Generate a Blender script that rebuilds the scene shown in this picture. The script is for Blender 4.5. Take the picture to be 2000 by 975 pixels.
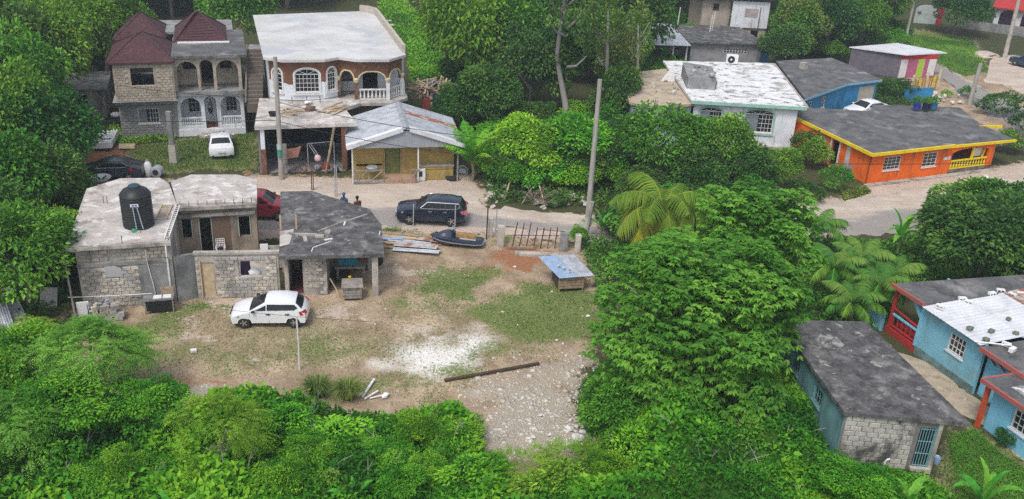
import bpy, bmesh, math, random
import numpy as np
from mathutils import Vector, Matrix

random.seed(7)
scene = bpy.context.scene
for o in list(bpy.data.objects):
    bpy.data.objects.remove(o)
COL = scene.collection

# ---------------------------------------------------------------- camera
FPX, CAM_H = 1810.0, 24.0
PITCH, ROLL = math.radians(24.8), math.radians(2.93)
_fw = np.array([0, math.cos(PITCH), -math.sin(PITCH)])
_r0 = np.array([1.0, 0, 0])
_d0 = np.array([0, -math.sin(PITCH), -math.cos(PITCH)])
_rt = math.cos(ROLL) * _r0 - math.sin(ROLL) * _d0
_dn = math.sin(ROLL) * _r0 + math.cos(ROLL) * _d0
cam = bpy.data.cameras.new('camera')
cam_ob = bpy.data.objects.new('camera', cam)
COL.objects.link(cam_ob)
cam_ob.matrix_world = Matrix(((_rt[0], -_dn[0], -_fw[0], 0), (_rt[1], -_dn[1], -_fw[1], 0),
                              (_rt[2], -_dn[2], -_fw[2], CAM_H), (0, 0, 0, 1)))
cam.sensor_width = 36.0
cam.lens = FPX / 2000 * 36.0
cam.clip_end = 3000
scene.camera = cam_ob

# ---------------------------------------------------------------- light: bright overcast
SUN_EL, SUN_AZ = math.radians(58), math.radians(205)      # azimuth from +Y, clockwise
world = bpy.data.worlds.new('World')
scene.world = world
world.use_nodes = True
wn = world.node_tree
sky = wn.nodes.new('ShaderNodeTexSky')
sky.sky_type = 'NISHITA'
sky.sun_disc = False
sky.sun_elevation = SUN_EL
sky.sun_rotation = SUN_AZ
sky.dust_density = 3.0
hsv = wn.nodes.new('ShaderNodeHueSaturation')
hsv.inputs['Saturation'].default_value = 0.48
wn.links.new(sky.outputs[0], hsv.inputs['Color'])
wn.links.new(hsv.outputs[0], wn.nodes['Background'].inputs[0])
wn.nodes['Background'].inputs[1].default_value = 0.15
sun = bpy.data.lights.new('sun', 'SUN')
sun.energy = 1.3
sun.angle = math.radians(14)
sun.color = (1.0, 0.97, 0.92)
sun_ob = bpy.data.objects.new('sun', sun)
COL.objects.link(sun_ob)
_sd = Vector((math.sin(SUN_AZ) * math.cos(SUN_EL), math.cos(SUN_AZ) * math.cos(SUN_EL), math.sin(SUN_EL)))
sun_ob.rotation_euler = _sd.to_track_quat('Z', 'Y').to_euler()
scene.view_settings.view_transform = 'Standard'
scene.view_settings.look = 'None'
scene.view_settings.gamma = 1.0
scene.view_settings.exposure = 0.45
scene.cycles.max_bounces = 5
scene.cycles.diffuse_bounces = 3
scene.cycles.transmission_bounces = 3
scene.cycles.transparent_max_bounces = 4
scene.cycles.use_denoising = False


# ---------------------------------------------------------------- layout helpers
def P(px, py, z=0.0):
    """the point at height z that lies under a pixel of the 2000 x 975 survey frame"""
    d = _fw + _rt * (px - 1000) / FPX + _dn * (py - 487.5) / FPX
    t = (z - CAM_H) / d[2]
    return np.array([d[0] * t, d[1] * t, z])


def frame(ox=0., oy=0., ang=0., oz=0.):
    a = math.radians(ang)
    return Matrix.Translation((ox, oy, oz)) @ Matrix.Rotation(a, 4, 'Z')


def line_frame(a, b):
    """frame whose x axis runs from a to b (2-D points)"""
    return frame(a[0], a[1], math.degrees(math.atan2(b[1] - a[1], b[0] - a[0]))), math.hypot(b[0] - a[0], b[1] - a[1])


class MB:
    """collects faces into one mesh"""

    def __init__(self, T=None):
        self.v, self.f, self.T = [], [], T

    def add(self, vs, fs):
        n = len(self.v)
        if self.T is not None:
            vs = [tuple(self.T @ Vector(p)) for p in vs]
        self.v += [tuple(p) for p in vs]
        self.f += [tuple(i + n for i in f) for f in fs]
        return self

    def box(self, x0, y0, z0, x1, y1, z1):
        return self.add([(x0, y0, z0), (x1, y0, z0), (x1, y1, z0), (x0, y1, z0), (x0, y0, z1), (x1, y0, z1), (x1, y1, z1), (x0, y1, z1)],
                        [(0, 3, 2, 1), (4, 5, 6, 7), (0, 1, 5, 4), (1, 2, 6, 5), (2, 3, 7, 6), (3, 0, 4, 7)])

    def bar(self, a, b, w, h=None, up=(0, 0, 1)):
        """box of section w x h from point a to b"""
        h = h or w
        a, b = Vector(a), Vector(b)
        d = (b - a).normalized()
        s = d.cross(Vector(up))
        if s.length < 1e-4:
            s = d.cross(Vector((1, 0, 0)))
        s.normalize()
        n = s.cross(d)
        vs = []
        for p in (a, b):
            for i, j in ((-1, -1), (1, -1), (1, 1), (-1, 1)):
                vs.append(p + s * (i * w / 2) + n * (j * h / 2))
        return self.add(vs, [(3, 2, 1, 0), (4, 5, 6, 7), (0, 1, 5, 4), (1, 2, 6, 5), (2, 3, 7, 6), (3, 0, 4, 7)])

    def prism(self, poly, z0, z1):
        n = len(poly)
        area = sum(poly[i][0] * poly[(i + 1) % n][1] - poly[(i + 1) % n][0] * poly[i][1] for i in range(n))
        if area < 0:
            poly = poly[::-1]
        zz = z1 if isinstance(z1, (list, tuple)) else [z1] * n
        vs = [(p[0], p[1], z0) for p in poly] + [(p[0], p[1], z) for p, z in zip(poly, zz)]
        return self.add(vs, [tuple(range(n))[::-1], tuple(range(n, 2 * n))] + [(i, (i + 1) % n, n + (i + 1) % n, n + i) for i in range(n)])

    def upoly(self, poly, y0, y1):
        """polygon in x,z extruded along y"""
        n = len(poly)
        area = sum(poly[i][0] * poly[(i + 1) % n][1] - poly[(i + 1) % n][0] * poly[i][1] for i in range(n))
        if area < 0:
            poly = poly[::-1]
        vs = [(p[0], y0, p[1]) for p in poly] + [(p[0], y1, p[1]) for p in poly]
        return self.add(vs, [tuple(range(n)), tuple(range(n, 2 * n))[::-1]] + [(i, n + i, n + (i + 1) % n, (i + 1) % n) for i in range(n)])

    def tube(self, pts, r, n=6, cap=True):
        pts = [Vector(p) for p in pts]
        rs = r if isinstance(r, (list, tuple)) else [r] * len(pts)
        vs, fs = [], []
        for i, p in enumerate(pts):
            d = (pts[min(i + 1, len(pts) - 1)] - pts[max(i - 1, 0)])
            d = d.normalized() if d.length > 1e-9 else Vector((0, 0, 1))
            s = d.cross(Vector((0.13, 0.97, 0.21)))
            if s.length < 0.05:
                s = d.cross(Vector((1, 0, 0)))
            s.normalize()
            t = d.cross(s)
            for k in range(n):
                a = 2 * math.pi * k / n
                vs.append(p + (s * math.cos(a) + t * math.sin(a)) * rs[i])
        for i in range(len(pts) - 1):
            for k in range(n):
                fs.append((i * n + k, i * n + (k + 1) % n, (i + 1) * n + (k + 1) % n, (i + 1) * n + k))
        if cap:
            fs.append(tuple(range(n))[::-1])
            fs.append(tuple(range((len(pts) - 1) * n, len(pts) * n)))
        return self.add(vs, fs)

    def lathe(self, prof, n=16, c=(0, 0, 0)):
        vs, fs = [], []
        for r, z in prof:
            for k in range(n):
                a = 2 * math.pi * k / n
                vs.append((c[0] + r * math.cos(a), c[1] + r * math.sin(a), c[2] + z))
        m = len(prof)
        for i in range(m - 1):
            for k in range(n):
                fs.append((i * n + k, i * n + (k + 1) % n, (i + 1) * n + (k + 1) % n, (i + 1) * n + k))
        fs.append(tuple(range(n))[::-1])
        fs.append(tuple(range((m - 1) * n, m * n)))
        return self.add(vs, fs)

    def lump(self, c, r, seed, sub=2, flat=0.7, rough=0.35):
        """an uneven stone"""
        bm = bmesh.new()
        bmesh.ops.create_icosphere(bm, subdivisions=sub, radius=1)
        rr = random.Random(seed)
        ks = [(Vector((rr.gauss(0, 1), rr.gauss(0, 1), rr.gauss(0, 1))).normalized(), rr.uniform(-rough, rough)) for _ in range(7)]
        ks2 = [(Vector((rr.gauss(0, 1), rr.gauss(0, 1), rr.gauss(0, 1))).normalized(), rr.uniform(0, .6)) for _ in range(6)]
        vs = []
        for v in bm.verts:
            k = 1 + sum(a * max(0, v.co.dot(d)) ** 3 for d, a in ks)
            q = v.co * k
            if rough > .45:                          # broken faces
                for d, a in ks + ks2:
                    e = q.dot(d) - (.5 + .4 * abs(a))
                    if e > 0:
                        q = q - d * e
            vs.append((c[0] + q.x * r, c[1] + q.y * r, c[2] + q.z * r * flat))
        fs = [tuple(v.index for v in f.verts) for f in bm.faces]
        bm.free()
        return self.add(vs, fs)

    def mesh(self, name):
        me = bpy.data.meshes.new(name)
        me.from_pydata(self.v, [], self.f)
        me.update()
        return me

    def build(self, name, mat, parent=None, smooth=False, bevel=0.0, label=None):
        me = self.mesh(name)
        return link(name, me, mat, parent, smooth, bevel, label)


def link(name, me, mat, parent=None, smooth=False, bevel=0.0, label=None):
    if mat is not None and not me.materials:
        me.materials.append(mat)
    o = bpy.data.objects.new(name, me)
    COL.objects.link(o)
    if parent is not None:
        o.parent = parent
    if smooth:
        me.polygons.foreach_set('use_smooth', [True] * len(me.polygons))
        try:
            me.set_sharp_from_angle(angle=math.radians(38))
        except Exception:
            pass
    if bevel:
        m = o.modifiers.new('bevel', 'BEVEL')
        m.width = bevel
        m.segments = 2
        m.limit_method = 'ANGLE'
    if label:
        o['label'] = label
    return o


def tag(o, label, cat, group=None, kind=None):
    if label:
        o['label'] = label
    if cat:
        o['category'] = cat
    if group:
        o['group'] = group
    if kind:
        o['kind'] = kind
    return o


def thing(name, label, cat, loc=(0, 0, 0), rz=0.0, group=None):
    o = bpy.data.objects.new(name, None)
    COL.objects.link(o)
    o.empty_display_size = 0.2
    o.location = loc
    o.rotation_euler = (0, 0, math.radians(rz))
    return tag(o, label, cat, group)


def struct(o):
    o['kind'] = 'structure'
    return o


# ---------------------------------------------------------------- materials
MATS = {}


def ramp_node(nt, fac, stops, interp='LINEAR'):
    r = nt.nodes.new('ShaderNodeValToRGB')
    r.color_ramp.interpolation = interp
    e = r.color_ramp.elements
    while len(e) < len(stops):
        e.new(0.5)
    for el, (p, c) in zip(e, stops):
        el.position = p
        el.color = (*c, 1) if len(c) == 3 else c
    nt.links.new(fac, r.inputs[0])
    return r


def noise_node(nt, co, scale, detail=6, rough=0.6, stretch=None, off=0.0, dist=0.0):
    mp = nt.nodes.new('ShaderNodeMapping')
    if stretch:
        mp.inputs['Scale'].default_value = stretch
    mp.inputs['Location'].default_value = (off, off * 1.7, off * 0.6)
    nt.links.new(co, mp.inputs[0])
    n = nt.nodes.new('ShaderNodeTexNoise')
    n.inputs['Scale'].default_value = scale
    n.inputs['Detail'].default_value = detail
    n.inputs['Roughness'].default_value = rough
    n.inputs['Distortion'].default_value = dist
    nt.links.new(mp.outputs[0], n.inputs['Vector'])
    return n


def mixc(nt, fac, a, b):
    m = nt.nodes.new('ShaderNodeMix')
    m.data_type = 'RGBA'
    if isinstance(fac, (int, float)):
        m.inputs[0].default_value = fac
    else:
        nt.links.new(fac, m.inputs[0])
    for s, v in ((6, a), (7, b)):
        if isinstance(v, (tuple, list)):
            m.inputs[s].default_value = (*v, 1)
        else:
            nt.links.new(v, m.inputs[s])
    return m.outputs[2]


def mat(name, c1, c2=None, scale=2.0, rough=0.85, metal=0.0, stains=(), bump=0.0, bscale=25.0, thr=(0.38, 0.62), spec=0.3, coat=0.0, coord='Object', stretch=None, vary=0.0):
    """base noise between c1 and c2, then stains: (colour, scale, lo, hi, strength, stretch)"""
    if name in MATS:
        return MATS[name]
    m = bpy.data.materials.new(name)
    m.use_nodes = True
    nt = m.node_tree
    b = nt.nodes['Principled BSDF']
    b.inputs['Roughness'].default_value = rough
    b.inputs['Metallic'].default_value = metal
    b.inputs['Specular IOR Level'].default_value = spec
    if coat:
        b.inputs['Coat Weight'].default_value = coat
        b.inputs['Coat Roughness'].default_value = 0.08
    tc = nt.nodes.new('ShaderNodeTexCoord')
    co = nt.nodes.new('ShaderNodeNewGeometry').outputs['Position'] if coord == 'World' else tc.outputs[coord]
    if c2 is None:
        c2 = tuple(x * 0.85 for x in c1)
    n1 = noise_node(nt, co, scale, stretch=stretch)
    col = ramp_node(nt, n1.outputs['Fac'], [(thr[0], c1), (thr[1], c2)]).outputs[0]
    for i, s in enumerate(stains):
        c, sc, lo, hi, k = s[:5]
        lo, hi = lo - .05, hi - .09
        k = min(1.0, k * 1.15)
        st = s[5] if len(s) > 5 else None
        n = noise_node(nt, co, sc, detail=8, rough=0.65, stretch=st, off=3.1 + 5.3 * i, dist=0.4)
        f = ramp_node(nt, n.outputs['Fac'], [(lo, (0, 0, 0)), (hi, (k, k, k))]).outputs[0]
        col = mixc(nt, f, col, c)
    if vary:
        oi = nt.nodes.new('ShaderNodeObjectInfo')
        hs = nt.nodes.new('ShaderNodeHueSaturation')
        mr = nt.nodes.new('ShaderNodeMapRange')
        mr.inputs['To Min'].default_value = 1 - vary
        mr.inputs['To Max'].default_value = 1 + vary
        nt.links.new(oi.outputs['Random'], mr.inputs['Value'])
        nt.links.new(mr.outputs[0], hs.inputs['Value'])
        nt.links.new(col, hs.inputs['Color'])
        col = hs.outputs[0]
    nt.links.new(col, b.inputs['Base Color'])
    if bump:
        nb = noise_node(nt, co, bscale, detail=4)
        bp = nt.nodes.new('ShaderNodeBump')
        bp.inputs['Strength'].default_value = bump
        bp.inputs['Distance'].default_value = 0.03
        nt.links.new(nb.outputs['Fac'], bp.inputs['Height'])
        nt.links.new(bp.outputs[0], b.inputs['Normal'])
    MATS[name] = m
    return m


def split_mat(name, low, high, zc, amp, mats_low=None, rough=0.85):
    """paint that changes colour at an uneven line: high colour above height zc"""
    m = bpy.data.materials.new(name)
    m.use_nodes = True
    nt = m.node_tree
    b = nt.nodes['Principled BSDF']
    b.inputs['Roughness'].default_value = rough
    tc = nt.nodes.new('ShaderNodeTexCoord')
    co = tc.outputs['Object']
    sx = nt.nodes.new('ShaderNodeSeparateXYZ')
    nt.links.new(co, sx.inputs[0])
    n = noise_node(nt, co, 0.55, detail=3, stretch=(1, 1, 0.02))
    ad = nt.nodes.new('ShaderNodeMath')
    ad.operation = 'MULTIPLY_ADD'
    nt.links.new(n.outputs['Fac'], ad.inputs[0])
    ad.inputs[1].default_value = amp
    nt.links.new(sx.outputs['Z'], ad.inputs[2])
    gt = nt.nodes.new('ShaderNodeMath')
    gt.operation = 'GREATER_THAN'
    nt.links.new(ad.outputs[0], gt.inputs[0])
    gt.inputs[1].default_value = zc + amp * 0.5
    n2 = noise_node(nt, co, 1.6, stretch=(1, 1, 0.3))
    lo = ramp_node(nt, n2.outputs['Fac'], [(0.3, low), (0.75, tuple(x * 0.8 for x in low))]).outputs[0]
    hi = ramp_node(nt, n2.outputs['Fac'], [(0.3, high), (0.7, tuple(x * 0.72 for x in high))]).outputs[0]
    nt.links.new(mixc(nt, gt.outputs[0], lo, hi), b.inputs['Base Color'])
    MATS[name] = m
    return m


def leaf_mat(name, dark, mid, light, trans=0.25, rough=0.55, hue_var=0.025, val=(.5, .05)):
    m = bpy.data.materials.new(name)
    m.use_nodes = True
    nt = m.node_tree
    b = nt.nodes['Principled BSDF']
    b.inputs['Roughness'].default_value = rough
    b.inputs['Specular IOR Level'].default_value = 0.12
    at = nt.nodes.new('ShaderNodeAttribute')
    at.attribute_name = 'tone'
    r = ramp_node(nt, at.outputs['Fac'], [(0.0, dark), (0.5, mid), (1.0, light)])
    oi = nt.nodes.new('ShaderNodeObjectInfo')
    hs = nt.nodes.new('ShaderNodeHueSaturation')
    mr = nt.nodes.new('ShaderNodeMapRange')
    mr.inputs['To Min'].default_value = 0.5 - hue_var
    mr.inputs['To Max'].default_value = 0.5 + hue_var
    nt.links.new(oi.outputs['Random'], mr.inputs['Value'])
    nt.links.new(mr.outputs[0], hs.inputs['Hue'])
    mv = nt.nodes.new('ShaderNodeMapRange')
    mv.inputs['To Min'].default_value = 1.0 + val[0]
    mv.inputs['To Max'].default_value = 1.0 + val[1]
    nt.links.new(oi.outputs['Random'], mv.inputs['Value'])
    nt.links.new(mv.outputs[0], hs.inputs['Value'])
    nt.links.new(r.outputs[0], hs.inputs['Color'])
    nt.links.new(hs.outputs[0], b.inputs['Base Color'])
    tr = nt.nodes.new('ShaderNodeBsdfTranslucent')
    nt.links.new(hs.outputs[0], tr.inputs['Color'])
    mx = nt.nodes.new('ShaderNodeMixShader')
    mx.inputs[0].default_value = trans
    nt.links.new(b.outputs[0], mx.inputs[1])
    nt.links.new(tr.outputs[0], mx.inputs[2])
    nt.links.new(mx.outputs[0], nt.nodes['Material Output'].inputs['Surface'])
    MATS[name] = m
    return m


# concrete, plaster and paint
CONC = mat('concrete', (0.47, 0.43, 0.385), (0.34, 0.315, 0.285), 1.2, stains=[((0.13, 0.12, 0.11), 0.9, 0.52, 0.72, 0.75, (1, 1, 0.35)), ((0.55, 0.50, 0.42), 2.3, 0.58, 0.75, 0.5)], bump=0.4)
CONC_GREY = mat('concrete_grey', (0.30, 0.30, 0.30), (0.22, 0.22, 0.22), 1.6, stains=[((0.10, 0.10, 0.10), 1.1, 0.55, 0.75, 0.7, (1, 1, 0.3))], bump=0.4)
SLAB_PALE = mat('pale_roof_slab', (0.52, 0.485, 0.455), (0.40, 0.37, 0.345), 0.8, stains=[((0.24, 0.20, 0.17), 0.55, 0.56, 0.72, 0.75), ((0.30, 0.29, 0.30), 2.6, 0.6, 0.75, 0.6), ((0.72, 0.70, 0.67), 1.4, 0.58, 0.7, 0.6)], bump=0.3)
SLAB_WHITE = mat('white_roof_slab', (0.58, 0.58, 0.58), (0.48, 0.475, 0.46), 0.35, stains=[((0.40, 0.41, 0.45), 0.28, 0.56, 0.70, 0.7), ((0.45, 0.40, 0.34), 1.1, 0.62, 0.78, 0.6)], bump=0.2)
SLAB_DARK = mat('mouldy_roof_slab', (0.065, 0.065, 0.068), (0.125, 0.12, 0.12), 1.5, stains=[((0.27, 0.26, 0.25), 1.0, 0.57, 0.74, 0.75), ((0.04, 0.04, 0.043), 1.6, 0.54, 0.72, 0.8), ((0.40, 0.38, 0.36), 2.2, 0.67, 0.75, 0.7), ((0.19, 0.185, 0.18), 8.0, .58, .78, .6)], bump=0.6, bscale=12)
SLAB_DARK2 = mat('grey_roof_slab', (0.085, 0.085, 0.09), (0.14, 0.138, 0.136), 0.8, stains=[((0.27, 0.265, 0.26), 0.5, 0.60, 0.76, 0.8), ((0.05, 0.05, 0.053), 0.9, 0.56, 0.76, 0.7), ((0.20, 0.195, 0.19), 6.0, .58, .78, .6)], bump=0.6, bscale=12)
ROOF_PATCHY = mat('patchy_white_roof', (0.74, 0.74, 0.74), (0.64, 0.64, 0.64), 0.7, stains=[((0.22, 0.22, 0.22), 1.2, 0.60, 0.68, 0.85, (0.7, 1.1, 1)), ((0.36, 0.34, 0.32), 0.5, 0.60, 0.72, 0.8), ((0.22, 0.21, 0.2), 4.0, .63, .73, .8)], bump=0.3)
WHITE = mat('white_paint', (0.74, 0.76, 0.80), (0.64, 0.66, 0.70), 1.5, stains=[((0.36, 0.35, 0.33), 3.5, 0.60, 0.74, 0.7, (1, 1, 0.12)), ((0.42, 0.42, 0.42), 1.5, 0.62, 0.8, 0.5, (1, 1, 0.25))])
TRIM_WHITE = mat('white_trim', (0.70, 0.69, 0.68), (0.58, 0.57, 0.56), 3.0)
BEIGE = mat('beige_block_wall', (0.47, 0.40, 0.32), (0.36, 0.31, 0.25), 2.0, stains=[((0.22, 0.19, 0.16), 1.4, 0.58, 0.75, 0.5, (1, 1, 0.4))], bump=0.5, coord='World', vary=.10)
BLOCK = mat('concrete_block', (0.60, 0.55, 0.465), (0.45, 0.41, 0.35), 1.7, stains=[((0.17, 0.16, 0.155), 0.9, 0.53, 0.73, 0.8, (1, 1, 0.6)), ((0.36, 0.35, 0.34), 0.6, .54, .66, .7)], bump=0.6, coord='World', vary=.09)
MORTAR = mat('mortar', (0.20, 0.185, 0.165), (0.14, 0.13, 0.12), 3.0)
BLOCK_GREY = mat('grey_block_wall', (0.30, 0.29, 0.29), (0.23, 0.22, 0.22), 2.5, stains=[((0.15, 0.15, 0.15), 1.4, 0.58, 0.75, 0.5)], bump=0.5, coord='World', vary=.10)
FASCIA_BLUE = mat('blue_grey_fascia', (0.36, 0.38, 0.42), (0.28, 0.30, 0.33), 2.0, stains=[((0.15, 0.15, 0.16), 2.0, 0.6, 0.75, 0.6)])
MAROON = mat('maroon_shingle', (0.085, 0.036, 0.040), (0.055, 0.026, 0.030), 5.0, stains=[((0.13, 0.07, 0.07), 2.0, 0.58, 0.8, 0.6)], bump=0.8, bscale=14)
BROWN = mat('brown_stucco', (0.20, 0.09, 0.05), (0.13, 0.06, 0.035), 4.0, stains=[((0.30, 0.20, 0.14), 2.0, 0.6, 0.75, 0.5)], bump=0.5)
CREAM = mat('cream_paint', (0.66, 0.56, 0.36), (0.52, 0.44, 0.28), 3.0)
YELLOW_WALL = mat('mustard_wall', (0.42, 0.30, 0.085), (0.32, 0.235, 0.075), 2.0, stains=[((0.22, 0.16, 0.08), 1.5, 0.58, 0.75, 0.6, (1, 1, 0.3))])
GREEN_DOOR = mat('green_door_paint', (0.17, 0.19, 0.055), (0.12, 0.14, 0.04), 2.0)
ORANGE = mat('orange_paint', (0.86, 0.155, 0.012), (0.74, 0.125, 0.010), 1.2, stains=[((0.30, 0.085, 0.035), 3.5, 0.60, 0.74, 0.7, (1, 1, 0.12)), ((0.40, 0.08, 0.02), 2.2, 0.62, 0.8, 0.5, (1, 1, 0.3))])
YELLOW = mat('yellow_trim', (0.80, 0.60, 0.01), (0.70, 0.50, 0.01), 2.0)
BLUE_PAINT = mat('blue_paint', (0.04, 0.25, 0.47), (0.03, 0.19, 0.38), 1.5, stains=[((0.05, 0.13, 0.2), 3.5, 0.60, 0.74, 0.7, (1, 1, 0.12)), ((0.02, 0.10, 0.2), 2.0, 0.6, 0.8, 0.5)])
SKY_BLUE = mat('pale_blue_paint', (0.22, 0.50, 0.63), (0.17, 0.42, 0.54), 1.3, stains=[((0.22, 0.34, 0.38), 1.4, 0.55, 0.75, 0.6), ((0.08, 0.17, 0.19), 2.0, 0.64, 0.8, 0.6, (1, 1, 0.3))])
SKY_BLUE2 = mat('bright_pale_blue_paint', (0.22, 0.56, 0.76), (0.19, 0.50, 0.68), 1.3, stains=[((0.13, 0.28, 0.34), 3.5, 0.60, 0.74, 0.7, (1, 1, 0.12)), ((0.10, 0.30, 0.42), 2.0, 0.62, 0.8, 0.5)])
TEAL_WALL = mat('faded_teal_wall', (0.19, 0.38, 0.40), (0.13, 0.28, 0.31), 1.3, stains=[((0.08, 0.12, 0.12), 1.2, 0.54, 0.74, 0.7, (1, 1, 0.4))])
MINT = mat('mint_trim', (0.34, 0.55, 0.47), (0.27, 0.46, 0.39), 2.0)
RED_TRIM = mat('faded_red_trim', (0.42, 0.10, 0.08), (0.33, 0.10, 0.09), 2.0, stains=[((0.25, 0.16, 0.15), 2.5, 0.56, 0.75, 0.6)])
RED = mat('red_paint', (0.45, 0.035, 0.03), (0.36, 0.03, 0.03), 2.0)
ORANGE_RED = mat('orange_red_paint', (0.60, 0.09, 0.035), (0.48, 0.08, 0.03), 2.0)
PINK = mat('pink_paint', (0.45, 0.12, 0.22), (0.36, 0.10, 0.18), 2.0)
LIME = mat('lime_paint', (0.42, 0.52, 0.08), (0.36, 0.45, 0.07), 2.0)
OCHRE = mat('ochre_paint', (0.48, 0.27, 0.04), (0.38, 0.21, 0.035), 2.0)
# metal, wood, glass and others
ZINC = mat('galvanised_sheet', (0.50, 0.53, 0.57), (0.38, 0.41, 0.45), 1.2, rough=0.5, metal=0.35, stains=[((0.28, 0.27, 0.27), 1.6, 0.56, 0.75, 0.7)])
ZINC_BLUE = mat('bluish_metal_sheet', (0.33, 0.45, 0.62), (0.26, 0.36, 0.52), 1.4, rough=0.5, metal=0.25, stains=[((0.50, 0.52, 0.55), 2.2, 0.6, 0.75, 0.6)])
ZINC_WHITE = mat('white_metal_sheet', (0.72, 0.73, 0.76), (0.62, 0.63, 0.66), 1.0, rough=0.5, metal=0.1, stains=[((0.50, 0.51, 0.53), 0.8, 0.56, 0.75, 0.6)])
ZINC_RUST = mat('rusty_metal_sheet', (0.30, 0.13, 0.08), (0.20, 0.09, 0.06), 3.0, rough=0.8, stains=[((0.42, 0.40, 0.38), 2.0, 0.56, 0.66, 0.7)])
RUST = mat('rusted_iron', (0.17, 0.055, 0.045), (0.10, 0.04, 0.035), 6.0, rough=0.9)
WOOD = mat('weathered_timber', (0.40, 0.30, 0.20), (0.28, 0.21, 0.14), 3.0, stains=[((0.15, 0.11, 0.08), 4.0, 0.56, 0.75, 0.6)])
WOOD_PALE = mat('pale_timber', (0.55, 0.43, 0.28), (0.42, 0.32, 0.21), 3.0)
WOOD_GREY = mat('grey_timber', (0.33, 0.30, 0.27), (0.22, 0.20, 0.18), 3.0, stains=[((0.12, 0.11, 0.10), 4.0, 0.58, 0.75, 0.6)])
WOOD_DARK = mat('dark_brown_timber', (0.09, 0.055, 0.035), (0.06, 0.04, 0.03), 3.0)
POLE_MAT = mat('pole_timber', (0.36, 0.34, 0.31), (0.27, 0.25, 0.23), 1.5, stretch=(4, 4, 0.3))
BARK = mat('bark', (0.20, 0.17, 0.14), (0.13, 0.11, 0.09), 4.0, stretch=(3, 3, 0.6), bump=0.5)
BARK_PALE = mat('pale_bark', (0.33, 0.31, 0.29), (0.23, 0.215, 0.20), 2.0, stretch=(3, 3, 0.6), bump=0.4)
PALM_BARK = mat('palm_bark', (0.27, 0.22, 0.15), (0.18, 0.15, 0.10), 6.0)
GLASS = mat('dark_glass', (0.018, 0.022, 0.026), (0.012, 0.015, 0.018), 1.0, rough=0.08, spec=0.6)
LOUVRE = mat('grey_louvre', (0.20, 0.23, 0.25), (0.15, 0.18, 0.20), 8.0, rough=0.5)
BLACK = mat('black_plastic', (0.018, 0.020, 0.023), (0.024, 0.026, 0.028), 3.0, rough=0.45)
TYRE = mat('tyre_rubber', (0.022, 0.022, 0.022), (0.03, 0.03, 0.03), 5.0, rough=0.8)
DARK = mat('dark_void', (0.03, 0.03, 0.03), (0.02, 0.02, 0.02), 2.0)  # near black, painted in place of shade inside hollows; also dark trousers
WIRE = mat('black_cable', (0.02, 0.02, 0.02), (0.03, 0.03, 0.03), 2.0)
RIM = mat('alloy_rim', (0.50, 0.50, 0.52), (0.42, 0.42, 0.44), 3.0, rough=0.35, metal=0.7)
CHROME = mat('chrome', (0.75, 0.75, 0.77), (0.7, 0.7, 0.72), 3.0, rough=0.2, metal=0.8)
LAMP_RED = mat('red_lens', (0.45, 0.02, 0.03), (0.38, 0.02, 0.03), 3.0, rough=0.15)
LAMP_PINK = mat('pale_red_lens', (0.62, 0.20, 0.24), (0.5, 0.12, 0.15), 3.0, rough=0.15)
LAMP_CLEAR = mat('clear_lens', (0.62, 0.62, 0.60), (0.5, 0.5, 0.48), 3.0, rough=0.12)
PAINT_WHITE = mat('white_car_paint', (0.78, 0.80, 0.83), (0.75, 0.77, 0.80), 1.0, rough=0.3, coat=0.7, spec=0.5)
PAINT_BLACK = mat('blue_black_car_paint', (0.008, 0.018, 0.042), (0.007, 0.015, 0.034), 1.0, rough=0.25, coat=0.8, spec=0.5)
PAINT_GREY = mat('dark_grey_car_paint', (0.028, 0.033, 0.045), (0.024, 0.028, 0.038), 1.0, rough=0.28, coat=0.8, spec=0.5)
PAINT_MAROON = mat('maroon_car_paint', (0.22, 0.012, 0.025), (0.18, 0.010, 0.02), 1.0, rough=0.28, coat=0.8, spec=0.5)
PAINT_BLUE = mat('navy_car_paint', (0.02, 0.04, 0.08), (0.018, 0.035, 0.07), 1.0, rough=0.28, coat=0.8, spec=0.5)
TURQ = mat('turquoise_panel', (0.012, 0.23, 0.30), (0.010, 0.18, 0.25), 2.0, rough=0.6)
PINK_CLOTH = mat('salmon_cloth', (0.48, 0.24, 0.18), (0.40, 0.19, 0.14), 4.0)
CLOTH_BLUE = mat('blue_cloth', (0.015, 0.12, 0.32), (0.012, 0.10, 0.26), 6.0)
CLOTH_RED = mat('dull_red_cloth', (0.28, 0.05, 0.035), (0.2, 0.04, 0.03), 6.0)
CLOTH_MAROON = mat('maroon_cloth', (0.13, 0.035, 0.04), (0.09, 0.025, 0.03), 6.0)
CLOTH_NAVY = mat('navy_cloth', (0.02, 0.025, 0.06), (0.015, 0.02, 0.045), 6.0)
SKIN = mat('brown_skin', (0.10, 0.05, 0.03), (0.08, 0.04, 0.025), 6.0, rough=0.6)
HAIR = mat('black_hair', (0.012, 0.010, 0.010), (0.02, 0.018, 0.018), 9.0)
PLASTIC_WHITE = mat('white_plastic', (0.76, 0.76, 0.76), (0.68, 0.68, 0.68), 3.0, rough=0.45)
STONE = mat('limestone', (0.58, 0.55, 0.50), (0.44, 0.41, 0.37), 3.0, stains=[((0.26, 0.23, 0.19), 2.2, 0.55, 0.75, 0.6)], bump=0.6, bscale=9)
STONE_WHITE = mat('white_limestone', (0.66, 0.65, 0.63), (0.50, 0.48, 0.46), 3.0, bump=0.6, bscale=9)
CARD = mat('brown_fabric_seat', (0.34, 0.20, 0.085), (0.24, 0.14, 0.06), 6.0)
GREEN_PLASTIC = mat('green_plastic', (0.02, 0.28, 0.16), (0.02, 0.22, 0.13), 3.0, rough=0.5)
BLUE_PLASTIC = mat('blue_plastic', (0.03, 0.07, 0.42), (0.03, 0.06, 0.34), 3.0, rough=0.5)
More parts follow.
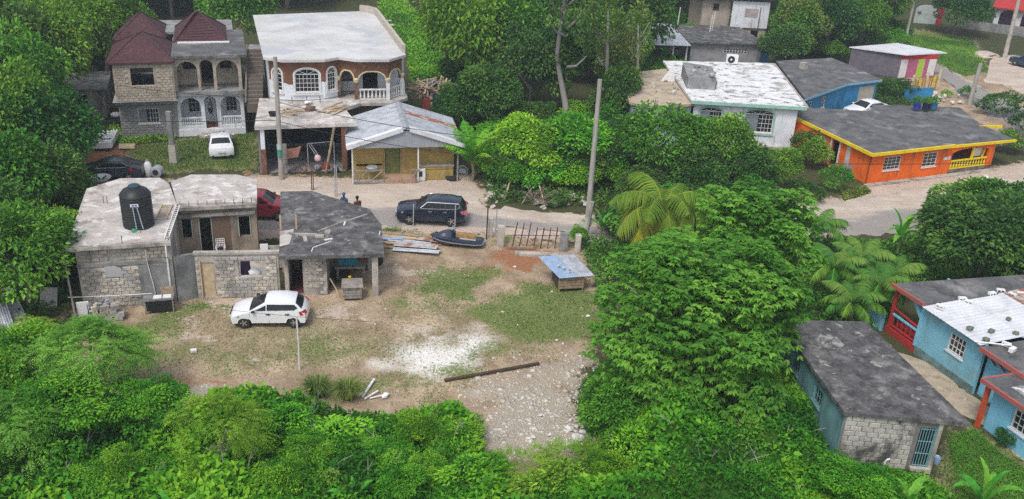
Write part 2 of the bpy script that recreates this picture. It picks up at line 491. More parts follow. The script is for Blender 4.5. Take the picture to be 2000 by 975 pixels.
PATH = mat('sandy_concrete_path', (0.46, 0.38, 0.28), (0.36, 0.30, 0.22), 2.0, stains=[((0.26, 0.18, 0.13), 1.6, 0.58, 0.75, 0.6)], bump=0.4)


# ---------------------------------------------------------------- building helpers
def wall(mb, u0, u1, z0, z1, y0, t, openings=()):
    """wall in local x,z with openings (ua, ub, za, zb, rise of arch)"""
    ops = sorted(openings)
    cur = u0
    y1 = y0 + t
    for o in ops:
        ua, ub, za, zb = o[:4]
        rise = o[4] if len(o) > 4 else 0
        if ua > cur + 1e-4:
            mb.box(cur, y0, z0, ua, y1, z1)
        if za > z0 + 1e-4:
            mb.box(ua, y0, z0, ub, y1, za)
        if zb < z1 - 1e-4:
            if rise > 0:
                n = 12
                pts = [(ub, z1), (ua, z1)]
                c = (ua + ub) / 2
                w = (ub - ua) / 2
                for i in range(n + 1):
                    a = math.pi - math.pi * i / n
                    pts.append((c + w * math.cos(a), zb - rise + rise * math.sin(a)))
                mb.upoly(pts, y0, y1)
            else:
                mb.box(ua, y0, zb, ub, y1, z1)
        cur = ub
    if cur < u1 - 1e-4:
        mb.box(cur, y0, z0, u1, y1, z1)
    return mb


def window(parent, T, u0, u1, z0, z1, y, cols=3, rows=3, frame_mat=None, bar_mat=None, fw=0.06, rise=0.0, glass=None, bw=0.03, trim=None, half=None, label=None):
    """window > pane, grille. y = plane of the glass; the frame stands 5 cm in front"""
    frame_mat = frame_mat or TRIM_WHITE
    bar_mat = bar_mat or frame_mat
    mb = MB(T)
    zt = z1 - rise
    mb.box(u0, y - 0.06, z0, u0 + fw, y + 0.02, zt)
    mb.box(u1 - fw, y - 0.06, z0, u1, y + 0.02, zt)
    mb.box(u0 + fw, y - 0.055, z0, u1 - fw, y + 0.02, z0 + fw)
    c, w = (u0 + u1) / 2, (u1 - u0) / 2
    if rise:
        n = 12
        out, inn = [], []
        for i in range(n + 1):
            a = math.pi - math.pi * i / n
            out.append((c + w * math.cos(a), zt + rise * math.sin(a)))
            inn.append((c + (w - fw) * math.cos(a), zt + (rise - fw) * math.sin(a)))
        for i in range(n):
            mb.upoly([out[i], out[i + 1], inn[i + 1], inn[i]], y - 0.06, y + 0.02)
        mb.box(u0 + fw, y - 0.052, zt - fw / 2, u1 - fw, y + 0.015, zt + fw / 2)
    else:
        mb.box(u0 + fw, y - 0.055, z1 - fw, u1 - fw, y + 0.02, z1)
    mb.box(u0 - 0.06, y - 0.16, z0 - 0.08, u1 + 0.06, y - 0.01, z0 - 0.003)
    w_ob = mb.build('window', frame_mat, parent, label=label)
    g = MB(T)
    if rise:
        pts = [(u0 + fw * .5, z0 + fw * .5), (u1 - fw * .5, z0 + fw * .5)]
        for i in range(13):
            a = math.pi * i / 12
            pts.append((c + (w - fw * .5) * math.cos(a), zt + (rise - fw * .5) * math.sin(a)))
        g.upoly(pts, y, y + 0.012)
    else:
        g.box(u0 + fw * .5, y, z0 + fw * .5, u1 - fw * .5, y + 0.012, z1 - fw * .5)
    g.build('pane', glass or GLASS, w_ob)
    if half:                                  # a louvred sash over one side
        h = MB(T)
        a, b = half
        ua, ub = u0 + (u1 - u0) * a + fw, u0 + (u1 - u0) * b - fw
        n = max(4, int((zt - z0) / 0.09))
        for i in range(n):
            z = z0 + fw + (zt - z0 - 2 * fw) * i / n
            h.add([(ua, y - 0.045, z), (ub, y - 0.045, z), (ub, y - 0.012, z + 0.075), (ua, y - 0.012, z + 0.075)], [(0, 1, 2, 3)])
        h.build('louvre', LOUVRE, w_ob)
    if cols > 1 or rows > 1:
        b_ = MB(T)
        ua, ub = u0 + fw, u1 - fw
        if half:
            a, b = half
            if a == 0:
                ua = u0 + (u1 - u0) * b
            else:
                ub = u0 + (u1 - u0) * a
        for i in range(1, cols):
            x = ua + (ub - ua) * i / cols
            b_.box(x - bw / 2, y - 0.04, z0 + fw, x + bw / 2, y - 0.012, zt - fw / 2)
        for j in range(1, rows):
            z = z0 + (zt - z0) * j / rows
            b_.box(ua, y - 0.038, z - bw / 2, ub, y - 0.014, z + bw / 2)
        if rise:
            for k in (0.25, 0.5, 0.75):
                a = math.pi * k
                b_.bar(T_pt(c, y - 0.026, zt), T_pt(c + (w - fw) * math.cos(a), y - 0.026, zt + (rise - fw) * math.sin(a)), bw, 0.02, up=(0, 1, 0))
        b_.build('grille', bar_mat, w_ob)
    if trim:
        t_ = MB(T)
        k = 0.14
        if rise:
            n = 12
            for i in range(n):
                q = []
                for a_, ex in ((i, 0.0), (i + 1, 0.0), (i + 1, k), (i, k)):
                    a = math.pi - math.pi * a_ / n
                    q.append((c + (w + ex) * math.cos(a), zt + (rise + ex) * math.sin(a)))
                t_.upoly(q, y - 0.14, y + 0.02)
            t_.box(u0 - k, y - 0.14, z0 - 0.1, u0, y + 0.02, zt)
            t_.box(u1, y - 0.14, z0 - 0.1, u1 + k, y + 0.02, zt)
        else:
            t_.box(u0 - k, y - 0.12, z0 - 0.1, u0, y + 0.02, z1 + k)
            t_.box(u1, y - 0.12, z0 - 0.1, u1 + k, y + 0.02, z1 + k)
            t_.box(u0, y - 0.12, z1, u1, y + 0.02, z1 + k)
        t_.box(u0 - k - .04, y - 0.2, z0 - 0.22, u1 + k + .04, y + 0.02, z0 - 0.1)
        t_.build('surround', trim, w_ob)
    return w_ob


def T_pt(x, y, z):
    return (x, y, z)


_block_meshes = []


def blocks(parent, T, u0, u1, z0, z1, y, openings=(), skip=0.0, seed=1, bl=0.40, bh=0.20, m=None, where=None):
    """courses of single blocks standing proud of a wall at local depth y"""
    m = m or BLOCK
    key = (round(bl, 3), round(bh, 3), m.name)
    cache = blocks.cache.setdefault(key, [])
    if not cache:
        for k in range(4):
            mb = MB()
            rr = random.Random(k)
            j = lambda: rr.uniform(-0.006, 0.006)
            x0, x1, a, b = -bl / 2 + .013, bl / 2 - .013, -bh / 2 + .013, bh / 2 - .013
            d = 0.03 + 0.008 * k
            mb.add([(x0, 0, a), (x1, 0, a), (x1, 0, b), (x0, 0, b), (x0 + .012 + j(), -d, a + .012 + j()), (x1 - .012 + j(), -d, a + .012 + j()), (x1 - .012 + j(), -d, b - .012 + j()), (x0 + .012 + j(), -d, b - .012 + j())],
                   [(4, 5, 6, 7), (0, 1, 5, 4), (1, 2, 6, 5), (2, 3, 7, 6), (3, 0, 4, 7)])
            me = mb.mesh('block')
            me.materials.append(m)
            cache.append(me)
            hb = MB()
            x0, x1 = -bl / 4 + .013, bl / 4 - .013
            hb.add([(x0, 0, a), (x1, 0, a), (x1, 0, b), (x0, 0, b), (x0 + .012, -d, a + .012), (x1 - .012, -d, a + .012), (x1 - .012, -d, b - .012), (x0 + .012, -d, b - .012)],
                   [(4, 5, 6, 7), (0, 1, 5, 4), (1, 2, 6, 5), (2, 3, 7, 6), (3, 0, 4, 7)])
            me = hb.mesh('block')
            me.materials.append(m)
            cache.append(me)
    rr = random.Random(seed)
    n = int((z1 - z0) / bh + 1e-6)
    for r in range(n):
        z = z0 + (r + .5) * bh
        x = u0 + (0 if r % 2 == 0 else -bl / 2)
        while x < u1 - .05:
            a, b = x, x + bl
            half = False
            if a < u0 - 1e-6:
                a = x + bl / 2
                half = True
            if b > u1 + 1e-6:
                b = x + bl / 2
                half = True
                if b > u1 + 1e-6:
                    break
            hit = any(a < o[1] + .02 and b > o[0] - .02 and z + bh / 2 > o[2] + .02 and z - bh / 2 < o[3] - .02 for o in openings)
            if not hit and rr.random() >= skip and (where is None or where((a + b) / 2, z)):
                o = bpy.data.objects.new('block', cache[2 * rr.randrange(4) + (1 if half else 0)])
                COL.objects.link(o)
                o.parent = parent
                o.matrix_local = (T or Matrix()) @ Matrix.Translation(((a + b) / 2, y, z))
            x += bl


blocks.cache = {}


def corrugated(a, b, c, d, pitch=0.16, amp=0.018, over=0.0, step=0.04):
    """sheet a-b (lower edge) to d-c (upper edge); ridges run from a to d"""
    a, b, c, d = (Vector(p) for p in (a, b, c, d))
    n = max(4, int((b - a).length / step))
    nrm = (b - a).cross(d - a).normalized()
    mb = MB()
    vs = []
    for k in range(n + 1):
        t = k / n
        off = nrm * (amp * math.sin(2 * math.pi * t * (b - a).length / pitch) + over)
        vs.append(a.lerp(b, t) + off)
        vs.append(d.lerp(c, t) + off)
    fs = [(2 * k, 2 * k + 2, 2 * k + 3, 2 * k + 1) for k in range(n)]
    m = len(vs)
    vs2 = [v - nrm * 0.006 for v in vs]
    fs2 = [tuple(i + m for i in f[::-1]) for f in fs]
    mb.add(vs + vs2, fs + fs2)
    return mb


def balustrade(parent, T, u0, u1, z0, h, y, m, n=8, post=True):
    mb = MB(T)
    mb.box(u0, y - .07, z0 + h - .1, u1, y + .07, z0 + h)
    mb.box(u0, y - .06, z0, u1, y + .06, z0 + .08)
    r = mb.build('balustrade', m, parent)
    me = None
    for i in range(n):
        x = u0 + (u1 - u0) * (i + .5) / n
        if me is None:
            me = MB().lathe([(.05, .08), (.085, h * .3), (.04, h * .62), (.065, h - .1)], 8).mesh('baluster')
            me.materials.append(m)
        o = bpy.data.objects.new('baluster', me)
        COL.objects.link(o)
        o.parent = r
        o.matrix_local = (T or Matrix()) @ Matrix.Translation((x, y, z0))
    return r


# ================================================================ GROUND
def wpoly(pix):
    return np.array([P(x, y)[:2] for x, y in pix])


def sdist(X, Y, poly):
    """signed distance to a polygon, positive inside"""
    n = len(poly)
    best = np.full(X.shape, 1e9)
    inside = np.zeros(X.shape, bool)
    for i in range(n):
        ax, ay = poly[i]
        bx, by = poly[(i + 1) % n]
        dx, dy = bx - ax, by - ay
        t = np.clip(((X - ax) * dx + (Y - ay) * dy) / (dx * dx + dy * dy + 1e-12), 0, 1)
        best = np.minimum(best, np.hypot(X - ax - t * dx, Y - ay - t * dy))
        c = ((ay > Y) != (by > Y)) & (X < (bx - ax) * (Y - ay) / (by - ay + 1e-12) + ax)
        inside ^= c
    return np.where(inside, best, -best)


def soft(X, Y, pix, w):
    return np.clip(sdist(X, Y, wpoly(pix)) / w * 0.5 + 0.5, 0, 1)


def blob(X, Y, px, py, rx, ry, ang=0):
    c = P(px, py)
    a = math.radians(ang)
    u = (X - c[0]) * math.cos(a) + (Y - c[1]) * math.sin(a)
    v = -(X - c[0]) * math.sin(a) + (Y - c[1]) * math.cos(a)
    return np.clip(1.3 - np.sqrt((u / rx) ** 2 + (v / ry) ** 2), 0, 1)


_rng = np.random.default_rng(3)
_lat = _rng.random((512, 512))


def vnoise(X, Y, s):
    x, y = np.asarray(X) / s + 211.3, np.asarray(Y) / s + 117.7
    xi, yi = np.floor(x).astype(int), np.floor(y).astype(int)
    fx, fy = x - xi, y - yi
    fx, fy = fx * fx * (3 - 2 * fx), fy * fy * (3 - 2 * fy)
    g = lambda i, j: _lat[i % 512, j % 512]
    return (g(xi, yi) * (1 - fx) + g(xi + 1, yi) * fx) * (1 - fy) + (g(xi, yi + 1) * (1 - fx) + g(xi + 1, yi + 1) * fx) * fy


def fnoise(X, Y, s):
    return (vnoise(X, Y, s) + vnoise(X, Y, s / 2.1) * .5 + vnoise(X, Y, s / 4.3) * .25) / 1.75


YARD = [(60, 660), (150, 606), (400, 570), (640, 560), (745, 500), (700, 440), (960, 455), (1140, 480), (1165, 560), (1170, 640), (1150, 720), (1120, 780), (1140, 830), (1190, 900), (1100, 960), (990, 960), (900, 880), (820, 850), (600, 850), (330, 830), (270, 760), (80, 750)]
MARL = [(150, 345), (330, 352), (500, 340), (690, 346), (915, 340), (950, 375), (945, 410), (1150, 420), (1300, 425), (1440, 395), (1490, 345), (1540, 390), (1640, 385), (1690, 362), (1940, 326), (2150, 290), (2150, 385), (1850, 430), (1600, 465), (1200, 475), (760, 450), (300, 480), (140, 400)]


def masks(X, Y):
    m = {}
    yard = soft(X, Y, YARD, 1.6)
    marl = soft(X, Y, MARL, 1.2)
    X0, Y0 = X, Y
    X = X0 + (fnoise(X0 + 5, Y0, 2.4) - .5) * 4.6 + (fnoise(X0, Y0 + 40, .8) - .5) * 1.2
    Y = Y0 + (fnoise(X0, Y0 + 9, 2.4) - .5) * 4.6 + (fnoise(X0 + 40, Y0, .8) - .5) * 1.2
    n1 = fnoise(X0, Y0, 3.0)
    n2 = fnoise(X + 50, Y - 31, 1.1)
    grass = np.maximum.reduce([blob(X, Y, 1040, 610, 3.4, 3.2, 20) * 1.7, blob(X, Y, 860, 540, 2.6, 2.6) * 1.4, blob(X, Y, 790, 600, 2.0, 1.4) * .7,
                               blob(X, Y, 690, 660, 4, 2.6) * .38, blob(X, Y, 420, 690, 5, 2.2) * .42, blob(X, Y, 870, 735, 3, 1.8) * .62, blob(X, Y, 960, 690, 3.0, 1.6) * .62,
                               blob(X, Y, 620, 690, 4, 3) * .5, blob(X, Y, 500, 640, 9, 4) * .30, blob(X, Y, 900, 600, 7, 5) * .36, blob(X, Y, 330, 690, 4, 3) * .5, blob(X, Y, 250, 630, 3.0, 1.2, 15) * .9, blob(X, Y, 370, 612, 2.0, .8) * .8, blob(X, Y, 720, 770, 3.5, 1.2) * .7,
                               blob(X, Y, 1000, 480, 2.6, .7) * .6, blob(X, Y, 790, 452, 3.5, .5) * .9])
    grass = np.where(yard > .02, grass, 0)
    Xw, Yw = X, Y
    X, Y = X0, Y0
    lawn = np.maximum(soft(X, Y, [(250, 325), (250, 285), (480, 255), (505, 265), (500, 330), (470, 332), (400, 330), (330, 340)], .8),
                      soft(X, Y, [(1780, 60), (1900, 75), (1930, 140), (1880, 150), (1790, 105)], 2.0))
    lawn = np.maximum(lawn, soft(X, Y, [(1840, 860), (1900, 830), (2100, 960), (2100, 1100), (1820, 1000)], .8))
    X, Y = Xw, Yw
    m['grass'] = np.clip(np.maximum(grass * (0.55 + 0.9 * n1), lawn * (.7 + .5 * n2)), 0, 1)
    m['marl'] = np.clip(np.maximum.reduce([marl, blob(X, Y, 470, 600, 3.6, 1.7, 10) * .75, blob(X, Y, 800, 520, 1.8, .9) * 1.0, blob(X, Y, 640, 610, 3.2, 1.2) * .6,
                                           blob(X, Y, 390, 600, 2.0, .6, 20) * .8, blob(X, Y, 350, 640, 2.4, .4, 10) * .6, blob(X, Y, 925, 556, .6, .35) * 1.1,
                                           blob(X, Y, 500, 680, .9, .8) * .6, blob(X, Y, 1110, 640, .8, 1.6) * .5, blob(X, Y, 800, 640, 3, 1.5) * .45]) * (.7 + .5 * n2), 0, 1)
    m['sand'] = np.clip(np.maximum.reduce([blob(X, Y, 850, 685, 2.9, 2.5, 20) * 1.6, blob(X, Y, 790, 725, 2.2, 1.7, 10) * 1.1, blob(X, Y, 760, 655, 1.2, 1.0) * .45, blob(X, Y, 610, 215, .01, .01)]) * (.45 + 1.0 * n1), 0, 1)
    m['red'] = np.clip(np.maximum.reduce([blob(X, Y, 1030, 510, 2.0, 1.2, -5) * 1.1, blob(X, Y, 930, 520, 2.6, 1.6) * .5, blob(X, Y, 215, 305, 2.6, 3.0) * 1.2, blob(X, Y, 490, 310, .5, 4.5) * .9,
                                          blob(X, Y, 200, 200, 1.6, 10) * .8, blob(X, Y, 400, 745, 2.2, 1.4) * .35, blob(X, Y, 330, 355, 4, 1.2) * .25]) * (.6 + .7 * n2), 0, 1)
    m['gravel'] = np.clip(np.maximum.reduce([blob(X, Y, 1040, 840, 3.8, 3.6) * 1.2, blob(X, Y, 1090, 740, 2.2, 2.4) * .6, blob(X, Y, 390, 775, 1.2, .5) * .9]), 0, 1)
    m['litter'] = np.clip(1 - np.maximum.reduce([yard, marl, lawn, m['red'], blob(X, Y, 1900, 190, 9, 20, -30) * 1.0]), 0, 1)
    return m


def axis(segs):
    out = []
    for a, b, s in segs:
        out += list(np.arange(a, b - 1e-6, s))
    out.append(segs[-1][1])
    return np.array(out)


gx = axis([(-400, -60, 20), (-60, -34, 1.0), (-34, 40, .3), (40, 75, 1.0), (75, 420, 20)])
gy = axis([(-60, 20, 8), (20, 28, .8), (28, 74, .3), (74, 140, 1.0), (140, 700, 20)])
GX, GY = np.meshgrid(gx, gy)
GM = masks(GX, GY)
GZ = (fnoise(GX, GY, 2.2) - .5) * .10 + (fnoise(GX + 9, GY, .7) - .5) * .05 - .03
# the wooded slope behind the village climbs
GZ = GZ + np.clip((GY - 125) / 60, 0, 4) ** 1.3 * 6.0
nx, ny = len(gx), len(gy)
gm = bpy.data.meshes.new('ground')
idx = np.arange(nx * ny).reshape(ny, nx)
faces = np.stack([idx[:-1, :-1], idx[:-1, 1:], idx[1:, 1:], idx[1:, :-1]], -1).reshape(-1, 4)


def fast_mesh(name, V, Fc, smooth=False):
    me = bpy.data.meshes.new(name)
    V = np.asarray(V, np.float32)
    Fc = np.asarray(Fc, np.int32)
    k = Fc.shape[1]
    me.vertices.add(len(V))
    me.vertices.foreach_set('co', V.ravel())
    me.loops.add(Fc.size)
    me.loops.foreach_set('vertex_index', Fc.ravel())
    me.polygons.add(len(Fc))
    me.polygons.foreach_set('loop_start', np.arange(0, Fc.size, k, dtype=np.int32))
    if smooth:
        me.polygons.foreach_set('use_smooth', np.ones(len(Fc), bool))
    me.update(calc_edges=True)
    return me


def point_attr(me, name, vals):
    a = me.attributes.new(name, 'FLOAT', 'POINT')
    a.data.foreach_set('value', np.asarray(vals, np.float32).ravel())


def face_attr(me, name, vals):
    a = me.attributes.new(name, 'FLOAT', 'FACE')
    a.data.foreach_set('value', np.asarray(vals, np.float32).ravel())


gm = fast_mesh('ground', np.stack([GX, GY, GZ], -1).reshape(-1, 3), faces, True)
for k, v in GM.items():
    point_attr(gm, k, v)


def ground_mat():
    m = bpy.data.materials.new('earth')
    m.use_nodes = True
    nt = m.node_tree
    b = nt.nodes['Principled BSDF']
    b.inputs['Roughness'].default_value = 0.95
    b.inputs['Specular IOR Level'].default_value = 0.1
    co = nt.nodes.new('ShaderNodeTexCoord').outputs['Object']
    fine = noise_node(nt, co, 9.0, detail=8, rough=0.75)
    big = noise_node(nt, co, 0.7, detail=6, rough=0.65, off=4)
    soil = ramp_node(nt, big.outputs['Fac'], [(.36, (0.25, 0.175, 0.11)), (.5, (0.385, 0.285, 0.19)), (.64, (0.50, 0.385, 0.265))]).outputs[0]
    speck = ramp_node(nt, fine.outputs['Fac'], [(.32, (0.10, 0.075, 0.05)), (.5, (0.5, 0.5, 0.5)), (.66, (0.62, 0.55, 0.47))]).outputs[0]
    f0 = ramp_node(nt, fine.outputs['Fac'], [(.34, (.75,) * 3), (.45, (0,) * 3), (.55, (0,) * 3), (.66, (.7,) * 3)]).outputs[0]
    n5 = noise_node(nt, co, 0.23, detail=7, rough=.7, off=8)
    soil = mixc(nt, ramp_node(nt, n5.outputs['Fac'], [(.44, (0,) * 3), (.62, (.75,) * 3)]).outputs[0], soil, (0.245, 0.172, 0.110))
    col = mixc(nt, f0, soil, speck)

    def layer(col, name, c_a, c_b, sc, hard=.10, amp=1.9, top=1.0):
        at = nt.nodes.new('ShaderNodeAttribute')
        at.attribute_name = name
        n = noise_node(nt, co, sc, detail=9, rough=0.74, off=len(name) * 2.3)
        ad = nt.nodes.new('ShaderNodeMath')
        ad.operation = 'MULTIPLY_ADD'
        nt.links.new(n.outputs['Fac'], ad.inputs[0])
        ad.inputs[1].default_value = amp
        nt.links.new(at.outputs['Fac'], ad.inputs[2])
        mr = nt.nodes.new('ShaderNodeMapRange')
        mr.inputs['From Min'].default_value = .5 + amp * .5 - hard
        mr.inputs['From Max'].default_value = .5 + amp * .5 + hard
        nt.links.new(ad.outputs[0], mr.inputs['Value'])
        gate = nt.nodes.new('ShaderNodeMath')
        gate.operation = 'MULTIPLY'
        sm = nt.nodes.new('ShaderNodeMapRange')
        sm.inputs['From Min'].default_value = 0.03
        sm.inputs['From Max'].default_value = 0.3
        sm.inputs['To Max'].default_value = top
        nt.links.new(at.outputs['Fac'], sm.inputs['Value'])
        nt.links.new(mr.outputs[0], gate.inputs[0])
        nt.links.new(sm.outputs[0], gate.inputs[1])
        n2 = noise_node(nt, co, sc * 3.1, detail=8, rough=.7, off=len(name))
        c = ramp_node(nt, n2.outputs['Fac'], [(.36, c_a), (.64, c_b)]).outputs[0]
        return mixc(nt, gate.outputs[0], col, c)
    col = layer(col, 'marl', (0.56, 0.47, 0.39), (0.40, 0.32, 0.255), 1.9)
    col = layer(col, 'red', (0.34, 0.155, 0.075), (0.26, 0.125, 0.07), 2.2, .16)
    col = layer(col, 'sand', (0.80, 0.78, 0.75), (0.66, 0.62, 0.57), 2.4, .5, 1.2)
    col = layer(col, 'gravel', (0.50, 0.45, 0.38), (0.24, 0.20, 0.15), 5.0, .1)
    col = layer(col, 'grass', (0.10, 0.175, 0.035), (0.19, 0.225, 0.07), 5.5, .2, 2.2, .85)
    col = layer(col, 'litter', (0.045, 0.065, 0.022), (0.085, 0.075, 0.04), 2.0)
    nt.links.new(col, b.inputs['Base Color'])
    bp = nt.nodes.new('ShaderNodeBump')
    bp.inputs['Strength'].default_value = 0.7
    bp.inputs['Distance'].default_value = 0.06
    nt.links.new(fine.outputs['Fac'], bp.inputs['Height'])
    nt.links.new(bp.outputs[0], b.inputs['Normal'])
    return m


ground = struct(link('ground', gm, ground_mat()))


def gz(x, y):
    return float((fnoise(np.array([x]), np.array([y]), 2.2)[0] - .5) * .10 + (fnoise(np.array([x + 9]), np.array([y]), .7)[0] - .5) * .05 - .03)


# ---------------------------------------------------------------- roads
def strip(name, up, lo, n, m, w, z=0.03):
    """road sheet between two pixel polylines, ragged edges"""
    def resample(pl):
        q = np.array([P(x, y)[:2] for x, y in pl])
        s = np.r_[0, np.cumsum(np.hypot(*np.diff(q, axis=0).T))]
        t = np.linspace(0, s[-1], n)
        return np.stack([np.interp(t, s, q[:, 0]), np.interp(t, s, q[:, 1])], -1)
    a, b = resample(up), resample(lo)
    k = w
    V, A = [], []
    for j in range(k + 1):
        t = j / k
        row = a * (1 - t) + b * t
        if j in (0, k):
            row = row + (np.stack([fnoise(row[:, 0], row[:, 1] + 7, 1.3), fnoise(row[:, 0] + 3, row[:, 1], 1.1)], -1) - .5) * 2.2
        zz = z + (fnoise(row[:, 0], row[:, 1], 1.6) - .5) * .07 + (0 if 0 < j < k else -.10)
        V.append(np.c_[row, zz])
        A.append(np.full(n, t))
    V = np.concatenate(V)
    idx = np.arange((k + 1) * n).reshape(k + 1, n)
    Fc = np.stack([idx[:-1, :-1], idx[1:, :-1], idx[1:, 1:], idx[:-1, 1:]], -1).reshape(-1, 4)
    me = fast_mesh(name, V, Fc, True)
    point_attr(me, 'across', np.concatenate(A))
    return struct(link(name, me, m))


def road_mat(name, tar_mid, tar_gain, marl=((0.57, 0.485, 0.41), (0.40, 0.33, 0.275))):
    m = bpy.data.materials.new(name)
    m.use_nodes = True
    nt = m.node_tree
    b = nt.nodes['Principled BSDF']
    b.inputs['Roughness'].default_value = 0.95
    b.inputs['Specular IOR Level'].default_value = 0.1
    co = nt.nodes.new('ShaderNodeTexCoord').outputs['Object']
    at = nt.nodes.new('ShaderNodeAttribute')
    at.attribute_name = 'across'
    n1 = noise_node(nt, co, 0.8, detail=8, rough=.7, stretch=(.45, 1, 1))
    n2 = noise_node(nt, co, 8, detail=8, rough=.75)
    base = ramp_node(nt, n1.outputs['Fac'], [(.35, marl[0]), (.65, marl[1])]).outputs[0]
    tar = ramp_node(nt, n2.outputs['Fac'], [(.35, (0.21, 0.20, 0.19)), (.65, (0.34, 0.32, 0.30))]).outputs[0]
    s = nt.nodes.new('ShaderNodeMath')
    s.operation = 'ADD'
    n3 = noise_node(nt, co, 0.5, detail=8, rough=.7, off=9, stretch=(.4, 1.2, 1))
    nt.links.new(at.outputs['Fac'], s.inputs[0])
    nt.links.new(n3.outputs['Fac'], s.inputs[1])
    mr = nt.nodes.new('ShaderNodeMapRange')
    mr.inputs['From Min'].default_value = tar_mid + .5 - .05
    mr.inputs['From Max'].default_value = tar_mid + .5 + .07
    mr.inputs['To Max'].default_value = tar_gain
    nt.links.new(s.outputs[0], mr.inputs['Value'])
    col = mixc(nt, mr.outputs[0], base, tar)
    st = ramp_node(nt, n2.outputs['Fac'], [(.3, (.5,) * 3), (.42, (0,) * 3)]).outputs[0]
    col = mixc(nt, st, col, (0.20, 0.15, 0.12))
    nt.links.new(col, b.inputs['Base Color'])
    bp = nt.nodes.new('ShaderNodeBump')
    bp.inputs['Strength'].default_value = 0.6
    bp.inputs['Distance'].default_value = 0.05
    nt.links.new(n2.outputs['Fac'], bp.inputs['Height'])
    nt.links.new(bp.outputs[0], b.inputs['Normal'])
    return m


road = strip('road', [(120, 352), (320, 352), (500, 350), (690, 358), (800, 356), (925, 366), (950, 404), (1040, 412), (1150, 417), (1250, 420), (1400, 405), (1500, 375), (1560, 392), (1640, 392), (1700, 378), (1790, 368), (1880, 352), (2000, 335), (2200, 305)],
             [(120, 400), (300, 450), (500, 450), (700, 446), (760, 444), (940, 443), (1000, 446), (1130, 458), (1250, 464), (1400, 460), (1560, 458), (1700, 462), (1800, 448), (1850, 420), (1960, 402), (2200, 375)],
             300, road_mat('marl_road', 0.56, .9), 14)
road2 = strip('back_road', [(1640, 30), (1770, 82), (1880, 150), (1950, 185), (2060, 235), (2200, 300)],
              [(1640, 75), (1760, 108), (1850, 165), (1905, 205), (1990, 260), (2200, 345)], 120, road_mat('tar_road', 0.1, 1.0), 8, .035)
forecourt = strip('forecourt', [(1935, 112), (1985, 108), (2080, 112)], [(1925, 160), (1985, 175), (2080, 215)], 40, road_mat('pale_forecourt', 1.6, 0), 6, .06)
path = strip('path', [(1700, 660), (1785, 692), (1910, 770), (1968, 808), (2010, 840), (2060, 880)], [(1660, 690), (1740, 740), (1870, 810), (1935, 850), (1990, 890), (2050, 930)], 40, PATH, 3, .07)


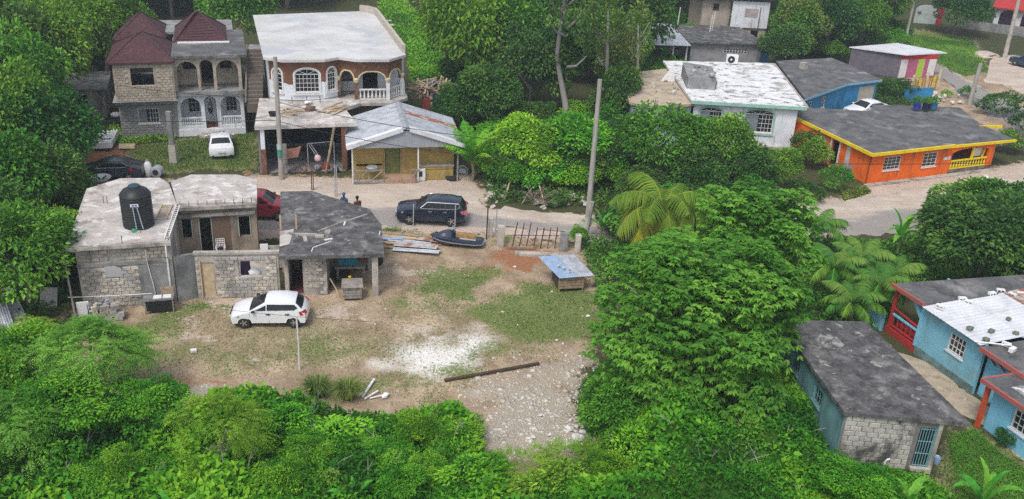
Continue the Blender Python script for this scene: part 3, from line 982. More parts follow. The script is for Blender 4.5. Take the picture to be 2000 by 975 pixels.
# ================================================================ GREY TWO-STOREY HOUSE WITH MAROON HIP ROOFS
def house_maroon():
    o = P(240, 272)
    H = thing('two_storey_house', 'unfinished grey two-storey house with maroon hip roofs and arched porches', 'house', (o[0], o[1], 0), 18)
    # lower left block
    win = (1.32, 2.88, 1.2, 2.40)
    w = wall(MB(), 0, 4.2, 0, 2.95, 0, .2, [win])
    w.box(0, .2, 0, .2, 8, 2.95); w.box(4.0, .2, 0, 4.2, 8, 2.95); w.box(.2, 7.8, 0, 4.0, 8, 2.95)
    wl = w.build('ground_floor_wall', BLOCK_GREY, H)
    blocks(wl, None, 0.02, 4.18, 0.05, 2.85, 0.0, [(win[0] - .02, win[1] + .02, win[2] - .1, win[3] + .02)], seed=3, bl=.4, bh=.2, m=BLOCK_GREY)
    window(H, None, *win, .1, 4, 3, half=(0, .45), fw=.06)
    # skirt slab between the floors
    s = MB()
    s.add([(-.12, -.35, 2.80), (4.35, -.35, 2.80), (4.35, 8, 2.80), (-.12, 8, 2.80), (-.28, -1.0, 3.22), (4.4, -1.0, 3.22), (4.4, 8.1, 3.22), (-.28, 8.1, 3.22)],
          [(0, 3, 2, 1), (4, 5, 6, 7), (0, 1, 5, 4), (1, 2, 6, 5), (2, 3, 7, 6), (3, 0, 4, 7)])
    s.build('floor_slab', FASCIA_BLUE, H)
    ow = (1.22, 2.85, 4.42, 5.78)
    w = wall(MB(), 0, 4.3, 3.22, 6.2, -.8, .2, [ow])
    w.box(0, -.6, 3.22, .2, 12, 6.2); w.box(4.1, -.6, 3.22, 4.3, 7.8, 6.2); w.box(.2, 11.8, 3.22, 4.1, 12, 6.2)
    wu = w.build('upper_wall', BEIGE, H)
    blocks(wu, None, .02, 4.28, 3.24, 6.1, -.8, [ow], seed=5, m=BEIGE)
    f = MB()
    f.box(.25, -.55, 3.23, 4.05, 7.5, 3.26)
    f.build('upper_floor', DARK, H)  # near-black sheet over the slab, the open room's shade put into its colour
    # right block: two arcaded porches one above the other
    d = MB()
    d.box(4.2, -.05, 0, 9.3, 8, .55)
    d.build('plinth', WHITE, H)
    arches = [(4.5, 6.02, .62, 3.12, .72), (6.3, 7.2, .62, 3.2, .45), (7.5, 9.02, .62, 3.18, .74)]
    w = wall(MB(), 4.22, 9.3, .55, 3.4, 0, .22, [(a[0], a[1], 1.45 if i != 1 else .56, a[3], a[4]) for i, a in enumerate(arches)])
    # open the balustrade bays under the arches
    lower = MB()
    cur = 4.22
    for i, a in enumerate(arches):
        lower.box(cur, 0, .55, a[0], .22, 1.5)
        cur = a[1]
    lower.box(cur, 0, .55, 9.3, .22, 1.5)
    w = wall(MB(), 4.22, 9.3, 1.5, 3.4, 0, .22, [(a[0], a[1], 1.5, a[3], a[4]) for a in arches])
    w.box(9.08, .22, .55, 9.3, 8, 3.4); w.box(4.22, 7.8, .55, 9.08, 8, 3.4)
    w.v += []
    n = len(w.v)
    w.v += lower.v; w.f += [tuple(i + n for i in q) for q in lower.f]
    w.build('porch_wall', WHITE, H)
    for a in (arches[0], arches[2]):
        balustrade(H, None, a[0], a[1], .8, .72, .11, WHITE, 9)
        MB().box(a[0], .02, .56, a[1], .2, .8).build('balustrade_kerb', WHITE, H)
    b = wall(MB(), 4.25, 9.05, .55, 3.4, 1.9, .15, [(5.0, 5.9, 1.4, 2.6), (6.25, 7.15, .56, 2.75), (7.9, 8.8, 1.4, 2.6)])
    b.build('porch_back_wall', WHITE, H)
    window(H, None, 5.0, 5.9, 1.4, 2.6, 1.98, 3, 3)
    window(H, None, 7.9, 8.8, 1.4, 2.6, 1.98, 3, 3)
    dr = MB().box(6.27, 1.93, .57, 7.13, 2.0, 2.73).build('door', WHITE, H)
    ov = [(6.7 + .2 * math.cos(t), 1.75 + .55 * math.sin(t)) for t in [2 * math.pi * k / 16 for k in range(16)]]
    MB().upoly(ov, 1.915, 1.925).build('oval_pane', GLASS, dr)
    st = MB()
    for i, (r, z) in enumerate(((1.15, .2), (.85, .38))):
        st.prism([(6.75 + r * math.cos(t), -.06 + r * .8 * math.sin(t)) for t in [math.pi + math.pi * k / 10 for k in range(11)]], 0, z)
    st.build('steps', CONC, H)
    MB().box(6.25, .3, .552, 7.2, 1.85, .57).build('porch_floor', BROWN, H)
    MB().box(4.15, -.45, 3.4, 9.72, 8.2, 3.68).build('balcony_slab', CONC_GREY, H)
    ua = [(4.5, 6.0, 3.7, 6.0, .72), (6.2, 7.18, 3.7, 6.1, .45), (7.4, 9.05, 3.7, 6.05, .78)]
    w = wall(MB(), 4.3, 9.3, 3.68, 6.3, -.05, .2, [(a[0], a[1], 3.68, a[3], a[4]) for a in ua])
    w.box(9.1, .15, 3.68, 9.3, 8, 6.3); w.box(4.31, 7.8, 3.68, 9.1, 8, 6.3)
    w.build('balcony_arcade', BEIGE, H)
    b = wall(MB(), 4.32, 9.08, 3.68, 6.3, 2.0, .15, [(4.9, 5.9, 4.9, 5.9), (6.25, 7.15, 3.7, 5.95), (7.7, 8.6, 4.9, 5.9)])
    b.build('balcony_back_wall', BEIGE, H)
    ro = MB()
    ro.box(4.2, -.35, 6.3, 9.8, 9.2, 6.5)
    ro.build('roof_slab', SLAB_DARK2, H)
    cr = MB()
    cr.box(.3, 9, 6.2, 9.0, 14, 6.4)
    cr.build('rear_roof_slab', CONC_GREY, H)

    def hip(u0, u1, v0, v1, z, ru0, ru1, rv0, rv1, zt):
        mb = MB()
        e = .12
        mb.add([(u0, v0, z), (u1, v0, z), (u1, v1, z), (u0, v1, z), (ru0, rv0, zt), (ru1, rv1, zt), (u0, v0, z - e), (u1, v0, z - e), (u1, v1, z - e), (u0, v1, z - e)],
               [(0, 1, 5, 4), (1, 2, 5), (2, 3, 4, 5), (3, 0, 4), (6, 7, 1, 0), (7, 8, 2, 1), (8, 9, 3, 2), (9, 6, 0, 3), (9, 8, 7, 6)])
        r = mb.build('hip_roof', MAROON, H)
        # ridge caps and shingle courses
        c = MB()
        for a, b in (((u0, v0, z), (ru0, rv0, zt)), ((u1, v0, z), (ru1, rv1, zt)), ((u0, v1, z), (ru0, rv0, zt)), ((u1, v1, z), (ru1, rv1, zt)), ((ru0, rv0, zt), (ru1, rv1, zt + .001))):
            if (Vector(a) - Vector(b)).length > .05:
                c.bar(a, b, .16, .07)
        c.build('ridge_cap', MAROON, r)
        k = 11
        g = MB()
        for i in range(1, k):
            t = i / k
            L = lambda p, q: (p[0] + (q[0] - p[0]) * t, p[1] + (q[1] - p[1]) * t, p[2] + (q[2] - p[2]) * t + .012)
            A, B = L((u0, v0, z), (ru0, rv0, zt)), L((u1, v0, z), (ru1, rv1, zt))
            g.bar(A, B, .03, .03)
        o_ = g.build('shingle_course', MAROON, r)
        return r
    hip(-.38, 4.42, -1.05, 5.6, 6.25, 1.75, 2.05, 2.0, 2.9, 7.75)
    hip(-.5, 3.6, 6.6, 12.3, 6.3, 1.5, 1.7, 9.1, 9.5, 7.95)
    hip(4.25, 8.45, 4.4, 10.6, 6.52, 6.0, 6.3, 7.2, 7.8, 8.35)
    eb = MB()
    eb.box(4.6, 3.95, 6.5, 8.6, 4.35, 6.58)
    eb.build('eaves_board', TRIM_WHITE, H)
    return H


house_maroon()


# ================================================================ WHITE-ROOFED TWO-STOREY HOUSE
def house_white_roof():
    o = P(510, 348)
    H = thing('two_storey_house', 'two-storey house with flat white roof, brown and white walls and balustraded porch', 'house', (o[0], o[1], 0), 12)
    BW = split_mat('brown_over_white', (0.72, 0.75, 0.80), (0.20, 0.085, 0.045), 4.95, 1.3)
    # garage under the terrace
    g = MB()
    g.box(-.1, .9, 0, .12, 7.0, 3.4); g.box(.12, 6.8, 0, 10.6, 7.0, 3.35); g.box(6.0, 1.6, 0, 6.2, 6.8, 3.4)
    g.build('garage_wall', CONC_GREY, H)
    MB().prism([(-.25, .55), (6.9, 1.15), (6.1, 4.9), (7.3, 6.2), (7.3, 7.6), (-.3, 7.8)], 3.4, 3.66).build('terrace_slab', SLAB_PALE, H)
    MB().box(.05, .7, 0, .4, 1.05, 1.9).build('pier', BROWN, H, label='reddish brown lower pier of the garage')
    MB().box(.08, .73, 1.9, .37, 1.02, 3.4).build('pier', WHITE, H)
    MB().box(1.55, .75, 0, 1.85, 1.05, 2.2).build('pier', WOOD_GREY, H)
    MB().box(5.75, 1.2, 0, 6.1, 1.55, 3.4).build('pier', BROWN, H)
    MB().tube([(4.55, .75, 0), (4.9, .8, 1.7), (5.25, .85, 3.4)], [.1, .09, .09], 8).build('prop', WOOD, H, True)
    MB().box(.2, 6.75, .3, 5.9, 6.79, 3.3).build('garage_back_shade', DARK, H)  # near-black sheet before the concrete wall, standing in for the garage's shade
    MB().box(.13, 1.0, 0.01, 5.98, 6.7, .06).build('garage_floor', CONC_GREY, H)
    # porch deck
    MB().prism([(5.6, 5.2), (7.45, 6.4), (9.75, 6.45), (11.15, 7.95), (11.1, 10.4), (5.6, 10.4)], 3.38, 3.6).build('porch_deck', CONC, H)
    MB().prism([(6.3, 6.1), (7.4, 6.75), (9.65, 6.8), (10.95, 8.2), (10.9, 10.2), (6.3, 10.2)], 0, 3.38).build('basement_wall', WOOD_DARK, H)
    # upper storey: faceted bay, then the porch arcade
    pts = [(.55, 8.0), (1.75, 7.1), (4.7, 7.2), (5.75, 8.05), (7.1, 7.25), (9.55, 7.3), (10.75, 8.75)]
    zt = 6.72

    def facet(i, ops):
        T, L = line_frame(pts[i], pts[i + 1])
        w = wall(MB(T), 0, L, 3.62, zt, 0, .2, ops)
        w.build('wall', BW, H)
        return T, L
    T, L = facet(0, [(.35, 1.2, 4.35, 6.05, .4)])
    window(H, T, .35, 1.2, 4.35, 6.05, .08, 2, 4, rise=.4, trim=TRIM_WHITE)
    T, L = facet(1, [(.72, 2.55, 4.3, 6.1, .42)])
    window(H, T, .72, 2.55, 4.3, 6.1, .08, 6, 4, rise=.42, trim=TRIM_WHITE)
    T, L = facet(2, [(.28, 1.08, 4.35, 6.1, .42)])
    window(H, T, .28, 1.08, 4.35, 6.1, .08, 3, 4, rise=.42, trim=TRIM_WHITE)
    for i, (m0, bal) in enumerate(((3, 0), (4, 7), (5, 5))):
        T, L = line_frame(pts[m0], pts[m0 + 1])
        a = (.18, L - .18, 5.0, 5.98, .62)
        w = MB(T)
        wall(w, 0, L, 5.0, zt, 0, .24, [a])
        w.build('arch_wall', BROWN, H)
        c = MB(T)                                   # scalloped cream edge of the arch
        n = 14
        cu, hw = L / 2, L / 2 - .18
        for k in range(n):
            q = []
            for kk, ex in ((k, 0), (k + 1, 0), (k + 1, .1), (k, .1)):
                t = math.pi - math.pi * kk / n
                wv = .05 * abs(math.sin(2 * t * 1.5))
                q.append((cu + (hw - .07 + ex) * math.cos(t), 5.36 + (.52 + ex - wv) * math.sin(t)))
            c.upoly(q, -.05, .1)
        c.build('arch_moulding', CREAM, H)
        if bal:
            balustrade(H, T, .16, L - .16, 3.62, .85, .1, TRIM_WHITE, bal)
    for i in (3, 4, 5, 6):
        x, y = pts[i]
        pm = BROWN if i < 5 else TRIM_WHITE
        MB().box(x - .14, y - .06, 3.6, x + .14, y + .22, 5.0).build('pillar', pm, H)
        MB().lathe([(.16, 0), (.22, .12), (.24, .3), (.18, .38)], 10, (x, y + .08, 4.98)).build('capital', CREAM, H, True)
    b = wall(MB(), 5.8, 11.0, 3.62, zt, 10.0, .2, [(6.1, 7.0, 4.5, 5.8), (7.7, 8.9, 3.62, 5.9)])
    b.box(10.8, 8.9, 3.62, 11.0, 10.0, 4.6)
    b.build('porch_back_wall', WHITE, H)
    window(H, None, 6.1, 7.0, 4.5, 5.8, 10.1, 2, 2, WOOD_DARK)
    s = MB()
    T, L = line_frame((-1.05, 23.0), (.5, 8.05))
    s2 = wall(MB(T), 0, L, 3.0, zt, 0, .2, [(3, 4, 4.3, 5.6), (8, 9, 4.3, 5.6)])
    s2.build('side_wall', WHITE, H)
    window(H, T, 3, 4, 4.3, 5.6, .1, 2, 3)
    window(H, T, 8, 9, 4.3, 5.6, .1, 2, 3)
    T, L = line_frame((10.9, 10.0), (9.5, 24.5))
    wall(MB(T), 0, L, 0, zt, 0, .2).build('side_wall', WHITE, H)
    T, L = line_frame((9.5, 24.5), (-1.05, 23.0))
    wall(MB(T), 0, L, 0, zt, 0, .2).build('rear_wall', WHITE, H)
    MB().prism([(-1.0, 22.8), (.6, 8.2), (10.8, 10.2), (9.4, 24.3)], 3.3, 3.55).build('inner_floor', CONC_GREY, H)
    T, L = line_frame((-1.1, 22.9), (.45, 8.05))
    wall(MB(T), 0, L, 0, 3.0, .03, .2).build('lower_side_wall', CONC, H)
    roof = [(.2, 7.6), (1.67, 6.62), (4.76, 6.78), (5.82, 7.58), (7.1, 6.8), (9.63, 6.83), (11.05, 8.5), (9.75, 24.8), (8.65, 26.2), (-1.5, 23.7)]
    r = MB().prism(roof, zt, zt + .2).build('roof_slab', SLAB_WHITE, H)
    p = MB()
    par = [(10.95, 9.2), (10.45, 15), (9.7, 23.6), (9.55, 24.6), (8.9, 25.6), (8.2, 25.95)]
    for a, b in zip(par[:-1], par[1:]):
        p.bar((a[0], a[1], zt + .5), (b[0], b[1], zt + .5), .26, .6)
    p.build('parapet', mat('cream_parapet', (0.50, 0.44, 0.37), (0.40, 0.35, 0.30), 3.0, bump=.6), H)
    for (x, y) in ((11.0, 20.5), (10.9, 22.5)):
        MB().bar((9.8, y, zt + .1), (x, y - .1, zt + .08), .12, .08).build('roof_spout', TRIM_WHITE, H)
    # flight of steps along the left side
    st = MB()
    n = 14
    for i in range(n):
        st.box(-1.3, 8.2 + i * .36, 2.9 + i * .24 - .5, -.12, 8.56 + i * .36, 2.9 + (i + 1) * .24 - .02)
    st.bar((-1.38, 8.2, 3.05), (-1.38, 13.3, 6.4), .14, .5)
    st.build('outside_stair', mat('brown_concrete', (0.17, 0.135, 0.11), (0.12, 0.10, 0.085), 3.0), H)
    MB().box(-1.35, 13.25, 0, -.35, 15, 6.2).build('stair_landing', CONC_GREY, H)
    return H


HB = house_white_roof()


# ================================================================ MUSTARD SHACK WITH SHEET-METAL GABLE ROOF
def shack():
    o = P(690, 352)
    H = thing('shack', 'low mustard yellow shack with grey corrugated gable roof and green door', 'house', (o[0], o[1], 0), 12.4)
    w = wall(MB(), 0, 7.3, 0, 2.6, .25, .12, [(2.3, 3.4, .35, 2.25), (.25, 2.1, 0.95, 1.12)])
    w.box(0, .37, 0, .12, 6, 2.6); w.box(7.18, .37, 0, 7.3, 6, 2.6); w.box(.12, 5.88, 0, 7.18, 6, 2.6)
    w.build('wall', YELLOW_WALL, H)
    MB().box(2.33, .3, .36, 3.37, .36, 2.23).build('door', GREEN_DOOR, H)
    for x in (2.22, 3.4):
        MB().box(x, .2, .3, x + .08, .248, 2.35).build('door_post', WOOD, H)
    ledge = MB()
    ledge.box(4.6, -.35, .85, 7.2, .24, 1.02); ledge.box(4.6, -.3, 0, 7.2, .2, .84)
    ledge.build('half_wall', YELLOW_WALL, H)
    MB().box(4.6, -.4, 1.02, 7.25, .24, 1.08).build('ledge', WOOD_GREY, H)
    MB().box(2.2, -.9, 0, 4.4, .22, .3).build('doorstep', mat('pinkish_concrete', (0.42, 0.27, 0.19), (0.34, 0.22, 0.16), 2.0), H)
    # roof of single sheets
    ru, ez, rz, v0, v1 = 3.75, 2.72, 4.05, -.95, 5.9
    k = 0
    for side in (0, 1):
        eu = -.45 if side == 0 else 7.95
        n = 7
        for i in range(n):
            a0, a1 = v0 + (v1 - v0) * i / n, v0 + (v1 - v0) * (i + 1) / n + .06
            m = ZINC_WHITE if i == 0 else (ZINC_RUST if (side == 1 and i == 4) else ZINC)
            dz = .004 * (i % 2) + .002 * i
            sh = corrugated((eu, a0, ez + dz), (eu, a1, ez + dz), (ru, a1, rz + dz), (ru, a0, rz + dz), pitch=.16, amp=.016)
            if side == 1:
                pass
            sh.build('roof_sheet', m, H)
            k += 1
    MB().add([(ru - .25, v0, rz - .02), (ru, v0, rz + .08), (ru + .25, v0, rz - .02), (ru - .25, v1, rz - .02), (ru, v1, rz + .08), (ru + .25, v1, rz - .02)], [(0, 1, 4, 3), (1, 2, 5, 4)]).build('ridge_cap', ZINC, H)
    gb = MB()
    gb.upoly([(-.2, ez - .05), (ru, rz - .12), (7.7, ez - .05)], v0 + .12, v0 + .16)
    gb.build('front_gable', mat('grey_gable_sheet', (0.33, 0.35, 0.38), (0.27, 0.29, 0.32), 2.0, stretch=(8, 1, .4)), H)
    MB().upoly([(0, 2.6), (ru, rz - .12), (7.3, 2.6)], 5.88, 5.98).build('rear_gable', ZINC, H)
    for (a, b) in (((-.45, ez), (ru - .25, rz - .08)), ((7.98, ez), (ru + .25, rz - .08))):
        f = MB()
        f.bar((a[0], v0 - .03, a[1] + .02), (b[0], v0 - .03, b[1] + .05), .03, .3, up=(0, 0, 1))
        f.build('bargeboard', ZINC_WHITE, H)
    for u in (-.1, 4.55, 7.4):
        MB().box(u, v0 + .2, 0, u + .1, v0 + .3, 2.7).build('porch_post', WOOD_GREY if u > 7 else TRIM_WHITE, H)
    br = MB()                                     # timber fence in front, left of the door
    y = v0 + .15
    for z in (.08, 1.0):
        br.bar((0, y, z), (2.2, y, z), .07, .09)
    for u in (0.05, 1.05, 2.15):
        br.bar((u, y, 0), (u, y, 1.05), .07, .07)
    br.bar((.1, y, .1), (1.0, y, 1.0), .05, .07); br.bar((1.0, y + .001, .1), (.1, y + .001, 1.0), .05, .07); br.bar((1.1, y, .1), (2.1, y, 1.0), .05, .07)
    br.build('porch_rail', WOOD_GREY, H)
    b2 = MB()
    b2.bar((3.95, y, .05), (4.5, y, .95), .05, .07); b2.bar((4.0, y, .98), (4.6, y, .98), .07, .08); b2.bar((4.02, y, .05), (4.6, y, .05), .07, .08)
    b2.build('porch_rail', WOOD_GREY, H)
    MB().lathe([(.3, 0), (.42, .3), (.4, .34)], 12, (1.35, -.2, .75)).build('wash_basin', ZINC, H, True)
    return H


shack()


# ================================================================ UNFINISHED CONCRETE BUILDING, LEFT FOREGROUND
def concrete_building():
    o = P(165, 605)
    H = thing('concrete_building', 'unfinished single-storey concrete block building with pale flat roofs and walled yard', 'building', (o[0], o[1], 0), 16)
    zr = 3.55
    w = wall(MB(), 0, 4.55, -.1, zr, 0, .2)
    w.box(0, .2, -.1, .2, 8.9, zr); w.box(4.35, .2, -.1, 4.55, 8.9, zr); w.box(.2, 8.7, -.1, 4.35, 8.9, zr)
    fr = w.build('wall', CONC, H)
    # bare block courses showing between plastered patches
    nz = lambda u, z: (vnoise(np.array([u * 1.0 + 3]), np.array([z * 1.0]), .8)[0])
    plaster = lambda u, z: not ((1.25 < u < 2.05 and 1.75 < z < 2.45) or (u > 2.75 and z < 2.25) or (u < .3) or (2.35 < z < 2.62) or (z > 3.28)) and nz(u, z) > .16
    blocks(fr, None, .1, 4.45, 0.1, 3.45, 0.0, [], seed=8, where=plaster)
    MB().box(-.02, -.05, 2.42, 4.5, -.0005, 2.58).build('ring_beam', CONC_GREY, H)
    MB().box(2.8, -.035, .0, 4.5, -.0005, 2.3).build('render_patch', CONC_GREY, H)
    MB().upoly([(1.25, 1.8), (2.1, 1.75), (2.05, 2.2), (1.75, 2.42), (1.25, 2.4)], -.045, -.0005).build('render_patch', mat('pale_render', (.44, .44, .45), (.38, .38, .39), 2.0), H)
    MB().prism([(-.32, -.32), (4.6, -.25), (4.62, 4.8), (4.0, 8.0), (3.42, 9.1), (1.2, 9.3), (-.45, 7.8)], zr, zr + .18).build('roof_slab', SLAB_PALE, H)
    e = MB()
    e.box(-.34, -.36, zr - .06, 4.62, -.22, zr + .12)
    e.build('roof_edge', CONC, H)
    # right block behind the yard
    y0 = 4.95
    ops = [(4.75, 5.25, 1.5, 2.72), (5.7, 6.32, .45, 2.72), (7.85, 8.45, 1.42, 2.7)]
    w = wall(MB(), 4.56, 8.85, 0, zr, y0, .2, ops)
    w.box(8.65, y0 + .2, 0, 8.85, 8.9, zr); w.box(4.56, 8.7, 0, 8.65, 8.9, zr)
    w.build('wall', mat('stained_wall', (0.36, 0.29, 0.21), (0.27, 0.22, 0.17), 1.5, stains=[((0.12, 0.09, 0.07), 1.0, .5, .7, .7, (1, 1, .3))], bump=.5), H)
    MB().box(6.34, y0 - .03, .42, 7.35, y0 - .0005, 2.75).build('brown_panel', mat('brown_board', (0.17, 0.115, 0.08), (0.13, 0.09, 0.065), 5.0), H)
    bl = MB()
    bl.box(4.6, y0 - .22, 2.86, 8.8, y0 - .0005, 3.05)
    bl.build('lintel', CONC, H)
    for (a, b, c, d, _) in [x + (0,) for x in ops]:
        f = MB()
        f.box(a - .05, y0 - .05, c, a, y0 + .05, d); f.box(b, y0 - .05, c, b + .05, y0 + .05, d); f.box(a - .05, y0 - .05, d, b + .05, y0 + .05, d + .05)
        f.build('door_frame' if c < 1 else 'window_frame', mat('pale_green_frame', (.36, .42, .36), (.30, .35, .30), 3.0), H)
    MB().prism([(4.64, 4.75), (8.95, 4.45), (9.0, 8.0), (7.85, 9.0), (5.15, 9.35), (4.1, 8.25)], zr + .01, zr + .2).build('roof_slab', SLAB_PALE, H)
    MB().box(4.6, y0 - .45, zr - .18, 8.9, y0 - .25, zr + .02).build('roof_edge', CONC, H)
    for i in range(9):
        x = 4.8 + i * .48
        MB().bar((x, y0 - .46, zr + .1), (x + .02, y0 - .5, zr + .42), .025).build('rebar', RUST, H)
    MB().box(4.56, .9, .0, 9.6, 4.94, .42).build('yard_floor', CONC, H)
    for x, y in ((.75, 5.4), (.95, 5.3), (2.3, -.26), (4.5, -.2)):
        MB().tube([(x, y, zr + .1), (x + .02, y - .02, zr + .62)], .018, 5).build('rebar', RUST, H)
    # short plastered return and the block yard wall
    wy = P(388, 582)
    T = H.matrix_world.inverted() if False else None
    a = math.radians(16)
    dx, dy = wy[0] - o[0], wy[1] - o[1]
    lu, lv = dx * math.cos(a) + dy * math.sin(a), -dx * math.sin(a) + dy * math.cos(a)
    Ty = frame(lu, lv, -7)
    r = MB()
    r.prism([(4.6, .1), (lu - .02, lv), (lu - .02, lv + .2), (4.6, .32)], -.1, 2.6)
    r.build('yard_return_wall', CONC_GREY, H)
    ops = [(.28, .95, .05, 2.1), (2.2, 3.38, 1.22, 2.15)]
    yw = wall(MB(Ty), 0, 4.3, -.1, 2.55, 0, .2, ops).build('yard_wall', CONC, H)
    blocks(yw, Ty, 0.0, 4.3, 0.0, 2.5, 0.0, [(ops[0][0], ops[0][1], 0, 2.3), ops[1]], seed=21)
    MB(Ty).box(-.06, -.06, 2.55, 4.36, .24, 2.68).build('wall_coping', CONC, H)
    MB(Ty).box(.31, .06, .06, .92, .1, 2.08).build('gate_panel', WOOD_PALE, H)
    MB(Ty).box(2.15, -.06, 1.12, 3.42, .16, 1.215).build('window_sill', CONC, H)
    MB(Ty).box(.2, -.06, .0, .275, .06, 2.2).build('gate_post', WOOD_PALE, H)
    sc = MB()
    sc.tube([(4.35, -.32, zr + .02), (4.35, -.36, 2.9), (4.33, -.08, 2.7), (4.33, -.08, .3)], .05, 7)
    sc.build('drain_pipe', TRIM_WHITE, H, True)
    sc = MB()
    sc.tube([(3.35, -.3, 3.3), (3.35, -.09, 2.4), (3.5, -.09, 1.2), (3.55, -.09, .5)], .025, 6)
    sc.tube([(-.6, -.35, .95), (1.6, -.28, .82), (3.4, -.26, .78)], .03, 6)
    sc.build('water_pipe', TRIM_WHITE, H)
    return H, Ty


HD, TY = concrete_building()
HD_O = P(165, 605)
HD_M = frame(HD_O[0], HD_O[1], 16)


def on_d(u, v, z):
    p = HD_M @ Vector((u, v, z))
    return (p.x, p.y, p.z)


# ================================================================ ANNEXE WITH BLACKENED ROOF
def annexe():
    o = P(560, 577)
    H = thing('annexe', 'small annexe under a blackened flat concrete roof on a concrete post', 'building', (o[0], o[1], 0), 8)
    zr = 2.45
    w = wall(MB(), -.05, 2.2, -.1, zr, 0, .18, [(.17, .92, 0.02, 2.15)])
    w.box(-.05, .18, -.1, .13, 5, zr); w.box(2.02, .18, -.1, 2.2, 5, zr); w.box(.13, 4.82, -.1, 2.02, 5, zr)
    fw = w.build('wall', CONC, H)
    blocks(fw, None, 1.0, 2.2, .05, 2.4, 0, [], skip=.25, seed=31)
    MB().box(.18, .2, -.05, 2.0, 4.8, .05).build('floor', CLOTH_MAROON, H)
    MB().prism([(-.2, -.62), (5.3, -.42), (5.12, 3.5), (4.4, 5.85), (.8, 8.8), (-1.1, 8.7), (-.55, 3.6)], zr, zr + .2).build('roof_slab', SLAB_DARK, H)
    MB().box(4.62, -.2, -.1, 4.95, .12, zr).build('post', CONC, H)
    MB().box(4.3, 3.0, -.1, 4.55, 3.25, zr).build('post', CONC, H)
    MB().box(2.2, 3.6, -.1, 4.9, 3.75, 1.15).build('back_wall', CONC, H)
    c = MB()
    c.prism([(-.5, 2.6), (.25, 2.9), (.2, .9), (-.28, .6)], zr + .2, zr + .215)
    c.build('bare_patch', SLAB_PALE, H)
    # broken slab pieces and lines of old wall footing on the roof
    for (a, b, ww, hh, m) in (((.2, 2.1), (1.55, 2.0), .16, .12, CONC), ((1.5, 1.9), (2.0, 1.85), .3, .1, CONC), ((.0, 2.3), (.6, 2.0), .2, .08, CONC), ((.9, 1.9), (1.05, 1.2), .2, .06, CONC),
                              ((1.45, -.1), (1.5, .4), .05, .04, TRIM_WHITE), ((1.5, .4), (2.4, 1.2), .05, .04, TRIM_WHITE), ((1.6, 2.6), (2.6, 3.6), .06, .04, CONC), ((2.6, 3.6), (4.3, 5.0), .06, .05, CONC), ((3.0, 3.4), (3.05, 4.0), .09, .05, TRIM_WHITE), ((2.05, 1.35), (2.45, 1.55), .12, .05, TRIM_WHITE), ((5.0, 2.0), (5.05, 2.5), .05, .05, TRIM_WHITE)):
        MB().bar((a[0], a[1], zr + .2 + hh / 2), (b[0], b[1], zr + .2 + hh / 2), ww, hh).build('slab_fragment', m, H)
    MB().box(2.0, 2.2, zr + .2, 2.3, 2.6, zr + .3).build('slab_fragment', PINK_CLOTH if False else CONC, H)
    return H


annexe()
AN_O = P(560, 577)
AN_M = frame(AN_O[0], AN_O[1], 8)


# ================================================================ GREY SHED AMONG THE LEFT TREES
def left_shed():
    o = P(150, 232)
    H = thing('shed', 'small weathered grey shed with pale concrete roof beneath the left trees', 'shed', (o[0], o[1], 0), 20)
    w = wall(MB(), 0, 2.4, 0, 2.4, 0, .15, [(.3, 1.0, .1, 2.0)])
    w.box(0, .15, 0, .15, 5, 2.4); w.box(2.25, .15, 0, 2.4, 5, 2.4); w.box(.15, 4.85, 0, 2.25, 5, 2.4)
    w.build('wall', CONC, H)
    MB().prism([(-1.5, -.4), (2.7, -.4), (2.7, 5.3), (-1.5, 5.3)], 2.4, 2.56).build('roof_slab', CONC_GREY, H)
    MB().box(2.3, -.5, .2, 2.34, -.3, 2.2).build('leaning_sheet', ZINC, H)
    return H


left_shed()


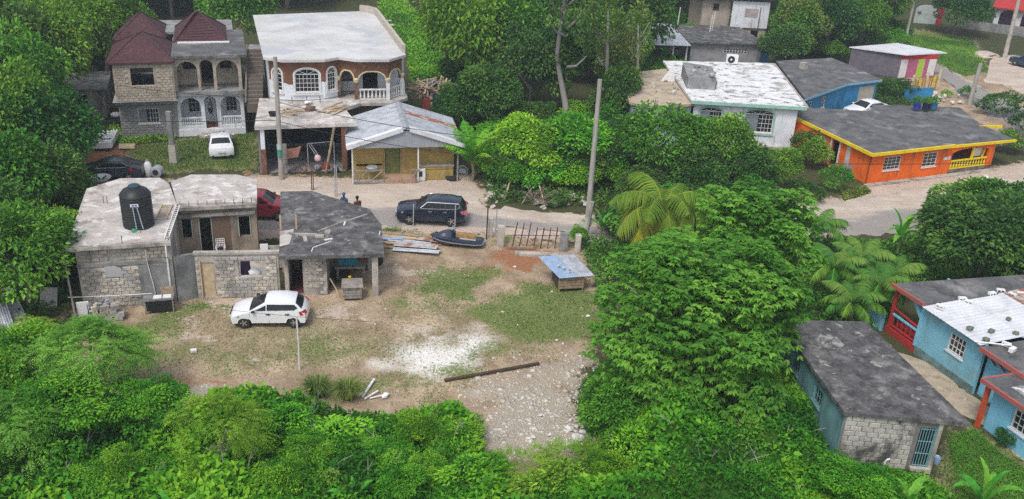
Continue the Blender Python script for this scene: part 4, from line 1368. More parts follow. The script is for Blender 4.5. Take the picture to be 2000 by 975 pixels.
# ================================================================ WHITE HOUSE WITH PATCHY WHITE ROOF
def house_mint():
    o = P(1350, 290)
    H = thing('white_house', 'white house with mint green trim, arched windows and flaking white roof', 'house', (o[0], o[1], 0), -2)
    zr = 3.75
    w1, w2 = (.45, 2.3, 1.45, 3.35, .35), (4.2, 6.55, 1.45, 3.4, .42)
    w = wall(MB(), -.1, 8.4, 0, zr, .9, .2, [w1, w2])
    T, L = line_frame((8.4, .9), (8.9, 15.5))
    w2b = wall(MB(T), 0, L, 0, zr, 0, .2)
    n = len(w.v); w.v += w2b.v; w.f += [tuple(i + n for i in f) for f in w2b.f]
    T, L = line_frame((8.9, 15.5), (-1.2, 13.8))
    w3 = wall(MB(T), 0, L, 0, zr, 0, .2)
    n = len(w.v); w.v += w3.v; w.f += [tuple(i + n for i in f) for f in w3.f]
    w.build('wall', WHITE, H)
    for q in (w1, w2):
        window(H, None, *q[:4], 1.0, 4, 4, rise=q[4], trim=MINT, half=(0, .5), glass=GLASS)
    MB().box(-.3, .65, .0, 8.55, .89, .35).build('plinth', CONC, H)
    # left wing, lower and curved towards the terrace
    c = [(-.3, .95), (-2.2, -.1), (-4.6, -.55), (-5.2, .3), (-5.3, 3.6)]
    for a, b in zip(c[:-1], c[1:]):
        T, L = line_frame(b, a)
        wall(MB(T), 0, L, 0, zr - .35, 0, .2, [(.35, 1.35, 0.3, 2.6, .5)] if a == c[1] else []).build('wing_wall', mat('pale_aqua_wall', (.45, .56, .58), (.36, .46, .48), 1.5), H)
    MB().prism([(-.15, .7), (-2.2, -.35), (-4.8, -.85), (-5.5, .2), (-5.6, 9.5), (-1.1, 12.5), (-.1, 6)], zr - .33, zr - .13).build('wing_roof', mat('tan_terrace', (0.52, 0.42, 0.30), (0.42, 0.33, 0.25), 1.0, stains=[((.26, .24, .2), 1.2, .55, .7, .7)], bump=.4), H)
    MB().prism([(-.4, .52), (8.95, .62), (9.3, 15.9), (-1.5, 14.2)], zr, zr + .2).build('roof_slab', ROOF_PATCHY, H)
    f = MB()
    f.bar((-.42, .46, zr + .05), (9.0, .56, zr + .05), .12, .26)
    f.build('fascia', MINT, H)
    r = MB()
    r.bar((9.05, .6, zr + .14), (9.38, 15.8, zr + .14), .14, .16)
    r.build('roof_kerb', mat('red_brick_edge', (.35, .22, .18), (.5, .48, .46), 2.0), H)
    # raised broken parapet block of grey concrete on the left of the roof
    p = MB()
    p.box(-.35, 4.2, zr + .2, 2.0, 4.4, zr + 1.15); p.box(-.4, 4.45, zr + .2, -.2, 8.5, zr + 1.2); p.box(1.9, 4.45, zr + .2, 2.15, 8.0, zr + .9)
    p.build('broken_parapet', CONC_GREY, H)
    pb = MB()
    pb.add([(-.4, 4.2, zr + 1.15), (2.1, 4.2, zr + .95), (2.2, 8.2, zr + 1.3), (-.4, 8.4, zr + 1.5)], [(0, 1, 2, 3)])
    pb.add([(-.4, 4.2, zr + 1.05), (2.1, 4.2, zr + .85), (2.2, 8.2, zr + 1.2), (-.4, 8.4, zr + 1.4)], [(3, 2, 1, 0)])
    pb.build('sloping_slab', CONC_GREY, H)
    for i in range(7):
        MB().lump((.0 + .35 * i, 5.0 + (i * 37 % 5) * .6, zr + 1.2 + .06 * (i % 3)), .22 + .05 * (i % 3), i, 1).build('slab_rubble', CONC if i % 2 else CONC_GREY, H)
    T, L = line_frame((-5.3, 2.6), (-5.6, 9.5))
    return H


house_mint()
F_O = P(1350, 290)
F_M = frame(F_O[0], F_O[1], -2)


# ================================================================ ORANGE HOUSE
def house_orange():
    o = P(1692, 360)
    H = thing('orange_house', 'bright orange bungalow with yellow roof edge and grey flat roof', 'house', (o[0], o[1], 0), 24)
    zr = 2.45
    wa, wb = (1.3, 3.0, .95, 2.05), (5.3, 6.75, .85, 2.02)
    arch = (8.35, 12.35, .95, 2.02, .35)
    w = wall(MB(), 0, 8.2, 0, zr, 0, .2, [wa, wb])
    w.v; wall(w, 8.2, 12.95, 0.35, zr - .23, .02, .2, [(arch[0], arch[1], .35, arch[3], arch[4])])
    w.box(12.73, .22, 0, 12.93, 9, zr - .23)
    w.box(8.2, 3.0, 0, 12.7, 3.2, zr - .23)
    w.build('front_wall', ORANGE, H)
    window(H, None, *wa, .1, 4, 4)
    window(H, None, *wb, .1, 3, 4)
    T, L = line_frame((0, 9.2), (0, .0))
    door = (9.2 - 4.4, 9.2 - 3.55, .1, 2.2)
    sw = (9.2 - 5.75, 9.2 - 5.2, 1.05, 2.1)
    s = wall(MB(T), 0, L - .001, 0, zr, 0, .2, [sw, door])
    s.build('side_wall', ORANGE, H)
    window(H, T, *sw, .08, 3, 3)
    for x in (door[0] - .14, door[1] + .0):
        MB(T).box(x, -.06, 0.1, x + .14, .05, 2.3).build('door_frame', TRIM_WHITE, H)
    MB(T).box(door[1] + .85, -.04, .3, door[1] + 1.3, .0, 2.2).build('stone_panel', STONE, H)
    MB().box(.2, 9.0, 0, 12.7, 9.2, zr - .23).build('rear_wall', ORANGE, H)
    MB().box(8.25, .25, 0, 12.7, 2.95, .4).build('porch_floor', CONC, H)
    rf = MB()
    rf.prism([(-.35, -.3), (8.0, -.3), (8.05, 9.0), (2.6, 11.6), (.1, 9.5)], zr, zr + .16)
    rf.build('roof_slab', SLAB_DARK2, H)
    rf = MB()
    rf.prism([(8.25, .05), (14.75, -.15), (15.6, 4.2), (18.0, 8.6), (10.3, 11.4), (8.1, 9.2)], zr - .22, zr - .07)
    rf.build('roof_slab', SLAB_DARK2, H)
    y = MB()
    y.bar((-.42, -.37, zr + .06), (8.0, -.37, zr + .06), .12, .24)
    y.bar((-.40, -.32, zr + .06), (.05, 9.4, zr + .06), .12, .24)
    y.build('roof_edge', YELLOW, H)
    y = MB()
    y.bar((8.3, -.02, zr - .13), (14.8, -.22, zr - .13), .12, .2)
    y.build('roof_edge', YELLOW, H)
    MB().bar((14.9, 3.6, zr - .13), (17.0, 3.1, zr - .13), .12, .2).build('roof_edge', YELLOW, H)
    balustrade(H, None, arch[0] + .05, arch[1] - .02, .36, .72, .11, YELLOW, 13)
    MB().box(10.6, .05, 1.05, 10.72, .2, 2.15).build('porch_post', YELLOW, H)
    MB().box(11.2, .5, 1.05, 12.2, .56, 1.75).build('sign_board', PLASTIC_WHITE, H)
    MB().bar((12.0, .3, .95), (12.35, .35, 2.1), .12, .1).build('porch_post', YELLOW, H)
    MB().box(-.3, -.5, -.1, 13.1, -.001, .05).build('footing', CONC, H)
    k = MB()
    k.box(7.5, -.025, 1.25, 7.85, -.001, 1.5); k.box(7.95, -.025, 1.25, 8.15, -.001, 1.55)
    k.build('meter_box', TRIM_WHITE, H)
    return H


house_orange()


# ================================================================ PALE BLUE SHED WITH BLACK ROOF, RIGHT FOREGROUND
def shed_teal():
    o = P(1628, 905)
    H = thing('block_shed', 'faded teal shed with bare block end wall, barred door and blackened flat roof', 'shed', (o[0], o[1], 0), -3)
    zr = 2.5
    T, L = line_frame((-1.1, 7.3), (0, 0))
    s = wall(MB(T), 0, L, -.1, zr, 0, .18, [(1.6, 2.5, 1.2, 2.0), (4.3, 5.2, 1.2, 2.0)])
    s.build('side_wall', TEAL_WALL, H)
    for a in (1.6, 4.3):
        window(H, T, a, a + .9, 1.2, 2.0, .1, 3, 2, TEAL_WALL)
    ops = [(3.15, 3.82, .2, 2.15)]
    w = wall(MB(), .02, 3.95, -.1, zr, .0, .18, ops)
    fw = w.build('front_wall', MORTAR, H)
    blocks(fw, None, .08, 3.1, .0, 2.5, 0.0, [], seed=41, bl=.48, bh=.245, m=mat('stained_block', (0.47, 0.455, 0.40), (0.36, 0.345, 0.305), 1.5, stains=[((0.08, 0.08, 0.075), .9, .53, .7, .95, (1, 1, .6))], bump=.6, coord='World', vary=.08))
    MB().box(3.84, -.07, 0, 4.0, -.001, 2.45).build('door_pier', CONC, H)
    MB().box(3.1, -.2, 0, 3.95, -.001, .2).build('doorstep', CONC, H)
    MB().box(3.16, .06, .21, 3.81, .1, 2.14).build('door', GLASS, H)
    g = MB()
    for i in range(6):
        g.box(3.2 + i * .11, .0, .22, 3.225 + i * .11, .03, 2.13)
    for z in (.25, .85, 1.45, 2.05):
        g.box(3.17, -.002, z, 3.8, .028, z + .03)
    g.build('door_grille', TEAL_WALL, H)
    T, L = line_frame((3.98, .0), (2.7, 7.9))
    wall(MB(T), .02, L, -.1, zr, 0, .18).build('side_wall', TEAL_WALL, H)
    T, L = line_frame((2.7, 7.9), (-1.1, 7.3))
    wall(MB(T), .2, L - .2, -.1, zr, 0, .18).build('rear_wall', TEAL_WALL, H)
    MB().prism([(-.1, -.12), (4.95, -.2), (2.95, 8.0), (-1.35, 7.5)], zr, zr + .17).build('roof_slab', SLAB_DARK, H)
    bare = mat('bare_slab_patch', (.36, .35, .33), (.16, .155, .15), 3.0, stains=[((.07, .07, .07), 2.5, .54, .66, .9)])
    for q in ([(.3, 5.2), (.9, 5.0), (1.3, 5.5), (1.1, 6.3), (.5, 6.6), (.2, 6.0)], [(2.0, 3.9), (2.5, 3.7), (2.7, 4.1), (2.2, 4.3)], [(-.3, 3.6), (.2, 3.4), (.3, 3.8), (-.2, 4.0)], [(1.9, 6.4), (2.5, 6.5), (2.3, 6.9), (1.8, 6.8)], [(3.3, 2.2), (3.7, 2.0), (3.8, 2.4)]):
        MB().prism(q, zr + .17, zr + .176).build('bare_patch', bare, H)
    return H


shed_teal()


# ================================================================ PALE BLUE HOUSE, RIGHT EDGE
def house_blue():
    o = P(1785, 688)
    H = thing('pale_blue_house', 'pale blue bungalow with white sheet roof weighted by blocks and red trim', 'house', (o[0], o[1], 0), -70)
    zr = 2.75
    win = (1.9, 2.95, 1.3, 2.3)
    w = wall(MB(), .0, 3.98, -.1, zr, 0, .18, [win])
    w.box(0, .18, -.1, .18, 7, zr)
    w.build('wall', SKY_BLUE, H)
    window(H, None, *win, .09, 4, 3, bw=.045)
    MB().box(-.01, -.03, -.1, 3.98, -.0005, .4).build('damp_band', mat('mossy_band', (.10, .15, .13), (.17, .27, .29), 2.0), H)
    # porch at the far end
    MB().prism([(-2.3, .0), (-.02, .0), (-.02, 3.5), (-2.3, 3.5)], -.1, .35).build('porch_floor', RED, H)
    p = MB()
    p.box(-.18, -.03, .35, .0, .22, zr)
    p.bar((-.1, .1, 1.9), (-.9, .1, zr - .05), .2, .2)
    p.build('corner_bracket', SKY_BLUE2, H)
    MB().box(-2.2, .0, .35, -2.05, .15, zr).build('porch_post', RED, H)
    r = MB()
    r.bar((-2.1, .08, 1.15), (-.1, .08, 1.15), .1, .1)
    r.build('porch_rail', SKY_BLUE2, H)
    r = MB()
    r.bar((-2.1, .08, 1.5), (-.1, .08, 1.32), .08, .08); r.bar((-2.1, .08, .5), (-.1, .08, .5), .08, .08)
    for i in range(6):
        r.bar((-1.95 + .33 * i, .08, .35), (-1.95 + .33 * i, .08, 1.15), .05, .05)
    r.build('porch_rail', RED, H)
    MB().box(-2.3, 3.4, .35, 0, 3.5, zr).build('porch_back_wall', SKY_BLUE, H)
    # low garden wall running on from the porch
    MB().bar((-5.0, -.9, .5), (-2.3, -.2, .5), .15, 1.0).build('garden_wall', SKY_BLUE, H)
    MB().prism([(-2.25, -.25), (.05, -.2), (.3, 9.0), (-1.2, 9.5)], zr, zr + .16).build('porch_roof', SLAB_DARK2, H)
    MB().bar((-2.3, -.28, zr + .08), (.06, -.24, zr + .08), .1, .2).build('porch_fascia', RED_TRIM, H)
    # white sheets
    u0, u1 = .08, 3.95
    n = 5
    for i in range(n):
        a, b = u0 + (u1 - u0) * i / n, u0 + (u1 - u0) * (i + 1) / n + .05
        for j in range(2):
            v0, v1 = (-.35, 2.3) if j == 0 else (2.2, 4.9)
            s = corrugated((a, v0, zr + .02 + .006 * (i % 2) + .035 * j), (b, v0, zr + .02 + .006 * (i % 2) + .035 * j), (b, v1, zr + .14 + .006 * (i % 2) + .035 * j), (a, v1, zr + .14 + .006 * (i % 2) + .035 * j), pitch=.26, amp=.007)
            s.build('roof_sheet', ZINC_WHITE, H)
    for i in range(3):
        a = u0 + 1.25 * i
        corrugated((a, 4.8, zr + .2 + .003 * i), (a + 1.3, 4.8, zr + .2 + .003 * i), (a + 1.3, 7.2, zr + .34 + .003 * i), (a, 7.2, zr + .34 + .003 * i), pitch=.26, amp=.008).build('roof_sheet', ZINC_RUST, H)
    # second volume
    w = wall(MB(), 4.0, 6.0, -.1, zr - .25, .35, .18)
    w.box(6.0, .35, -.1, 6.18, 4, zr - .25)
    w.build('wing_wall', SKY_BLUE2, H)
    MB().prism([(3.97, -.25), (6.5, -.2), (9.5, .4), (9.5, 6), (3.97, 6)], zr - .25, zr - .1).build('wing_roof', SLAB_DARK2, H)
    MB().bar((3.95, -.3, zr - .16), (6.6, -.26, zr - .16), .1, .2).build('wing_fascia', RED_TRIM, H)
    MB().bar((6.6, -.26, zr - .16), (9.5, .36, zr - .16), .1, .2).build('wing_fascia', RED_TRIM, H)
    for u in (4.55, 5.1):
        MB().bar((u, -.22, zr - .28), (u - .02, .3, zr - .85), .07, .07).build('bracket', RED_TRIM, H)
    # front volume
    w = wall(MB(), 6.55, 10.5, -.1, 2.3, -1.55, .18, [(7.6, 8.5, .9, 1.9)])
    w.box(6.37, -1.55, -.1, 6.55, 3, 2.3)
    w.build('front_wing_wall', SKY_BLUE2, H)
    window(H, None, 7.6, 8.5, .9, 1.9, -1.46, 3, 3)
    MB().prism([(6.0, -2.0), (10.6, -1.9), (10.6, 3), (6.1, 3)], 2.3, 2.46).build('front_wing_roof', SLAB_DARK2, H)
    MB().prism([(6.9, -1.3), (10.4, -1.2), (10.4, 2), (7.1, 2)], 2.46, 2.475).build('front_wing_roof_paint', ROOF_PATCHY, H)
    f = MB()
    f.bar((5.95, -2.05, 2.38), (10.6, -1.95, 2.38), .1, .2); f.bar((5.97, -2.0, 2.38), (6.07, 1.2, 2.38), .1, .2)
    f.build('front_wing_fascia', RED_TRIM, H)
    MB().box(6.16, -1.9, -.1, 6.34, -1.72, 2.29).build('porch_post', ORANGE_RED, H)
    b = MB()
    b.box(10.3, -1.36, -.1, 10.48, 2.8, 2.3); b.box(6.56, 2.8, -.1, 10.48, 2.98, 2.3); b.box(4.0, 5.7, -.1, 9.3, 5.9, zr - .25); b.box(9.1, 3.0, -.1, 9.3, 5.7, zr - .25); b.box(.18, 6.8, -.1, 3.98, 7.0, zr); b.box(-1.2, 8.7, -.1, .2, 8.9, zr)
    b.build('rear_wall', SKY_BLUE, H)
    return H


house_blue()
BM_O = P(1785, 688)
BM_M = frame(BM_O[0], BM_O[1], -70)


# ================================================================ HOUSES BEHIND, RIGHT OF THE WOOD
def open_shed():
    o = P(1290, 128)
    H = thing('open_shed', 'open shed with grey sheet-metal roof on white posts behind the white house', 'shed', (o[0], o[1], 0), 8)
    n = 7
    for i in range(n):
        a, b = -4.0 + i * .98, -4.0 + (i + 1) * .98 + .06
        corrugated((a, -1.2, 2.5 + .004 * (i % 2)), (b, -1.2, 2.5 + .004 * (i % 2)), (b - .45, 6.0, 3.5 + .004 * (i % 2)), (a - .45, 6.0, 3.5 + .004 * (i % 2)), pitch=.3, amp=.02).build('roof_sheet', ZINC, H)
    for u, v in ((1.0, -.6), (2.55, -.6), (-3.6, -.6), (2.4, 5.5), (-3.6, 5.5)):
        MB().box(u, v, 0, u + .16, v + .16, 2.6 if v < 0 else 3.35).build('post', TRIM_WHITE, H)
    MB().box(-3.8, 5.7, 0, 2.6, 5.85, 3.3).build('back_wall', CONC_GREY, H)
    return H


open_shed()


def slab_house():
    o = P(1345, 128)
    H = thing('grey_house', 'low grey house with dark slab roof beyond the air conditioner', 'house', (o[0], o[1], 0), 4)
    w = wall(MB(), 0, 8.0, 0, 2.6, 0, .2, [(3.7, 6.3, 1.6, 2.0)])
    w.box(0, .2, 0, .2, 8, 2.6); w.box(7.8, .2, 0, 8, 8, 2.6); w.box(.2, 7.8, 0, 7.8, 8, 2.6)
    w.build('wall', BLOCK_GREY, H)
    v = MB()
    for i in range(8):
        v.box(3.72 + i * .33, .02, 1.6, 3.80 + i * .33, .16, 2.0)
    v.box(3.7, .03, 1.78, 6.3, .15, 1.84)
    v.build('vent_blocks', TRIM_WHITE, H)
    MB().prism([(-.5, -.5), (8.5, -.4), (7.8, 9.5), (-.2, 9.0)], 2.6, 2.78).build('roof_slab', SLAB_DARK, H)
    for u, v_, h in ((.2, 8.5, 2.2), (3.3, 5.2, 2.0), (3.75, 6.0, 2.3)):
        MB().tube([(u, v_, 2.7), (u + .1, v_, 2.7 + h)], .06, 6).build('pipe', TRIM_WHITE, H)
    MB().box(8.05, .5, 0, 9.2, 1.8, 2.2).build('lean_to', BLUE_PAINT, H)
    MB().add([(8.0, .3, 2.25), (9.4, .3, 2.1), (9.4, 2.0, 2.4), (8.0, 2.0, 2.5)], [(0, 1, 2, 3)]).build('lean_to_roof', BLUE_PLASTIC, H)
    return H


slab_house()


def tall_house():
    o = P(1362, 92)
    H = thing('tall_house', 'tall pale block house with a white upper front at the wood edge', 'house', (o[0], o[1], 0), 3)
    w = wall(MB(), 0, 3.4, 0, 5.9, 0, .2, [(1.3, 2.0, 4.6, 5.3)])
    w.box(0, .2, 0, .2, 7, 5.9); w.box(3.2, .2, 0, 3.4, 7, 5.9); w.box(.2, 6.8, 0, 3.2, 7, 5.9)
    w.build('wall', BEIGE, H)
    window(H, None, 1.3, 2.0, 4.6, 5.3, .1, 2, 3, WOOD_DARK, CLOTH_MAROON)
    w = wall(MB(), 3.45, 7.9, 0, 2.7, -.6, .2, [(6.1, 7.0, 0, 2.4)])
    w.box(7.7, -.4, 0, 7.9, 6, 2.7)
    w.build('lower_wall', BEIGE, H)
    w = wall(MB(), 3.45, 7.9, 2.7, 5.8, -.8, .2, [])
    w.box(7.7, -.6, 2.7, 7.9, 6, 5.8)
    w.build('white_upper_wall', WHITE, H)
    MB().box(5.0, -.83, 4.0, 6.6, -.801, 5.0).build('stained_panel', mat('stained_white', (.5, .45, .45), (.35, .28, .28), 1.5), H)
    MB().box(6.75, -.84, 2.7, 6.9, -.801, 5.2).build('downpipe', CONC_GREY, H)
    MB().prism([(-.8, -.8), (3.6, -.8), (3.6, 7.3), (-.8, 7.3)], 5.9, 6.08).build('roof', CONC_GREY, H)
    MB().prism([(3.3, -1.2), (8.2, -1.2), (8.2, 6.5), (3.3, 6.5)], 6.09, 6.2).build('roof', MAROON, H)
    MB().box(4.2, -.95, 0, 4.3, -.85, 3.2).build('pipe', TRIM_WHITE, H)
    return H


tall_house()


def house_mid_blue():
    o = P(1586, 214)
    H = thing('blue_house', 'blue house with a streaked dark grey roof and shuttered doorway', 'house', (o[0], o[1], 0), 41)
    zr = 2.55
    # built round its roof outline, measured on the ground
    pts = [P(1572, 196, zr), P(1655, 166, zr), P(1722, 158, zr), P(1625, 116, zr), P(1515, 122, zr)]
    inv = frame(o[0], o[1], 41).inverted()
    L = [tuple((inv @ Vector(tuple(p)))[:2]) for p in pts]
    MB().prism(L, zr, zr + .16).build('roof_slab', SLAB_DARK2, H)
    cx, cy = sum(p[0] for p in L) / 5, sum(p[1] for p in L) / 5
    Q = [(cx + (p[0] - cx) * .93, cy + (p[1] - cy) * .93) for p in L]
    ops = {0: [(.5, 1.3, 1.0, 2.1), (3.3, 4.1, 1.0, 2.1)], 1: [(2.0, 4.2, .1, 2.1)]}
    for i in range(5):
        T, l = line_frame(Q[i], Q[(i + 1) % 5])
        oo = [q for q in ops.get(i, []) if q[1] < l - .1]
        wall(MB(T), 0, l, 0, zr, 0, .18, oo).build('wall', BLUE_PAINT, H)
        for q in oo:
            if q[2] > .5:
                window(H, T, *q, .1, 2, 2)
            else:
                MB(T).box(q[0] + .02, .03, q[2], q[1] - .02, .1, q[3] - .02).build('shutter', mat('beige_shutter', (.50, .45, .36), (.42, .38, .31), 3.0), H)
    f = MB()
    for a, b in ((L[0], L[1]), (L[1], L[2])):
        f.bar((a[0], a[1], zr + .02), (b[0], b[1], zr + .02), .12, .2)
    f.build('fascia', mat('pale_blue_trim', (.25, .42, .55), (.2, .35, .46), 2.0), H)
    MB().box(cx - .3, cy + 2.6, zr + .16, cx + .3, cy + 3.2, zr + .8).build('chimney', CONC, H)
    return H


house_mid_blue()


def pink_shop():
    o = P(1757, 152)
    H = thing('roadside_shop', 'little pink and grey roadside shop with a flat sheet-metal roof', 'shop', (o[0], o[1], 0), 14)
    w = wall(MB(), -.3, 4.3, 0, 2.6, 0, .15, [])
    w.build('front_wall', PINK, H)
    MB().box(-.32, -.02, 2.1, 4.32, -.001, 2.6).build('sign_band', RED, H)
    T, L = line_frame((-4.6, 3.2), (-.3, 0))
    wall(MB(T), 0, L, 0, 2.6, 0, .15).build('side_wall', mat('purplish_wall', (.16, .14, .17), (.12, .105, .13), 2.0), H)
    MB().box(-.25, -.04, .0, .6, -.001, 2.05).build('shutter', TRIM_WHITE, H)
    MB().box(3.3, -.04, .2, 4.2, -.001, 2.05).build('shutter', TRIM_WHITE, H)
    MB().box(1.9, -.04, 0, 2.75, -.001, 2.05).build('door', LIME, H)
    MB().box(4.15, 0.15, 0, 4.3, 4.5, 2.6).build('end_wall', CONC_GREY, H)
    MB().prism([(-4.9, 3.3), (-.2, -.6), (5.6, .3), (2.5, 5.2)], 2.62, 2.72).build('roof', ZINC_WHITE, H)
    return H


pink_shop()
SHOP_O = P(1757, 152)


def red_house():
    o = P(1935, 62)
    H = thing('red_roofed_house', 'house with red roof and white arched porch at the top right corner', 'house', (o[0], o[1], 0), -24)
    w = MB()
    wall(w, 0, 9.0, 0, 3.6, 0, .25, [(.6, 2.6, 1.0, 3.2, .9), (3.4, 5.6, 1.0, 3.2, .9), (6.2, 8.4, 1.0, 3.2, .9)])
    w.build('arcade_wall', WHITE, H)
    MB().box(-.1, -.06, 0, 9.0, -.001, .95).build('dado', RED, H)
    MB().box(0, 2.5, 0, 9, 2.7, 3.6).build('back_wall', mat('mauve_wall', (.22, .12, .18), (.17, .09, .14), 2.0), H)
    MB().box(0, .25, 0, .2, 2.5, 3.6).build('side_wall', WHITE, H)
    MB().add([(-.6, -.8, 3.5), (9.6, -.8, 3.5), (9.0, 4, 5.0), (0, 4, 5.0), (-.6, -.8, 3.35), (9.6, -.8, 3.35), (9, 4, 4.85), (0, 4, 4.85)], [(0, 1, 2, 3), (4, 5, 1, 0), (7, 6, 5, 4), (4, 0, 3, 7), (1, 5, 6, 2), (2, 6, 7, 3)]).build('roof', RED, H)
    s = MB()
    for i in range(6):
        s.box(1.0 + .5 * i, -1.6, 0, 1.5 + .5 * i, -.1, .2 * (i + 1))
    s.build('steps', RED_TRIM, H)
    MB().box(4.6, -3.2, 0, 5.2, -2.6, 4.4).build('gate_column', TRIM_WHITE, H)
    MB().box(-4, -2.4, 0, 4.4, -2.2, 1.5).build('front_wall', CONC_GREY, H)
    return H


red_house()


def red_gate_wall():
    o = P(1782, 52)
    H = thing('arched_wall', 'pale arched wall with a red gate leaf beside the roadside pole', 'wall', (o[0], o[1], 0), -6)
    pts = [(0, 0), (3.0, 0)] + [(1.5 + 1.5 * math.cos(t), 2.3 + .8 * math.sin(t)) for t in [math.pi * k / 10 for k in range(11)]]
    MB().upoly(pts, 0, .2).build('wall', mat('aqua_white_wall', (.48, .55, .53), (.38, .44, .43), 1.5), H)
    MB().box(3.05, -.2, 0, 3.7, .15, 3.0).build('gate_leaf', RED, H)
    MB().lump((.5, -.03, 2.2), .3, 3, 1).build('wall_plaque', CONC_GREY, H)
    return H


red_gate_wall()


# ================================================================ VEHICLES
PROFILES = {
    'hatch': dict(top=[(1.90, .26), (1.96, .45), (1.94, .62), (1.84, .75), (1.62, .84), (1.25, .92), (.98, .97), (.14, 1.42), (-.30, 1.475), (-.85, 1.46), (-1.32, 1.38), (-1.72, 1.02), (-1.88, .88), (-1.95, .55), (-1.88, .28)],
                  ws=6, wt=7, rt=10, rb=11, W=.86, wheels=(1.24, -1.25), r=.31, pillars=(.10,)),
    'suv': dict(top=[(2.24, .34), (2.32, .55), (2.30, .80), (2.20, .95), (1.75, 1.06), (1.15, 1.13), (.98, 1.15), (.30, 1.62), (-.30, 1.70), (-1.20, 1.69), (-1.92, 1.60), (-2.18, 1.18), (-2.28, 1.02), (-2.32, .65), (-2.24, .36)],
                ws=6, wt=7, rt=10, rb=11, W=.93, wheels=(1.36, -1.35), r=.37, pillars=(.1, -.95)),
    'sedan': dict(top=[(2.22, .26), (2.30, .45), (2.28, .62), (2.15, .74), (1.75, .83), (1.30, .90), (1.05, .94), (.30, 1.36), (-.15, 1.44), (-.65, 1.43), (-.98, 1.38), (-1.62, 1.03), (-1.95, 1.01), (-2.22, .94), (-2.32, .60), (-2.25, .30)],
                  ws=6, wt=7, rt=10, rb=11, W=.89, wheels=(1.38, -1.36), r=.32, pillars=(.08,)),
}


